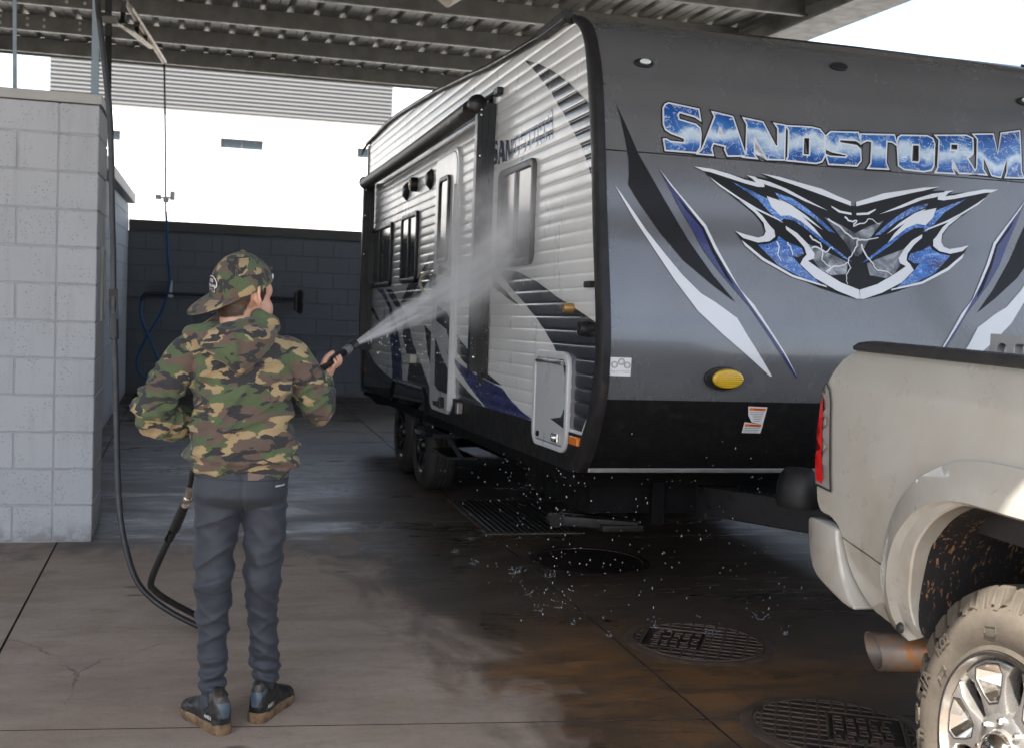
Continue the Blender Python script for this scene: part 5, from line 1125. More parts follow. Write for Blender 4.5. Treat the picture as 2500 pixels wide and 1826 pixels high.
# tail lamp
lampm=NT('lamp_clear'); lampm.set(color=(.30,.28,.27),rough=.12,coat=1.0); M['lampclear']=lampm.m
redm=NT('lamp_red'); v=redm.pos(); X,Y,Zc=redm.sep(v); redm.set(color=redm.ramp(redm.noise(v,20,3),[(.3,(.55,.008,.010)),(.7,(.72,.014,.014))]),rough=.12,coat=1.0); M['lampred']=redm.m
ls=tside('tail_lamp',[tk['LAMP']],.006,M['lampclear'],tk_root,stepy=.02)
for (lp,off,m_) in (([(p[0],p[1]) for p in tk['RED']],.009,M['lampred']),):
    o=tside('lens',[lp],off,m_,ls,stepy=.02); o.matrix_parent_inverse=Matrix.Identity(4)
lw=[tuple(p) for p in tk['LAMP']]; cx_=sum(p[0] for p in lw)/len(lw); cz_=sum(p[1] for p in lw)/len(lw)
o=tside('bezel',[[(cx_+(a-cx_)*1.10,cz_+(b-cz_)*1.025) for a,b in lw],[(cx_+(a-cx_)*.97,cz_+(b-cz_)*.985) for a,b in lw]],.0075,M['bedcap'],ls,stepy=.02); o.matrix_parent_inverse=Matrix.Identity(4)
for zz in (1.012,1.026):
    bm=BM(); box(bm,TX+.03,TX+.034,3.355,3.425,zz,zz+.003); 
    for v_ in bm.verts: v_.co.x=TX+bx(v_.co.y,v_.co.z)-.0105
    o=obj('lamp_line',bm,M['bedcap'],ls); o.matrix_parent_inverse=Matrix.Identity(4)
seam_pts=[(3.235,.775),(3.17,.764),(3.09,.752),(3.012,.742)]
bm=BM(); tube(bm,[(TX+bx(y,z)-.0005,y,z) for y,z in seam_pts],.0022,6); kid(obj('panel_seam',bm,simple('seam_dirt',(.10,.075,.05),.8)),tk_root)
# rails, tailgate, bed
for s in (0,1):
    rings=[]
    for y in (3.30,3.285,3.24,3.0,2.6,2.0,1.46):
        h=.0 if y>3.29 else (.012 if y>3.28 else .022)
        h*=.55; prof=[(.034,1.352),(.032,1.362),(.042,1.368+h),(.075,1.371+h),(.115,1.368+h),(.125,1.33)]
        rings.append([((TX+a) if s==0 else (2*TC-TX-a),y,b) for a,b in prof])
    bm=BM(); loft(bm,rings,closed=True,cap0=True,cap1=True); kid(obj('rail_cap',bm,M['bedcap'],None,50),tk_root)
    bm=BM(); x0=TX+.12 if s==0 else 2*TC-TX-.12; x1=x0+(.01 if s==0 else -.01); box(bm,min(x0,x1),max(x0,x1),1.47,3.30,.90,1.35); kid(obj('bed_inner',bm,M['bedcap']),tk_root)
bm=BM(); box(bm,TX+.13,2*TC-TX-.13,1.47,3.35,.885,.90); box(bm,TX+.1,2*TC-TX-.1,1.44,1.47,.85,1.36,.006); kid(obj('bed_floor',bm,M['bedcap']),tk_root)
bm=BM(); box(bm,TX+.09,2*TC-TX-.09,3.36,3.44,.86,1.335,.03,3); kid(obj('tailgate',bm,M['bedcap'],None,50),tk_root)
bm=BM(); lathe(bm,[(0,.01),(.007,.008),(.009,0)],10,'x',Matrix.Translation((TX+.092,3.415,1.262))@Matrix.Rotation(math.pi,4,'Z')); kid(obj('hinge_bolt',bm,chrome,None,40),tk_root)
# bumper
bp=[tuple(p) for p in tk['BUMP']]
bm=BM(); polyfill(bm,[cr(bp,2,True)]); r=bmesh.ops.extrude_face_region(bm,geom=bm.faces[:]); ev={e for e in r['geom'] if isinstance(e,bmesh.types.BMVert)}
for v_ in bm.verts:
    y,z=v_.co.x,v_.co.y; rr_=max(0,y-3.33); v_.co=Vector((TX-.016+rr_*rr_*1.2+(.085 if v_ in ev else 0),y,z))
bmesh.ops.recalc_face_normals(bm,faces=bm.faces); es=[e for e in bm.edges if len(e.link_faces)==2 and e.calc_face_angle(0)>.9]; bmesh.ops.bevel(bm,geom=es,offset=.010,segments=3,affect='EDGES',profile=.5)
bump_=kid(obj('bumper',bm,M['tpaint'],None,55),tk_root)
bm=BM(); rings=[]
for x in (TX+.06,TX+.10,TX+.3,TC,2*TC-TX-.3,2*TC-TX-.10,2*TC-TX-.05):
    d=.04 if x in (TX+.06,2*TC-TX-.05) else 0; rings.append([(x,3.34,.795),(x,3.45-d,.80),(x,3.475-d,.775),(x,3.475-d,.66),(x,3.44-d,.62),(x,3.34,.62)])
loft(bm,rings,cap0=True,cap1=True); o=obj('bumper_bar',bm,M['tpaint'],bump_,45); o.matrix_parent_inverse=Matrix.Identity(4)
bm=BM(); box(bm,TX+.05,TC-.4,3.30,3.46,.802,.822,.006); o=obj('step_pad',bm,M['bedcap'],bump_); o.matrix_parent_inverse=Matrix.Identity(4)
bm=BM(); box(bm,TC-.04,TC+.04,3.2,3.72,.50,.58,.006); lathe(bm,[(0,.13),(.02,.125),(.026,.10),(.02,.08),(.012,.06),(.02,.03),(.02,0)],14,'z',Matrix.Translation((TC,3.70,.58))); kid(obj('hitch',bm,M['black_metal'],None,40),tk_root)
# exhaust
rust=NT('heat_stained_exhaust'); v=rust.pos(); n=rust.noise(v,26,7,.75); fr_=rust.maprange(rust.sep(v)[1],3.05,2.75,0,.30,'LINEAR')
rust.set(color=rust.mix(rust.maprange(rust.math('ADD',n,fr_),.56,.72),rust.ramp(rust.noise(v,8,4),[(.3,(.13,.11,.10)),(.7,(.24,.20,.17))]),(.33,.13,.035)),rough=.45,metal=.5); rust.bump(n,.2,.003)
bm=BM(); A=Vector((2.16,2.80,.53)); B=Vector((1.985,3.085,.462)); nc=Vector((-.93,.22,-.22)).normalized(); ax=(B-A).normalized(); a_,b_=frame_axes(ax); rings=[]
for (t_,rad,inn) in ((0,.056,0),(.5,.056,0),(1,.058,1),(1.0,.053,1),(.5,.053,0)):
    ring=[]
    for k in range(28):
        th=2*math.pi*k/28; off=(a_*math.cos(th)+b_*math.sin(th))*rad; P_=A+(B-A)*t_+off
        if inn: P_=P_-ax*(off.dot(nc)/ax.dot(nc))
        ring.append(P_)
    rings.append(ring)
loft(bm,rings); bm.faces.new([v_ for v_ in bm.verts[-28:]]); kid(obj('exhaust_tip',bm,rust.m,None,40),tk_root)
bm=BM(); tube(bm,[(2.16,2.80,.53),(2.28,2.4,.58),(2.45,1.9,.55),(2.5,.5,.5)],.045,12); kid(obj('exhaust_pipe',bm,M['under'],None,60),tk_root)
# wheels
def truck_wheel(x,y,side):
    e=bpy.data.objects.new('wheel',None); e.location=(x,y,WZ); e.rotation_euler=(0,0,0 if side<0 else math.pi); link(e); kid(e,tk_root)
    # local: -x is the outer face
    prof=[(.238,-.005),(.243,-.018),(.250,-.022),(.262,-.017),(.275,-.022),(.300,-.030),(.330,-.026),(.352,-.012),(.362,.004),(.368,.012),(.392,.022),(.394,.06),(.394,.20),(.392,.238),(.362,.256),(.30,.29),(.245,.265)]
    bm=BM(); lathe(bm,prof,96,'x'); ty=obj('tyre',bm,M['tyre'],e,35)
    bm=BM(); N=34
    for k in range(N):
        a0=2*math.pi*k/N
        # shoulder lugs: long and short alternating, stepped edges
        lng=k%2==0
        poly=[(-.068,.018),(-.030,.006 if lng else .012),(.0,.010),(.012,.0 if lng else .008),(.052,.008),(.066,.02)] if True else 0
        b2=BM(); r0=.345 if lng else .354; pts=[]
        wv=.064
        outl_=[(-wv,r0+.010),(-wv*.45,r0+.004),(-wv*.25,r0-.006),(wv*.35,r0-.004),(wv*.5,r0+.006),(wv,r0+.012)]
        inner=[b2.verts.new((-.012-.006*(i in(2,3)),math.sin(a/1.0)*rr_,math.cos(a/1.0)*rr_)) for i,(a,rr_) in enumerate(outl_)]
        mid=[b2.verts.new((.008,math.sin(a)*.402,math.cos(a)*.402)) for a,_ in outl_]
        top_=[b2.verts.new((.030,math.sin(a)*.409,math.cos(a)*.409)) for a,_ in outl_]
        t2=[b2.verts.new((.088,math.sin(a+.02)*.410,math.cos(a+.02)*.410)) for a,_ in outl_]
        t3=[b2.verts.new((.088,math.sin(a+.02)*.392,math.cos(a+.02)*.392)) for a,_ in outl_]
        base=[b2.verts.new((.004,math.sin(a)*(rr_-.004),math.cos(a)*(rr_-.004))) for a,rr_ in outl_]
        for A_,B_ in ((base,inner),(inner,mid),(mid,top_),(top_,t2),(t2,t3)):
            for i in range(5): b2.faces.new((A_[i],A_[i+1],B_[i+1],B_[i]))
        for i in (0,5):
            b2.faces.new([base[i],inner[i],mid[i],top_[i],t2[i],t3[i]])
        b2.transform(Matrix.Rotation(a0,4,'X')); me=bpy.data.meshes.new('t'); b2.to_mesh(me); b2.free(); bm.from_mesh(me); bpy.data.meshes.remove(me)
        for xx in (.12,.17):
            b2=BM(); box(b2,xx-.022,xx+.022,-.026,.026,.388,.410,.004,1); b2.transform(Matrix.Rotation(a0+(.09 if xx>.15 else 0),4,'X')); me=bpy.data.meshes.new('t'); b2.to_mesh(me); b2.free(); bm.from_mesh(me); bpy.data.meshes.remove(me)
        b2=BM(); box(b2,.20,.25,-.03,.03,.375,.409,.004,1); b2.transform(Matrix.Rotation(a0,4,'X')); me=bpy.data.meshes.new('t'); b2.to_mesh(me); b2.free(); bm.from_mesh(me); bpy.data.meshes.remove(me)
    o=obj('tread',bm,M['tyre'],e)
    if side<0:
        def arc(txt,ang,rad,size):
            # polar lettering on the sidewall: angle measured from the top towards the rear (+y)
            def mp_(px,py):
                rr_=rad+py; a=ang-px/rad
                return Vector((-.0345 if rr_>.288 else -.0325,math.sin(a)*rr_,math.cos(a)*rr_))
            textmesh(txt,size,mp_,M['tyre'],e,bold=.0012)
        arc('KO2',R(50),.318,.036); arc('T/A',R(76),.318,.050); arc('n',R(101),.318,.055); arc('N',R(112),.318,.055)
        for aa,rr_ in ((R(12),.30),(R(62),.272)):
            bm=BM(); rows=[]
            for dx in (-.0318,-.0290):
                rows.append([bm.verts.new((dx,math.sin(aa+t_)*(rr_+s_),math.cos(aa+t_)*(rr_+s_))) for t_,s_ in ((-.07,-.008),(.07,-.008),(.07,.008),(-.07,.008))])
            for i in range(4): bm.faces.new((rows[0][i],rows[0][(i+1)%4],rows[1][(i+1)%4],rows[1][i]))
            obj('sidewall_mark',bm,M['tyre'],e)
    bm=BM(); lathe(bm,[(.248,-.024),(.246,-.030),(.238,-.030),(.232,-.018),(.222,-.008),(.216,.02),(.205,.06),(.195,.24)],80,'x'); rim=obj('rim',bm,M['alloy'],e,35)
    bm=BM(); lathe(bm,[(.0,.10),(.19,.10),(.2,.13)],40,'x'); obj('brake',bm,M['under'],e)
    wm=lambda a,b,d:Vector((d,a,b))
    for k in range(6):
        c=R(23+60*k); ca,sa=math.cos(c),math.sin(c)
        rot=lambda lp:[(r_*math.sin(c+th),r_*math.cos(c+th)) for r_,th in lp]
        out_=rot([(.075,-.51),(.105,-.42),(.15,-.335),(.19,-.36),(.222,-.46),(.226,-.2),(.227,0),(.226,.2),(.222,.46),(.19,.36),(.15,.335),(.105,.42),(.075,.51),(.07,0)])
        pk=rot([(.128,-.13),(.150,-.215),(.192,-.265),(.213,-.20),(.215,0),(.213,.20),(.192,.265),(.150,.215),(.128,.13)])
        sp_=plate('spoke',[out_,pk],.030,-.016,M['alloyp'],e,wm,.004,40)
        # polished pocket: four facets meeting in a ridge
        bm=BM(); pts=[bm.verts.new((-.014,a,b)) for a,b in pk]; cc=rot([(.158,.02),(.192,.03)]); r1=bm.verts.new((.026,*cc[0])); r2=bm.verts.new((.024,*cc[1])); n=len(pts)
        tgt=[r1,r1,r2,r2,r2,r2,r2,r1,r1]
        for i in range(n):
            j=(i+1)%n
            try:
                if tgt[i] is tgt[j]: bm.faces.new((pts[i],pts[j],tgt[i]))
                else: bm.faces.new((pts[i],pts[j],tgt[j],tgt[i]))
            except ValueError: pass
        obj('pocket',bm,M['alloy'],e)
        lp_=rot([(.121,-.155),(.148,-.245),(.195,-.296),(.219,-.22),(.2205,0),(.219,.22),(.195,.296),(.148,.245),(.121,.155)]); lq=rot([(.1245,-.142),(.149,-.231),(.1935,-.281),(.216,-.21),(.218,0),(.216,.21),(.1935,.281),(.149,.231),(.1245,.142)])
        plate('insert_line',[lp_,lq],-.0150,-.0172,M['bedcap'],e,wm)
    bm=BM(); lathe(bm,[(.105,.03),(.105,-.012),(.098,-.016),(.062,-.018),(.058,-.03)],48,'x'); obj('hub_flange',bm,M['alloyp'],e,35)
    for k in range(8):
        a=2*math.pi*k/8+.1; mm=Matrix.Translation((-.016,.082*math.sin(a),.082*math.cos(a)))@Matrix.Rotation(math.pi,4,'Z')
        bm=BM(); lathe(bm,[(.0135,.0),(.0135,-.001),(.0,-.001)],12,'x',mm); lathe(bm,[(.0,.016),(.006,.015),(.0095,.010),(.0095,-.004)],6,'x',mm); obj('lug_nut',bm,chrome,e)
    bm=BM(); lathe(bm,[(.0,-.062),(.025,-.061),(.034,-.058),(.037,-.055),(.040,-.057),(.050,-.050),(.057,-.036),(.059,-.016)],40,'x'); cap=obj('center_cap',bm,M['alloy'],e,50)
    bm=BM()
    for s in (-1,1): tube(bm,[(-.0635,s*(.008+.012*math.sin(t_)),.012*math.cos(t_)+.004) for t_ in [R(a) for a in range(-60,200,20)]],[.006-.0003*i for i in range(13)],8)
    rings=[[(-.064,-.008,.016),(-.064,.008,.016),(-.060,.008,.016),(-.060,-.008,.016)],[(-.066,-.006,-.006),(-.066,.006,-.006),(-.060,.006,-.006),(-.060,-.006,-.006)],[(-.064,-.003,-.022),(-.064,.003,-.022),(-.060,.003,-.022),(-.060,-.003,-.022)]]; loft(bm,rings,cap0=True,cap1=True)
    obj('cap_emblem',bm,M['alloy'],e,50)
truck_wheel(TX+.005,WY,-1); truck_wheel(2*TC-TX-.005,WY,1)
bm=BM(); tube(bm,[(TX+.2,WY,WZ),(2*TC-TX-.2,WY,WZ)],.05,12); lathe(bm,[(0,.15),(.12,.12),(.15,0),(.12,-.12),(0,-.15)],20,'x',Matrix.Translation((TC,WY,WZ))); kid(obj('axle',bm,M['under'],None,50),tk_root)
bm=BM()
for x in (TC-.45,TC+.45): box(bm,x-.05,x+.05,-2.9,3.3,.52,.68)
kid(obj('chassis',bm,M['under']),tk_root)
# cab and bonnet, ahead of the bed (outside the picture on the right)
fy=-1.55
cabo=[(1.43,.56),(1.43,1.37),(1.40,1.45),(1.16,1.93),(.6,1.97),(-.25,1.95),(-.62,1.74),(-1.08,1.42),(-1.4,1.38),(-2.7,1.30),(-2.95,1.20),(-3.0,.60),(-2.75,.52)]+[(fy-.52*math.cos(t_),.46+.52*math.sin(t_)) for t_ in [R(a) for a in range(10,171,16)]]+[(-.9,.52)]
bm=BM(); polyfill(bm,[cabo]); cut(bm,[.8,1.0,1.2,1.37,1.5,1.65,1.8],1); r=bmesh.ops.extrude_face_region(bm,geom=bm.faces[:]); ev={e for e in r['geom'] if isinstance(e,bmesh.types.BMVert)}
tap=lambda z:.0 if z<1.25 else .30*(z-1.25)
for v_ in bm.verts:
    y,z=v_.co.x,v_.co.y; a=.01+tap(z)+(.05 if y<-2.8 else 0); v_.co=Vector((TX+a if v_ not in ev else 2*TC-TX-a,y,z))
kid(obj('cab',bm,M['tpaint']),tk_root)
for win in ([(1.22,1.44),(1.08,1.86),(.52,1.88),(.50,1.44)],[(.42,1.44),(.44,1.88),(-.22,1.87),(-.78,1.50),(-.80,1.44)]):
    for s in (0,1):
        bm=BM(); polyfill(bm,[win]); 
        for v_ in bm.verts: y,z=v_.co.x,v_.co.y; a=.01+tap(z)-.003; v_.co=Vector((TX+a if s==0 else 2*TC-TX-a,y,z))
        kid(obj('side_window',bm,M['tglass']),tk_root)
truck_wheel(TX+.005,fy,-1); truck_wheel(2*TC-TX-.005,fy,1)
for y in (.47,-.86):
    bm=BM(); box(bm,TX-.035,TX+.012,y+.1,y+.28,1.16,1.19,.01); kid(obj('door_handle',bm,M['tpaint']),tk_root)
# thing lying in the bed
gb=empty('metal_bracket',(2.31,2.93,.90)); tag(gb,'light grey metal bracket with round cut outs standing in the truck bed','bracket')
bm=BM(); W_=.19; H_=.522
hole=[(.030+.026+.026*math.cos(t_),.47+.026*math.sin(t_)) for t_ in [R(a) for a in range(0,181,15)]]+[(.030,.40),(.082,.40)]
hole2=rr(.112,.185,.40,.496,.012)
bm2=plate('face_plate',[[(0,0),(.35,0),(.35,H_),(0,H_)],hole,hole2],0,.03,simple('grey_bracket_metal',(.46,.46,.45),.45,.3),gb,lambda a,b,d:Vector((d,.15-a,b)),.002)
bm=BM(); box(bm,.03,.25,-.2,.15,.50,H_-.002,.002); obj('top_plate',bm,M['alumtrim'],gb)
wd=BM(); box(wd,2.37,2.52,2.60,2.95,.902,1.37,.01); o=obj('wood_block',wd,simple('weathered_wood',(.16,.09,.04),.7,var=.4,scale=10,bump=.4)); tag(o,'brown weathered wood block behind the grey bracket in the truck bed','wood block')
# ================================================================= PERSON
from mathutils.bvhtree import BVHTree
PX,PY=.165,4.03
person_loc=Vector((PX,PY,0))
def ell(bm,c,r,rot=None,seg=24,ring=14):
    b2=BM(); bmesh.ops.create_uvsphere(b2,u_segments=seg,v_segments=ring,radius=1)
    m=Matrix.Diagonal((*r,1))
    if rot is not None: m=rot.to_4x4()@m
    m=Matrix.Translation(c)@m; b2.transform(m)
    me=bpy.data.meshes.new('t'); b2.to_mesh(me); b2.free(); bm.from_mesh(me); bpy.data.meshes.remove(me); return bm
def limb(bm,pts,n=20,sub=6):
    """pts: (x,y,z,r) swept as a round tube with domed ends"""
    q_=cr(pts,sub); P_=[Vector(p[:3]) for p in q_]; r_=[max(.002,p[3]) for p in q_]
    tube(bm,P_,r_,n); ell(bm,P_[0],(r_[0]*.98,)*3,seg=16,ring=10); ell(bm,P_[-1],(r_[-1]*.98,)*3,seg=16,ring=10); return bm
def fuse(bm,voxel,smooth=6,fac=.5):
    bmesh.ops.recalc_face_normals(bm,faces=bm.faces)
    me=bpy.data.meshes.new('t'); bm.to_mesh(me); bm.free(); o=bpy.data.objects.new('t',me); col.objects.link(o)
    m=o.modifiers.new('r','REMESH'); m.mode='VOXEL'; m.voxel_size=voxel; m.adaptivity=0
    if smooth: s=o.modifiers.new('s','SMOOTH'); s.factor=fac; s.iterations=smooth
    dg=bpy.context.evaluated_depsgraph_get(); dg.update(); out=bpy.data.meshes.new_from_object(o.evaluated_get(dg)); bpy.data.objects.remove(o); bpy.data.meshes.remove(me); return out
def displace(me,fn):
    n=len(me.vertices); nr=[v.normal.copy() for v in me.vertices]
    for v,nn in zip(me.vertices,nr):
        d=fn(v.co,nn)
        if d: v.co=v.co+nn*d
    me.update()
def rid(x,y,z):
    return 1-abs(mnoise.noise(Vector((x,y,z))))*2
def seg_closest(p,a,b):
    ab=b-a; t_=max(0,min(1,(p-a).dot(ab)/ab.length_squared)); return t_,(p-(a+ab*t_)).length
# ---- materials
def camo(name,sc,stretch=(1,1,1.9)):
    t=NT(name); v0=t.mapv(t.coord('Object'),stretch)
    w1=t.noise(v0,5*sc,3,.5,0,'Color'); v=t.mix(1.0,v0,t.mix(1.0,t.mix(1.0,w1,(.5,.5,.5),'SUBTRACT'),(.16/sc,.16/sc,.16/sc),'MULTIPLY'),'ADD')
    w2=t.noise(v0,26*sc,3,.5,0,'Color'); v=t.mix(1.0,v,t.mix(1.0,t.mix(1.0,w2,(.5,.5,.5),'SUBTRACT'),(.040/sc,.040/sc,.040/sc),'MULTIPLY'),'ADD')
    a=t.noise(t.mapv(v,loc=(3.1,0,1)),6.2*sc,1,.4); b=t.noise(t.mapv(v,loc=(0,7.3,4)),6.8*sc,1,.4); c=t.noise(t.mapv(v,loc=(9.7,2,0)),5.6*sc,1.5,.5); d=t.noise(t.mapv(v,loc=(1,4.4,8)),5.0*sc,1,.5)
    green=t.ramp(t.noise(v0,3*sc,2),[(.3,(.058,.084,.036)),(.7,(.074,.104,.046))])
    col_=t.mix(t.maprange(a,.505,.515),green,(.098,.066,.050))
    col_=t.mix(t.maprange(b,.565,.575),col_,(.30,.225,.115))
    br=t.math('MULTIPLY',t.maprange(t.math('ABSOLUTE',t.math('SUBTRACT',c,.5)),.046,.053,1,0),t.maprange(d,.46,.47))
    blob=t.maprange(t.noise(t.mapv(v,loc=(5,5,5)),8.5*sc,1,.5),.655,.665)
    col_=t.mix(t.math('MAXIMUM',br,blob),col_,(.020,.020,.023))
    wv=t.noise(t.coord('Object'),420,2,.6); col_=t.mix(t.maprange(wv,.45,.75,0,.22),col_,(.16,.15,.13))
    t.set(color=col_,rough=.92,sheen=.12)
    t.bump(t.math('ADD',wv,t.math('MULTIPLY',t.noise(t.coord('Object'),60,4,.6),.8)),.25,.0025); return t.m
M['camo']=camo('woodland_camo_fleece',1.55,(1,1,2.1)); M['capcamo']=camo('woodland_camo_twill',2.5,(1,1,1.1))
t=NT('navy_training_knit'); v=t.coord('Object'); wv=t.noise(v,500,2,.6)
t.set(color=t.ramp(t.noise(v,7,5,.6),[(.3,(.020,.024,.034)),(.7,(.026,.031,.043))]),rough=.66,sheen=.06); t.bump(t.math('ADD',wv,t.math('MULTIPLY',t.noise(t.mapv(v,(1,1,.35)),30,4,.6),.7)),.14,.0025); M['knit']=t.m
t=NT('skin'); v=t.coord('Object'); n=t.noise(v,9,5,.6)
t.set(color=t.ramp(n,[(.3,(.50,.27,.185)),(.55,(.56,.32,.225)),(.75,(.60,.36,.26))]),rough=.5,sss=.12); t.b.inputs['Subsurface Radius'].default_value=(.012,.005,.003); t.bump(t.noise(v,220,4,.6),.12,.001); M['skin']=t.m
M['hair']=simple('brown_hair',(.045,.024,.013),.45,var=.45,scale=60)
M['shoe']=simple('black_shoe_leather',(.014,.014,.015),.38,var=.3,scale=14,bump=.25,bscale=70,dirt=.65,dirtc=(.14,.095,.055))
M['sole']=simple('muddy_sole',(.17,.105,.055),.8,var=.55,scale=22,bump=.7,bscale=60,dirt=1.0,dirtc=(.028,.022,.018))
M['heelpanel']=simple('blue_grey_heel',(.06,.085,.11),.4,var=.2,scale=20)
M['lint']=simple('fleece_lining',(.15,.11,.09),.9,var=.15,scale=40)
# ---- head frame
HS=1.06; Hc=Vector((.155,4.015,1.434)); th=R(46); Fw=Vector((math.cos(th),math.sin(th),0)); Rt_=Vector((math.sin(th),-math.cos(th),0)); Up=Vector((0,0,1))
HR=Matrix((Fw,Rt_,Up)).transposed()          # columns: forward, right, up
hp=lambda f,r,u:Hc+HR@(Vector((f,r,u))*HS)
def hell(bm,f,r,u,rad): return ell(bm,hp(f,r,u),tuple(k*HS for k in rad),HR)
# ---- body: one continuous skin surface (head, neck, trunk, arms with hands, legs)
bm=BM()
hell(bm,-.012,0,.030,(.092,.074,.088)); hell(bm,.026,0,-.026,(.064,.064,.086)); hell(bm,.034,0,-.082,(.048,.050,.040)); hell(bm,.073,0,-.100,(.017,.020,.015))
for s in (-1,1):
    hell(bm,.046,s*.038,-.040,(.034,.030,.040)); hell(bm,.052,s*.036,.020,(.026,.026,.030)); hell(bm,.064,s*.030,.020,(.018,.026,.016)); hell(bm,.016,s*.050,-.070,(.034,.016,.030))
    hell(bm,.088,s*.011,-.035,(.012,.010,.010))
limb(bm,[(*hp(.080,0,.016),.009),(*hp(.098,0,-.012),.010),(*hp(.103,0,-.030),.0115)],12,4)
hell(bm,.085,0,-.058,(.012,.022,.006)); hell(bm,.084,0,-.069,(.011,.019,.007))
limb(bm,[(*hp(-.030,0,-.050),.052),(*hp(-.042,0,-.11),.050),(.155,4.03,1.27),]and[(*hp(-.030,0,-.050),.052),(*hp(-.042,0,-.11),.049),(.148,4.035,1.27,.055)],18,5)
limb(bm,[(.148,4.035,1.28,.06),(.155,4.03,1.15,.09),(.160,4.03,.98,.085),(.163,4.03,.82,.085)],16,4)
limb(bm,[(.10,4.035,1.26,.045),(.0,4.03,1.25,.045),(-.085,4.02,1.15,.042),(-.135,4.03,1.045,.038),(-.06,4.10,1.02,.034),(.03,4.18,1.0,.027),(.085,4.215,1.0,.024)],14,4)
limb(bm,[(.20,4.035,1.26,.045),(.31,4.03,1.25,.045),(.365,4.04,1.15,.042),(.405,4.05,1.06,.038),(.42,4.09,1.11,.032),(.428,4.125,1.165,.026),(.431,4.135,1.185,.023)],14,4)
for pts in ([(.115,4.03,.82,.060),(.084,4.025,.64,.046),(.085,4.01,.465,.042),(.083,4.02,.36,.042),(.085,4.0,.19,.032),(.088,3.985,.06,.030)],[(.215,4.03,.82,.060),(.246,4.025,.64,.046),(.240,4.03,.455,.042),(.248,4.05,.355,.042),(.258,4.06,.20,.032),(.258,4.055,.06,.030)]): limb(bm,pts,14,4)
# right hand round the wand (wand axis passes through WB -> WN)
WB=Vector((.433,4.10,1.200)); WN=Vector((.559,4.27,1.275)); WD=(WN-WB).normalized()
G=WB+WD*.045                                   # centre of the grip
sideV=WD.cross(Vector((0,0,1))).normalized()     # to the right of the wand, seen from behind
topV=sideV.cross(WD).normalized()
gp=lambda a,s,u:G+WD*a+sideV*s+topV*u
ell(bm,gp(-.012,-.006,-.026),(.034,.017,.026),Matrix((WD,sideV,topV)).transposed())
limb(bm,[(.431,4.135,1.178,.023),(*gp(-.028,-.010,-.034),.021),(*gp(-.010,-.008,-.028),.019)],14,4)
RW=.0155
for k,(a,L) in enumerate(((.028,1.0),(.010,1.06),(-.009,1.0),(-.026,.86))):
    pts=[]
    for j,ang in enumerate((200,250,305,355,40)):
        if j>0 and j/4>L: break
        rr_=RW+.0075; pts.append((*gp(a+.002*j,rr_*math.cos(R(ang)),rr_*math.sin(R(ang))),.0088-.0007*j))
    limb(bm,pts,10,4)
limb(bm,[(*gp(-.022,-.020,-.012),.011),(*gp(-.004,-.021,.006),.0105),(*gp(.018,-.013,.020),.0095),(*gp(.036,-.006,.0235),.0078)],10,4)
# left hand, hidden in front of the body, closed on the gun grip
GL=Vector((.115,4.235,1.0)); ell(bm,GL,(.024,.030,.034))
for k in range(4): limb(bm,[(*(GL+Vector((.012,.020,.024-.016*k))),.009),(*(GL+Vector((.036,.024,.024-.016*k))),.0088),(*(GL+Vector((.045,.002,.022-.016*k))),.0082),(*(GL+Vector((.030,-.012,.022-.016*k))),.0075)],10,3)
limb(bm,[(*(GL+Vector((.0,-.012,.024))),.010),(*(GL+Vector((.022,-.020,.034))),.0095),(*(GL+Vector((.042,-.014,.036))),.008)],10,3)
# ears
for s in (-1,1):
    pts=[]
    for k,(f,u,r_) in enumerate(((.010,-.034,.0060),(-.002,-.030,.0058),(-.010,-.014,.0062),(-.017,.004,.0064),(-.015,.020,.0064),(-.003,.030,.0062),(.010,.026,.0052),(.014,.014,.0045))):
        out_=.073+(.018 if f<-.006 else .007); pts.append((*hp(f-.020,s*out_,u+.002),r_))
    limb(bm,pts,10,4); hell(bm,-.022,s*.073,.002,(.014,.007,.024)); hell(bm,-.013,s*.075,-.024,(.009,.006,.009))
me=fuse(bm,.0042,5,.5)
person=obj('person',me,M['skin'],None,179); tag(person,'boy in camo hoodie and backwards cap, back turned, aiming a pressure wand','person')
def pk(o): o.parent=person; return o
# eyes and brows
eyem=simple('eye_white',(.6,.58,.55),.2); irism=simple('eye_iris',(.03,.018,.01),.15)
for s in (-1,1):
    bm=BM(); hell(bm,.062,s*.030,.001,(.012,.012,.011)); e=pk(obj('eye',bm,eyem,None,60)); bm=BM(); hell(bm,.0715,s*.030,.001,(.0035,.0055,.0055)); o=obj('iris',bm,irism,e,60)
    bm=BM(); limb(bm,[(*hp(.082,s*.014,.026),.0015),(*hp(.077,s*.030,.031),.0018),(*hp(.066,s*.048,.027),.001)],8,4); pk(obj('eyebrow',bm,M['hair'],None,60))
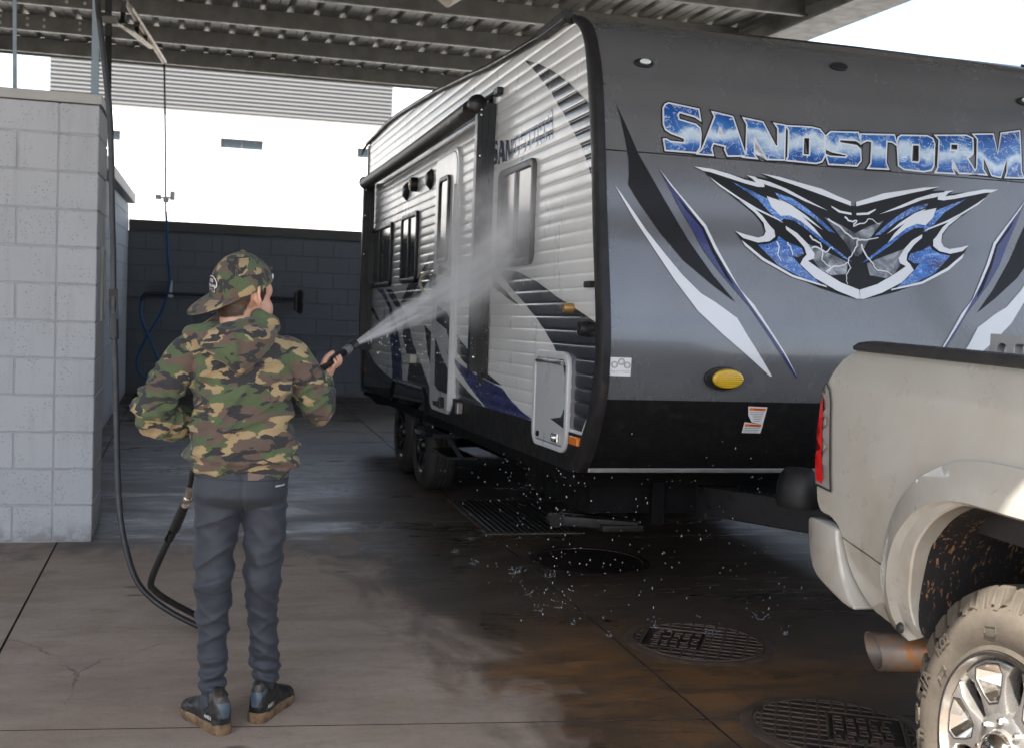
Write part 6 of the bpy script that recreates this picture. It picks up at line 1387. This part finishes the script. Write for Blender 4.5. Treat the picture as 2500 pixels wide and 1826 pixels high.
# ---- hoodie
bm=BM()
rings=[]
TOR=[(.838,.168,.146,.105),(.850,.168,.164,.120),(.872,.168,.178,.130),(.905,.169,.183,.136),(.945,.168,.177,.130),(1.0,.165,.164,.120),(1.06,.162,.157,.116),(1.12,.159,.158,.116),(1.19,.155,.166,.115),(1.25,.150,.172,.108),(1.29,.149,.158,.096),(1.325,.150,.118,.084),(1.352,.152,.085,.074),(1.372,.152,.066,.064)]
for z,cx_,a,b in TOR:
    ring=[]
    for k in range(40):
        t_=2*math.pi*k/40; c,s=math.cos(t_),math.sin(t_); p=2.5; rr_=(abs(c)**p+abs(s)**p)**(-1/p)
        ring.append((cx_+a*c*rr_,4.032+b*s*rr_,z))
    rings.append(ring)
loft(bm,rings,cap0=True,cap1=True)
LA=[(.04,4.035,1.255,.066),(-.020,4.03,1.235,.066),(-.066,4.025,1.165,.063),(-.105,4.02,1.10,.060),(-.128,4.03,1.045,.060),(-.105,4.06,1.018,.058),(-.045,4.12,1.005,.057),(.03,4.18,1.0,.048),(.07,4.205,1.0,.036)]
RA=[(.26,4.035,1.255,.064),(.320,4.03,1.233,.064),(.366,4.035,1.165,.061),(.398,4.04,1.105,.059),(.412,4.055,1.068,.058),(.415,4.085,1.075,.057),(.421,4.108,1.115,.050),(.427,4.125,1.150,.042),(.430,4.132,1.168,.034)]
limb(bm,LA,22,5); limb(bm,RA,22,5)
hoodie_me=fuse(bm,.006,4,.5)
LAv=[Vector(p[:3]) for p in cr(LA,4)]; RAv=[Vector(p[:3]) for p in cr(RA,4)]
def arm_s(co,path):
    best=(9,0); L=0
    for a,b in zip(path,path[1:]):
        t_,d=seg_closest(co,a,b)
        if d<best[0]: best=(d,L+t_*(b-a).length)
        L+=(b-a).length
    return best[0],best[1],L
def hfold(co,n):
    x,y,z=co
    d=.004*mnoise.noise(Vector((x*9,y*9,z*9)))
    arm=False
    if x<-.0 or x>.315 or y>4.13:
        for path in (LAv,RAv):
            dist,s,L=arm_s(co,path)
            if dist<.085:
                arm=True
                w_=max(0,1-abs(s/L-.55)/.40)
                ph_=mnoise.noise(Vector((x*16,y*16,z*16)))*1.6
                d+=.0075*w_*math.sin(s*120+ph_*2.2)+.016*w_*(max(0,rid(x*11,y*11+s*16,z*11))**3-.25)
                if s/L>.90: d+=.003*math.sin(s*420)
                break
    if not arm:
        lowf=max(0,1-abs(z-.895)/.075)
        d+=.010*lowf*math.sin(z*105+3.0*mnoise.noise(Vector((x*6,y*6,2)))+x*7)
        d+=.018*(max(0,rid(x*5+z*4,y*5,z*11-x*5))**3-.25)*(1 if z<1.22 else .5)
        d+=.016*(max(0,rid(x*8-z*7+4,y*7,z*5))**3-.25)*(1 if z>1.0 else .6)
        if z<.868: d-=.010*min(1,(.868-z)/.02)
        for ax_ in (-.0,.312):   # pull folds from the armpits
            q_=max(0,1-math.hypot(x-ax_,z-1.12)/.15); d+=.008*q_*math.sin((z-1.12)*75+(x-ax_)*(60 if ax_<.1 else -60))
    return d
displace(hoodie_me,hfold)
hoodie=pk(obj('hoodie',hoodie_me,M['camo'],None,179))
# ribbed lining showing at the right of the hem
bm=BM(); rows=[[],[]]
for k in range(24):
    t_=R(-86+ (70)*k/23); rows[0].append(bm.verts.new((.168+.155*math.cos(t_),4.032+.118*math.sin(t_),.838+.002*k/23))); rows[1].append(bm.verts.new((.168+.150*math.cos(t_),4.032+.112*math.sin(t_),.872)))
for k in range(23): bm.faces.new((rows[0][k],rows[0][k+1],rows[1][k+1],rows[1][k]))
o=obj('hem_lining',bm,M['lint'],hoodie,60)
# hood lying on the shoulders
bm=BM()
nu,nv=41,27; grid=[]
HVv=[0,.12,.28,.5,.75,.92,1]; HLx=[.060,.022,-.006,.010,.070,.118,.136]; HLz=[1.338,1.330,1.312,1.275,1.226,1.196,1.186]; HRx=[.205,.238,.262,.250,.208,.172,.158]; HRz=[1.380,1.366,1.330,1.285,1.232,1.198,1.188]
for j in range(nv):
    v_=j/(nv-1); row=[]
    for i in range(nu):
        u_=-1+2*i/(nu-1); w_=(u_+1)/2
        x=interp(v_,HVv,HLx)*(1-w_)+interp(v_,HVv,HRx)*w_; z=interp(v_,HVv,HLz)*(1-w_)+interp(v_,HVv,HRz)*w_-.012*(1-u_*u_)*(1 if v_>.5 else -.4)*math.sin(math.pi*v_)
        puff=.058*math.sin(math.pi*min(1,v_*.86+.14))**.8*(1-abs(u_)**2.6)
        yb=interp(v_,[0,.15,.4,1],[3.968,3.940,3.918,3.900]); y=yb-puff+.055*abs(u_)**3*(1-v_)
        y+=.016*math.exp(-((u_-.15+.55*(v_-.5))/.09)**2)*v_-.012*math.exp(-((u_+.30-.5*v_)/.10)**2)+.016*math.exp(-((v_-.17-.05*u_)/.045)**2)-.010*math.exp(-((v_-.30-.10*u_)/.06)**2)
        y+=.006*mnoise.noise(Vector((x*22,z*22,3)))
        row.append((x,y,z))
    grid.append(row)
back=[[(x,y+.024+.02*math.sin(math.pi*j/(nv-1)),z+.004) for (x,y,z) in row] for j,row in enumerate(grid)]
loops=[row+back[j][::-1] for j,row in enumerate(grid)]
R_=loft(bm,loops,closed=True,cap0=True,cap1=True)
# collar: the sides of the hood rising round the neck to the front
limb(bm,[(.045,3.962,1.326,.022),(.005,3.975,1.312,.028),(-.010,4.01,1.306,.028),(.012,4.07,1.308,.026),(.07,4.11,1.31,.026)],14,5)
limb(bm,[(.215,3.965,1.368,.020),(.246,3.985,1.350,.024),(.258,4.02,1.338,.024),(.24,4.075,1.330,.026),(.19,4.115,1.322,.026)],14,5)
limb(bm,[(.188,3.968,1.372,.016),(.203,3.975,1.384,.013),(.226,4.0,1.375,.013)],12,4)
hood_me=fuse(bm,.005,3,.5)
displace(hood_me,lambda co,n:.0045*(rid(co.x*16+co.z*6,co.y*10,co.z*16)-.6)+.003*mnoise.noise(co*28))
pk(obj('hood',hood_me,M['camo'],None,179))
# ---- trousers
bm=BM(); rings=[]
for z,cx_,a,b in ((.885,.165,.150,.105),(.86,.165,.153,.108),(.82,.164,.155,.112),(.78,.164,.157,.115),(.758,.164,.150,.098),(.745,.164,.138,.080),(.732,.164,.118,.055)):
    ring=[]
    for k in range(36):
        t_=2*math.pi*k/36; c,s=math.cos(t_),math.sin(t_); p=2.4; rr_=(abs(c)**p+abs(s)**p)**(-1/p); yy=4.03+b*s*rr_-(.010*(1-abs(c)) if s<0 and .75<z<.85 else 0); ring.append((cx_+a*c*rr_,yy,z))
    rings.append(ring)
loft(bm,rings,cap0=True,cap1=True)
LL=[(.092,4.028,.80,.080),(.088,4.026,.72,.076),(.084,4.025,.645,.0695),(.083,4.018,.56,.063),(.084,4.012,.465,.0615),(.082,4.02,.385,.056),(.083,4.012,.28,.048),(.086,3.998,.18,.043),(.088,3.985,.115,.042),(.089,3.98,.088,.040)]
RL=[(.236,4.028,.80,.080),(.241,4.027,.72,.076),(.246,4.028,.645,.0685),(.244,4.026,.56,.061),(.240,4.03,.455,.0585),(.246,4.048,.37,.053),(.253,4.058,.27,.047),(.259,4.06,.20,.047),(.260,4.058,.155,.044),(.260,4.056,.122,.041)]
limb(bm,LL,24,6); limb(bm,RL,24,6)
tr_me=fuse(bm,.0055,9,.55)
def tfold(co,n):
    x,y,z=co; leg=-1 if x<.163 else 1
    kn=max(0,1-abs(z-.50)/.13); an=max(0,1-abs(z-.16)/.11); hipw=max(0,1-abs(z-.66)/.12)
    nn=mnoise.noise(Vector((x*7,y*7,z*7)))
    d=.004*nn+.0085*(max(0,rid(x*7+leg*z*9,y*7,z*6))**3-.22)*(1 if z<.74 else .35)+.004*(max(0,rid(x*9-leg*z*13+5,y*9,z*9))**3-.22)*(1 if z<.70 else .3)
    d+=.0035*kn*math.sin(z*62+leg*(x-.163)*30+2.4*nn)+.004*kn*(rid(x*10,y*10,z*14)-.6)
    d+=.0060*an*math.sin(z*150+2.5*nn+leg*x*20)
    d+=.0045*hipw*(rid(x*14+leg*z*9,y*9,z*8)-.55)
    d-=.004*max(0,1-abs(x-.163)/.010)*(1 if z>.71 else 0)*(1 if y<4.03 else 0)
    return d
displace(tr_me,tfold)
trs=pk(obj('trousers',tr_me,M['knit'],None,179))
bvh=BVHTree.FromObject(trs,bpy.context.evaluated_depsgraph_get())
def ring_on(cx_,cy_,z0,a0,a1,n,zf,r=.0016,name='seam'):
    pts=[]
    for k in range(n):
        a=R(a0+(a1-a0)*k/(n-1)); z=zf(a); d=Vector((math.cos(a),math.sin(a),0)); h=bvh.ray_cast(Vector((cx_,cy_,z)),d,.3)
        if h[0] is not None: pts.append(h[0]+d*.0002)
    bm=BM(); tube(bm,pts,r,6); return obj(name,bm,simple('seam_thread',(.018,.021,.028),.7) if 'seam' not in M else M['seam'],trs,60)
M['seam']=simple('seam_thread',(.018,.021,.028),.7)
ring_on(.164,4.03,.84,180,360,40,lambda a:.838-.004*math.cos(a))
ring_on(.086,4.015,.47,170,365,24,lambda a:.470+.012*math.sin(a)); ring_on(.240,4.03,.46,175,370,24,lambda a:.466+.012*math.sin(a)-.004*math.cos(a))

def on_tr(px_,py_):
    h=bvh.ray_cast(Vector((px_,3.5,py_)),Vector((0,1,0)),1.0); return (h[0] if h[0] else Vector((px_,3.93,py_)))+Vector((0,-.0016,0))
textmesh('climacool',.0082,lambda x,y:on_tr(.285+x,.817+y+x*.06),simple('white_print',(.55,.56,.57),.6),trs,bold=.0004)
# ---- shoes
def shoe(heel,ang,lift,side):
    d=Vector((math.sin(R(ang)),math.cos(R(ang)),0)); l=Vector((math.cos(R(ang)),-math.sin(R(ang)),0)); H_=Vector((*heel,0)); L=.275
    W=lambda a:interp(a,[0,.03,.1,.25,.45,.6,.75,.88,.96,1],[.012,.026,.034,.037,.036,.042,.047,.042,.028,.012])
    mp_=lambda a,b,c:H_+d*(a*L)+l*b+Vector((0,0,c))
    bm=BM(); rings=[]
    for c,s in ((.0005,.93),(.006,1.0),(.020,1.04),(.030,1.02),(.036,.95)):
        ring=[]
        for k in range(48):
            t_=2*math.pi*k/48; a=.5-.5*math.cos(t_); b=W(a)*(1 if t_<math.pi else -1)*s
            aa=.5+(a-.5)*(1+.03*(s-1)*4); ring.append(mp_(aa,b,c*(1.0 if a<.6 else 1-.2*(a-.6)/.4)+(.010*max(0,a-.75)/.25 if c<.03 else .004*max(0,a-.75)/.25)))
        rings.append(ring)
    loft(bm,rings,cap0=True,cap1=True)
    so_me=bpy.data.meshes.new('sole'); bmesh.ops.recalc_face_normals(bm,faces=bm.faces); bm.to_mesh(bm and so_me); bm.free()
    bm=BM(); rings=[]
    Hh=lambda a:interp(a,[0,.04,.12,.3,.40,.5,.62,.78,.92,1],[.085,.128,.145,.150,.132,.104,.085,.070,.060,.040])
    for k in range(26):
        a=k/25; w_=W(.015+.97*a)*(1.0 if a>.42 else 1.0); h=Hh(a); ring=[]
        for j in range(18):
            t_=math.pi*j/17; c,s=math.cos(t_),math.sin(t_); top_=.62 if a<.4 else .9
            ring.append(mp_(.02+.965*a,w_*.96*(abs(c)**.75)*(1 if c>0 else -1)*(1-.10*s),.026+(h-.026)*s**.62))
        rings.append(ring)
    loft(bm,rings,closed=True,cap0=True,cap1=True)
    up_me=fuse(bm,.005,3,.4); displace(up_me,lambda co,n:.002*mnoise.noise(co*40)+.0022*(rid(co.x*30,co.y*30,co.z*30)-.6))
    up=obj('shoe',up_me,M['shoe'],None,179); pk(up)
    up['label']='black muddy high top shoe, '+side
    so_o=obj('sole',so_me,M['sole'],up,50)
    bv=BVHTree.FromObject(up,bpy.context.evaluated_depsgraph_get())
    def surf(b,c,off=.0015,frm=None):
        # project from behind on to the heel
        h=bv.ray_cast(mp_(-.6,b,c),d,.6); p=h[0] if h[0] else mp_(.0,b,c); return p-d*off
    def side_(a,c,sg,off=.0015):
        h=bv.ray_cast(mp_(a,sg*.2,c),-l*sg,.4); p=h[0] if h[0] else mp_(a,sg*.036,c); return p+l*sg*off
    bm=BM(); rows=[]
    for j in range(9):
        c=.056+.050*j/8; hw=interp(j/8,[0,.3,1],[.010,.016,.026]); rows.append([bm.verts.new(surf(-hw+2*hw*i/8,c)) for i in range(9)])
    for A_,B_ in zip(rows,rows[1:]):
        for i in range(8): bm.faces.new((A_[i],A_[i+1],B_[i+1],B_[i]))
    obj('heel_panel',bm,M['heelpanel'],up,60)
    sg=-1 if side=='left foot' else 1
    textmesh('AND1',.017,lambda x,y:side_(.20-sg*x/L*-1*-1 if False else (.21+(x/L)*(1 if sg>0 else -1)),.052+y,sg,.002),simple('shoe_print',(.5,.48,.44),.6) if 'sprint' not in M else M['sprint'],up,bold=.0008)
    # tongue, laces, perforations
    bm=BM(); tube(bm,[mp_(.40,-.03,.122),mp_(.38,0,.150),mp_(.40,.03,.122)],.008,8); obj('collar',bm,M['shoe'],up,60)
    bm=BM()
    for k in range(5):
        a=.46+.05*k; c=Hh(a)-.004; tube(bm,[mp_(a,-.022,c-.012),mp_(a+.01,0,c+.003),mp_(a,.022,c-.012)],.003,6)
    obj('laces',bm,M['black_rubber'],up,60)
    return up
M['sprint']=simple('shoe_print',(.5,.48,.44),.6)
shoe((.130,3.893),-27,0,'left foot'); shoe((.224,3.985),28,0,'right foot')
# ---- cap worn backwards
cc=(-.010,0,.032); cr_=(.105,.087,.103); CO=R(24)
band=lambda f:.030+.42*f
def cap_pt(phi,t_,grow=0):
    # elevation of the band at this azimuth by bisection
    lo,hi=-1.2,1.2
    for _ in range(28):
        m_=(lo+hi)/2; f=cc[0]+cr_[0]*math.cos(phi)*math.cos(m_); u=cc[2]+cr_[2]*math.sin(m_)
        if u<band(f): lo=m_
        else: hi=m_
    e=lo+(math.pi/2-lo)*t_; g_=1+grow/.1
    return (cc[0]+cr_[0]*g_*math.cos(phi)*math.cos(e),cr_[1]*g_*math.sin(phi)*math.cos(e),cc[2]+cr_[2]*g_*math.sin(e)**1 if e>0 else cc[2]+cr_[2]*math.sin(e))
bm=BM(); rings=[]
NP=72
for j in range(17):
    t_=j/16*.985; ring=[]
    for k in range(NP):
        phi=2*math.pi*k/NP; seam=abs(math.sin(3*(phi-CO)))          # six panels
        gr_=-.0022*max(0,1-seam/.12)*(1-t_)**.2+.0012*mnoise.noise(Vector((phi*2,t_*5,1)))
        ring.append(hp(*cap_pt(phi,t_,gr_)))
    rings.append(ring)
inner=[[hp(*cap_pt(2*math.pi*k/NP,j/16*.985,-.004)) for k in range(NP)] for j in (0,)]
loft(bm,inner+rings,closed=True,cap1=True)
cap=pk(obj('cap',bm,M['capcamo'],None,60))
bm=BM(); hell(bm,cc[0],0,cc[2]+cr_[2]+.002,(.009,.009,.005)); obj('button',bm,simple('cap_button',(.16,.12,.08),.8),cap,60)
for k in range(6):
    phi=math.pi*k/3+CO; bm=BM(); 
    for dphi in (-.028,.028): tube(bm,[hp(*cap_pt(phi+dphi,j/14*.97,.0004)) for j in range(15)],.0005,5)
    obj('stitching',bm,simple('cap_thread',(.16,.13,.08),.8) if 'cth' not in M else M['cth'],cap,60)
for k in range(6):
    bm=BM(); f,r,u=cap_pt(math.pi*k/3+math.pi/6+CO,.62,-.0012); hell(bm,f,r,u,(.0032,.0032,.0032)); obj('eyelet',bm,M['gblack'],cap,60)
bm=BM(); rows_t=[]; rows_b=[]
for j in range(9):
    s=j/8; rt=[]; rb=[]
    for i in range(31):
        a=-1+2*i/30; phi=math.pi+CO+a*R(66); f,r,u=cap_pt(phi,0,.0); ln=.080*max(0.0,math.cos(a*math.pi/2))**.55
        drop=ln*(.42*s+.16*s*s)
        p=hp(f-ln*s*math.cos(CO),r*(1+.04*s)-ln*s*math.sin(CO),u-drop); rt.append(p); rb.append(p+Vector((0,0,-.0045)))
    rows_t.append(rt); rows_b.append(rb)
V=[[bm.verts.new(p) for p in r_] for r_ in rows_t]; Wb=[[bm.verts.new(p) for p in r_] for r_ in rows_b]
for j in range(8):
    for i in range(30): bm.faces.new((V[j][i],V[j][i+1],V[j+1][i+1],V[j+1][i])); bm.faces.new((Wb[j][i],Wb[j+1][i],Wb[j+1][i+1],Wb[j][i+1]))
for i in range(30): bm.faces.new((V[8][i],V[8][i+1],Wb[8][i+1],Wb[8][i]))
obj('brim',bm,M['capcamo'],cap,60)
# patch on the cap front
def pm(x,y,off):
    phi=math.pi+CO-x/.098; t_=.22+y/.165; f,r,u=cap_pt(phi,t_,.0026+off); return hp(f,r,u)
wht=simple('patch_white',(.66,.66,.66),.7); blk=simple('patch_black',(.012,.012,.014),.8)
def patch(name,loops,off,m,par):
    bm=BM(); polyfill(bm,loops); cut(bm,[-.05+.005*k for k in range(21)],0); cut(bm,[-.04+.005*k for k in range(17)],1)
    for v_ in bm.verts: v_.co=pm(v_.co.x,v_.co.y,off)
    return obj(name,bm,m,par,60)
board=cr([(-.036,.004),(-.030,.014),(-.012,.019),(.010,.020),(.024,.016),(.036,.008),(.040,.0),(.036,-.006),(.026,-.010),(.025,-.018),(.016,-.018),(.013,-.012),(-.014,-.013),(-.016,-.020),(-.025,-.020),(-.027,-.012),(-.036,-.006)],3,True)
sc_=lambda lp,k:[(a*k,b*k) for a,b in lp]
pt_=patch('patch',[sc_(board,1.10)],.0002,blk,cap); patch('patch_outline',[sc_(board,1.0),sc_(board,.90)],.0010,wht,cap)
textmesh('VANS',.0125,lambda x,y:pm(.002+x,.0085+y,.0010),wht,cap,bold=.0003); textmesh('"OFF THE WALL"',.0098,lambda x,y:pm(.002+x,-.004+y,.0010),wht,cap,bold=.0003)
bm=BM(); f,r,u=cap_pt(.75,.05,.0012); hell(bm,f,r,u,(.002,.004,.009)); obj('strap_tag',bm,wht,cap,60)
# ---- hair: shell under the cap plus loose strands
bm=BM(); rnd=random.Random(3)
def hair_lim(phi):      # lower edge of the hair (u) by azimuth from the face; None = skin
    a=abs((phi+math.pi)%(2*math.pi)-math.pi)
    if a<R(80): return None
    if a<R(98): return -.008+.010*((a-R(80))/R(18))
    if a<R(116): return .034
    return interp(a,[R(116),R(130),R(180)],[-.010,-.052,-.060])
def scalp(phi,u,g_):
    s=max(-.99,min(.99,(u-.030)/.088)); e=math.asin(s); c=math.cos(e) if u>-.02 else max(math.cos(e),.80)
    return hp(-.012+(.092+g_)*math.cos(phi)*c,(.074+g_)*math.sin(phi)*c,u)
for phase in (0,):
    n_=0
    while n_<5200:
        phi=rnd.uniform(0,2*math.pi); lim=hair_lim(phi)
        if lim is None: continue
        f=-.012+.092*math.cos(phi); top_=band(f)+.012
        if top_<=lim: continue
        u=rnd.uniform(lim+.004,top_); L_=rnd.uniform(.016,.034); dphi=rnd.uniform(-.10,.10); u2=max(u-L_,lim-rnd.uniform(0,.010))
        a=scalp(phi,u,.004); b=scalp(phi+dphi*.5,(u+u2)/2,.0075+rnd.uniform(0,.003)); c=scalp(phi+dphi,u2,.005+rnd.uniform(0,.004)); t__=Vector((-math.sin(phi),math.cos(phi),0)); t__=HR@t__*.0011
        v=[bm.verts.new(p) for p in (a-t__,a+t__,b+t__,b-t__)]; bm.faces.new(v); w_=bm.verts.new(c); bm.faces.new((v[3],v[2],w_)); n_+=1
for k in range(160):          # fringe poking out over the forehead through the strap
    phi=rnd.uniform(-.3,.75); a=hp(.070*math.cos(phi)+.004,.064*math.sin(phi),.092); b=a+HR@Vector((rnd.uniform(.008,.020),rnd.uniform(-.008,.008),rnd.uniform(-.010,.004))); c=b+HR@Vector((rnd.uniform(.002,.010),rnd.uniform(-.006,.006),rnd.uniform(-.022,-.006))); t__=Vector((0,0,.0009))
    v=[bm.verts.new(p) for p in (a-t__,a+t__,b+t__,b-t__)]; bm.faces.new(v); w_=bm.verts.new(c); bm.faces.new((v[3],v[2],w_))
strands=obj('hair',bm,M['hair']); pk(strands)
bm=BM(); rows=[]
for j in range(10):
    row=[]
    for k in range(49):
        phi=R(118)+(R(242)-R(118))*k/48; lim=hair_lim(phi); f=-.012+.092*math.cos(phi); top_=band(f)+.02; u=top_+(lim+.003-top_)*j/9; row.append(bm.verts.new(scalp(phi,u,.0035)))
    rows.append(row)
for A_,B_ in zip(rows,rows[1:]):
    for k in range(48): bm.faces.new((A_[k],A_[k+1],B_[k+1],B_[k]))
obj('hair_base',bm,M['hair'],strands,60)
# ---- the wand he holds
wand=empty('pressure_wand',tuple(WB)); tag(wand,'black pressure washer wand held out to the right by the boy','wand')
def wk(o): o.parent=wand; o.matrix_parent_inverse=Matrix.Translation(-WB); return o
grip=simple('wand_grip',(.02,.02,.021),.5,var=.4,scale=25,bump=.3,bscale=90,dirt=.3,dirtc=(.10,.095,.09))
bm=BM(); tube(bm,[WB-WD*.04,WB+WD*.14],[.0152,.0152],16); wk(obj('insulated_grip',bm,grip,None,40))
bm=BM(); tube(bm,[WB+WD*.138,WB+WD*.14,WB+WD*.183,WB+WD*.186],[.013,.0165,.0165,.014],16); wk(obj('nozzle_collar',bm,simple('scuffed_collar',(.16,.16,.165),.5,.3,var=.4,scale=30),None,40))
bm=BM(); tube(bm,[WB+WD*.186,WB+WD*.188,WB+WD*.222,WB+WD*.2235,WB+WD*.20],[.014,.0185,.0185,.015,.012],18); wk(obj('nozzle',bm,M['black_rubber'],None,40))
bm=BM(); tube(bm,cr([WB-WD*.04,WB-WD*.10+Vector((0,.03,-.01)),Vector((.25,4.16,1.06)),Vector((.16,4.235,1.02)),Vector((.12,4.25,1.0))],6),.0085,10); wk(obj('lance',bm,M['black_metal'],None,60))
bm=BM(); bar(bm,(.135,4.235,1.055),(.115,4.235,.945),.03,.024,.006); bar(bm,(.09,4.25,1.02),(.17,4.235,1.03),.03,.035,.006); wk(obj('gun_body',bm,M['black_rubber']))
# ================================================================= WATER
NZ=WB+WD*.226; TG=Vector((1.60,6.12,1.66)); AX=(TG-NZ); LN=AX.length; AX.normalize()
sd_=AX.cross(Vector((0,0,1))).normalized(); up_=sd_.cross(AX).normalized()
spm=Matrix((sd_,AX,up_)).transposed().to_4x4(); spm.translation=NZ
t=NT('water_spray_volume'); t.t.nodes.remove(t.b)
v=t.coord('Object'); X,Y,Zc=t.sep(v)
Rz=t.math('ADD',t.math('MULTIPLY',Y,.098),.010); Rx=t.math('ADD',t.math('MULTIPLY',Y,.045),.010)
fz=t.math('DIVIDE',Zc,Rz); fx=t.math('DIVIDE',X,Rx); rad=t.math('SQRT',t.math('ADD',t.math('MULTIPLY',fz,fz),t.math('MULTIPLY',fx,fx)))
edge=t.maprange(rad,.35,1.0,1,0)
comb=t.n('ShaderNodeCombineXYZ'); t.l(fx,comb.inputs[0]); t.l(t.math('MULTIPLY',Y,.5),comb.inputs[1]); t.l(fz,comb.inputs[2])
st=t.noise(comb.outputs[0],3.4,4,.6); streak=t.maprange(st,.40,.64,.06,1.9)
puff=t.maprange(t.noise(v,5.5,5,.65),.35,.7,.45,1.5)
dens=t.math('DIVIDE',11.0,t.math('ADD',Y,.035)); dens=t.math('MULTIPLY',dens,t.maprange(Y,1.9,LN+.15,1,.55))
dens=t.math('MULTIPLY',t.math('MULTIPLY',dens,edge),t.math('MULTIPLY',streak,puff))
vs_=t.n('ShaderNodeVolumePrincipled'); vs_.inputs['Color'].default_value=(.96,.97,.99,1); vs_.inputs['Anisotropy'].default_value=.15; t.l(dens,vs_.inputs['Density']); t.l(vs_.outputs[0],t.out.inputs['Volume'])
bm=BM(); rings=[]
for k in range(15):
    y=LN*1.03*k/14; rz=.011+.099*y; rx=.011+.046*y; rings.append([(rx*math.cos(a),y,rz*math.sin(a)) for a in [2*math.pi*j/20 for j in range(20)]])
loft(bm,rings,cap0=True,cap1=True); spray=obj('water_spray',bm,t.m); spray.matrix_world=spm
tag(spray,'fan of white water jetting from the wand nozzle to the trailer side','water spray',kind='stuff')
# rebound mist in front of the trailer side and nose corner
t=NT('mist_volume'); t.t.nodes.remove(t.b); v=t.coord('Object'); 
ln=t.n('ShaderNodeVectorMath',operation='LENGTH'); t.l(v,ln.inputs[0])
dens=t.math('MULTIPLY',t.math('MULTIPLY',t.maprange(ln.outputs['Value'],.15,1.0,1,0),t.maprange(t.noise(v,1.8,5,.6),.38,.68,.1,1.5)),2.2)
vs_=t.n('ShaderNodeVolumePrincipled'); vs_.inputs['Color'].default_value=(.96,.97,.99,1); t.l(dens,vs_.inputs['Density']); t.l(vs_.outputs[0],t.out.inputs['Volume'])
bm=BM(); bmesh.ops.create_icosphere(bm,subdivisions=3,radius=1); mist=obj('water_mist',bm,t.m); mist.location=(1.38,5.85,1.72); mist.scale=(.24,1.25,.50); mist.rotation_euler=(R(-6),0,R(.8))
tag(mist,'pale rebound mist hanging before the trailer side near the front window','mist',kind='stuff')
# falling drops and splashes
t=NT('water_drop'); t.set(color=(.70,.76,.82),rough=.08,trans=.45,ior=1.33,coat=1.0); M['drop']=t.m
rd=random.Random(11)
db=BM(); bmesh.ops.create_icosphere(db,subdivisions=1,radius=1); dme=bpy.data.meshes.new('t'); db.to_mesh(dme); db.free()
dv=[v_.co.copy() for v_ in dme.vertices]; dfc=[tuple(p.vertices) for p in dme.polygons]
def drop(bm,p,r,st=1.0,tilt=Vector((0,0,0))):
    vs=[bm.verts.new(Vector((c.x*r+tilt.x*c.z*r,c.y*r+tilt.y*c.z*r,c.z*r*st))+p) for c in dv]
    for f in dfc: bm.faces.new([vs[i] for i in f])
TM=tr.matrix_world.copy()
bm=BM()
for k in range(170):
    u=abs(rd.gauss(.75,.75)); z=rd.uniform(.02,.72)
    p=TM@Vector((rd.gauss(-.02,.10),u,z)); drop(bm,p,rd.choice((.0010,.0013,.0017,.0022,.003)),rd.uniform(1,2.6))
for k in range(85):
    c=rd.choice(((.30,.38),(.55,.95),(.42,1.3),(.10,.25))); p=TM@Vector((rd.gauss(-.03,.03),c[1]+rd.gauss(0,.06),rd.uniform(.05,.70))); drop(bm,p,rd.choice((.0014,.002,.0026,.0034)),rd.uniform(1,2))
for k in range(160):
    w_=rd.uniform(.05,1.1); p=TM@Vector((w_,rd.uniform(-.06,.30),rd.uniform(.05,1.0))); drop(bm,p,rd.choice((.0014,.0018,.0024)),rd.uniform(1,3))
for k in range(170):
    y=rd.uniform(.1,1.0); p=NZ+AX*(LN*y)+sd_*rd.gauss(0,.10)+Vector((0,0,-rd.uniform(.05,.75)*y)); drop(bm,p,rd.choice((.0013,.0017,.0022)),rd.uniform(1,2.4))
o=obj('water_drops',bm,M['drop'],None,60); tag(o,'scattered water drops dripping from the trailer edge','water drops',kind='stuff')
SPL=[(1.70,6.01,1.1),(1.82,5.88,1.5),(1.63,6.86,.9),(2.25,4.78,1.4),(2.03,4.92,1.1),(2.6,5.0,1.2),(2.6,4.75,.8),(1.68,5.02,.6),(1.59,5.25,.7),(1.70,5.3,.6),(1.62,5.55,.8),(1.79,4.81,.5),(1.50,6.2,.8),(1.46,6.5,.7),(1.66,5.97,1.0)]
bm=BM()
for (x,y,s) in SPL:
    for k in range(int(9*s)+4):
        a=rd.uniform(0,6.28); r_=rd.uniform(.006,.03)*s; h=rd.uniform(.006,.034)*s*rd.random(); b0=Vector((x+r_*.4*math.cos(a),y+r_*.4*math.sin(a),.002)); b1=Vector((x+r_*1.3*math.cos(a),y+r_*1.3*math.sin(a),h))
        tube(bm,[b0,(b0+b1)/2+Vector((0,0,h*.1)),b1],[.0010,.0007,.0002],5)
        if rd.random()<.8: drop(bm,b1+Vector((rd.gauss(0,.012),rd.gauss(0,.012),rd.uniform(0,.03))),rd.choice((.0012,.0018,.0026)),1)
o=obj('splashes',bm,M['drop'],None,60); tag(o,'small crown splashes where drops hit the wet concrete','splashes',kind='stuff')
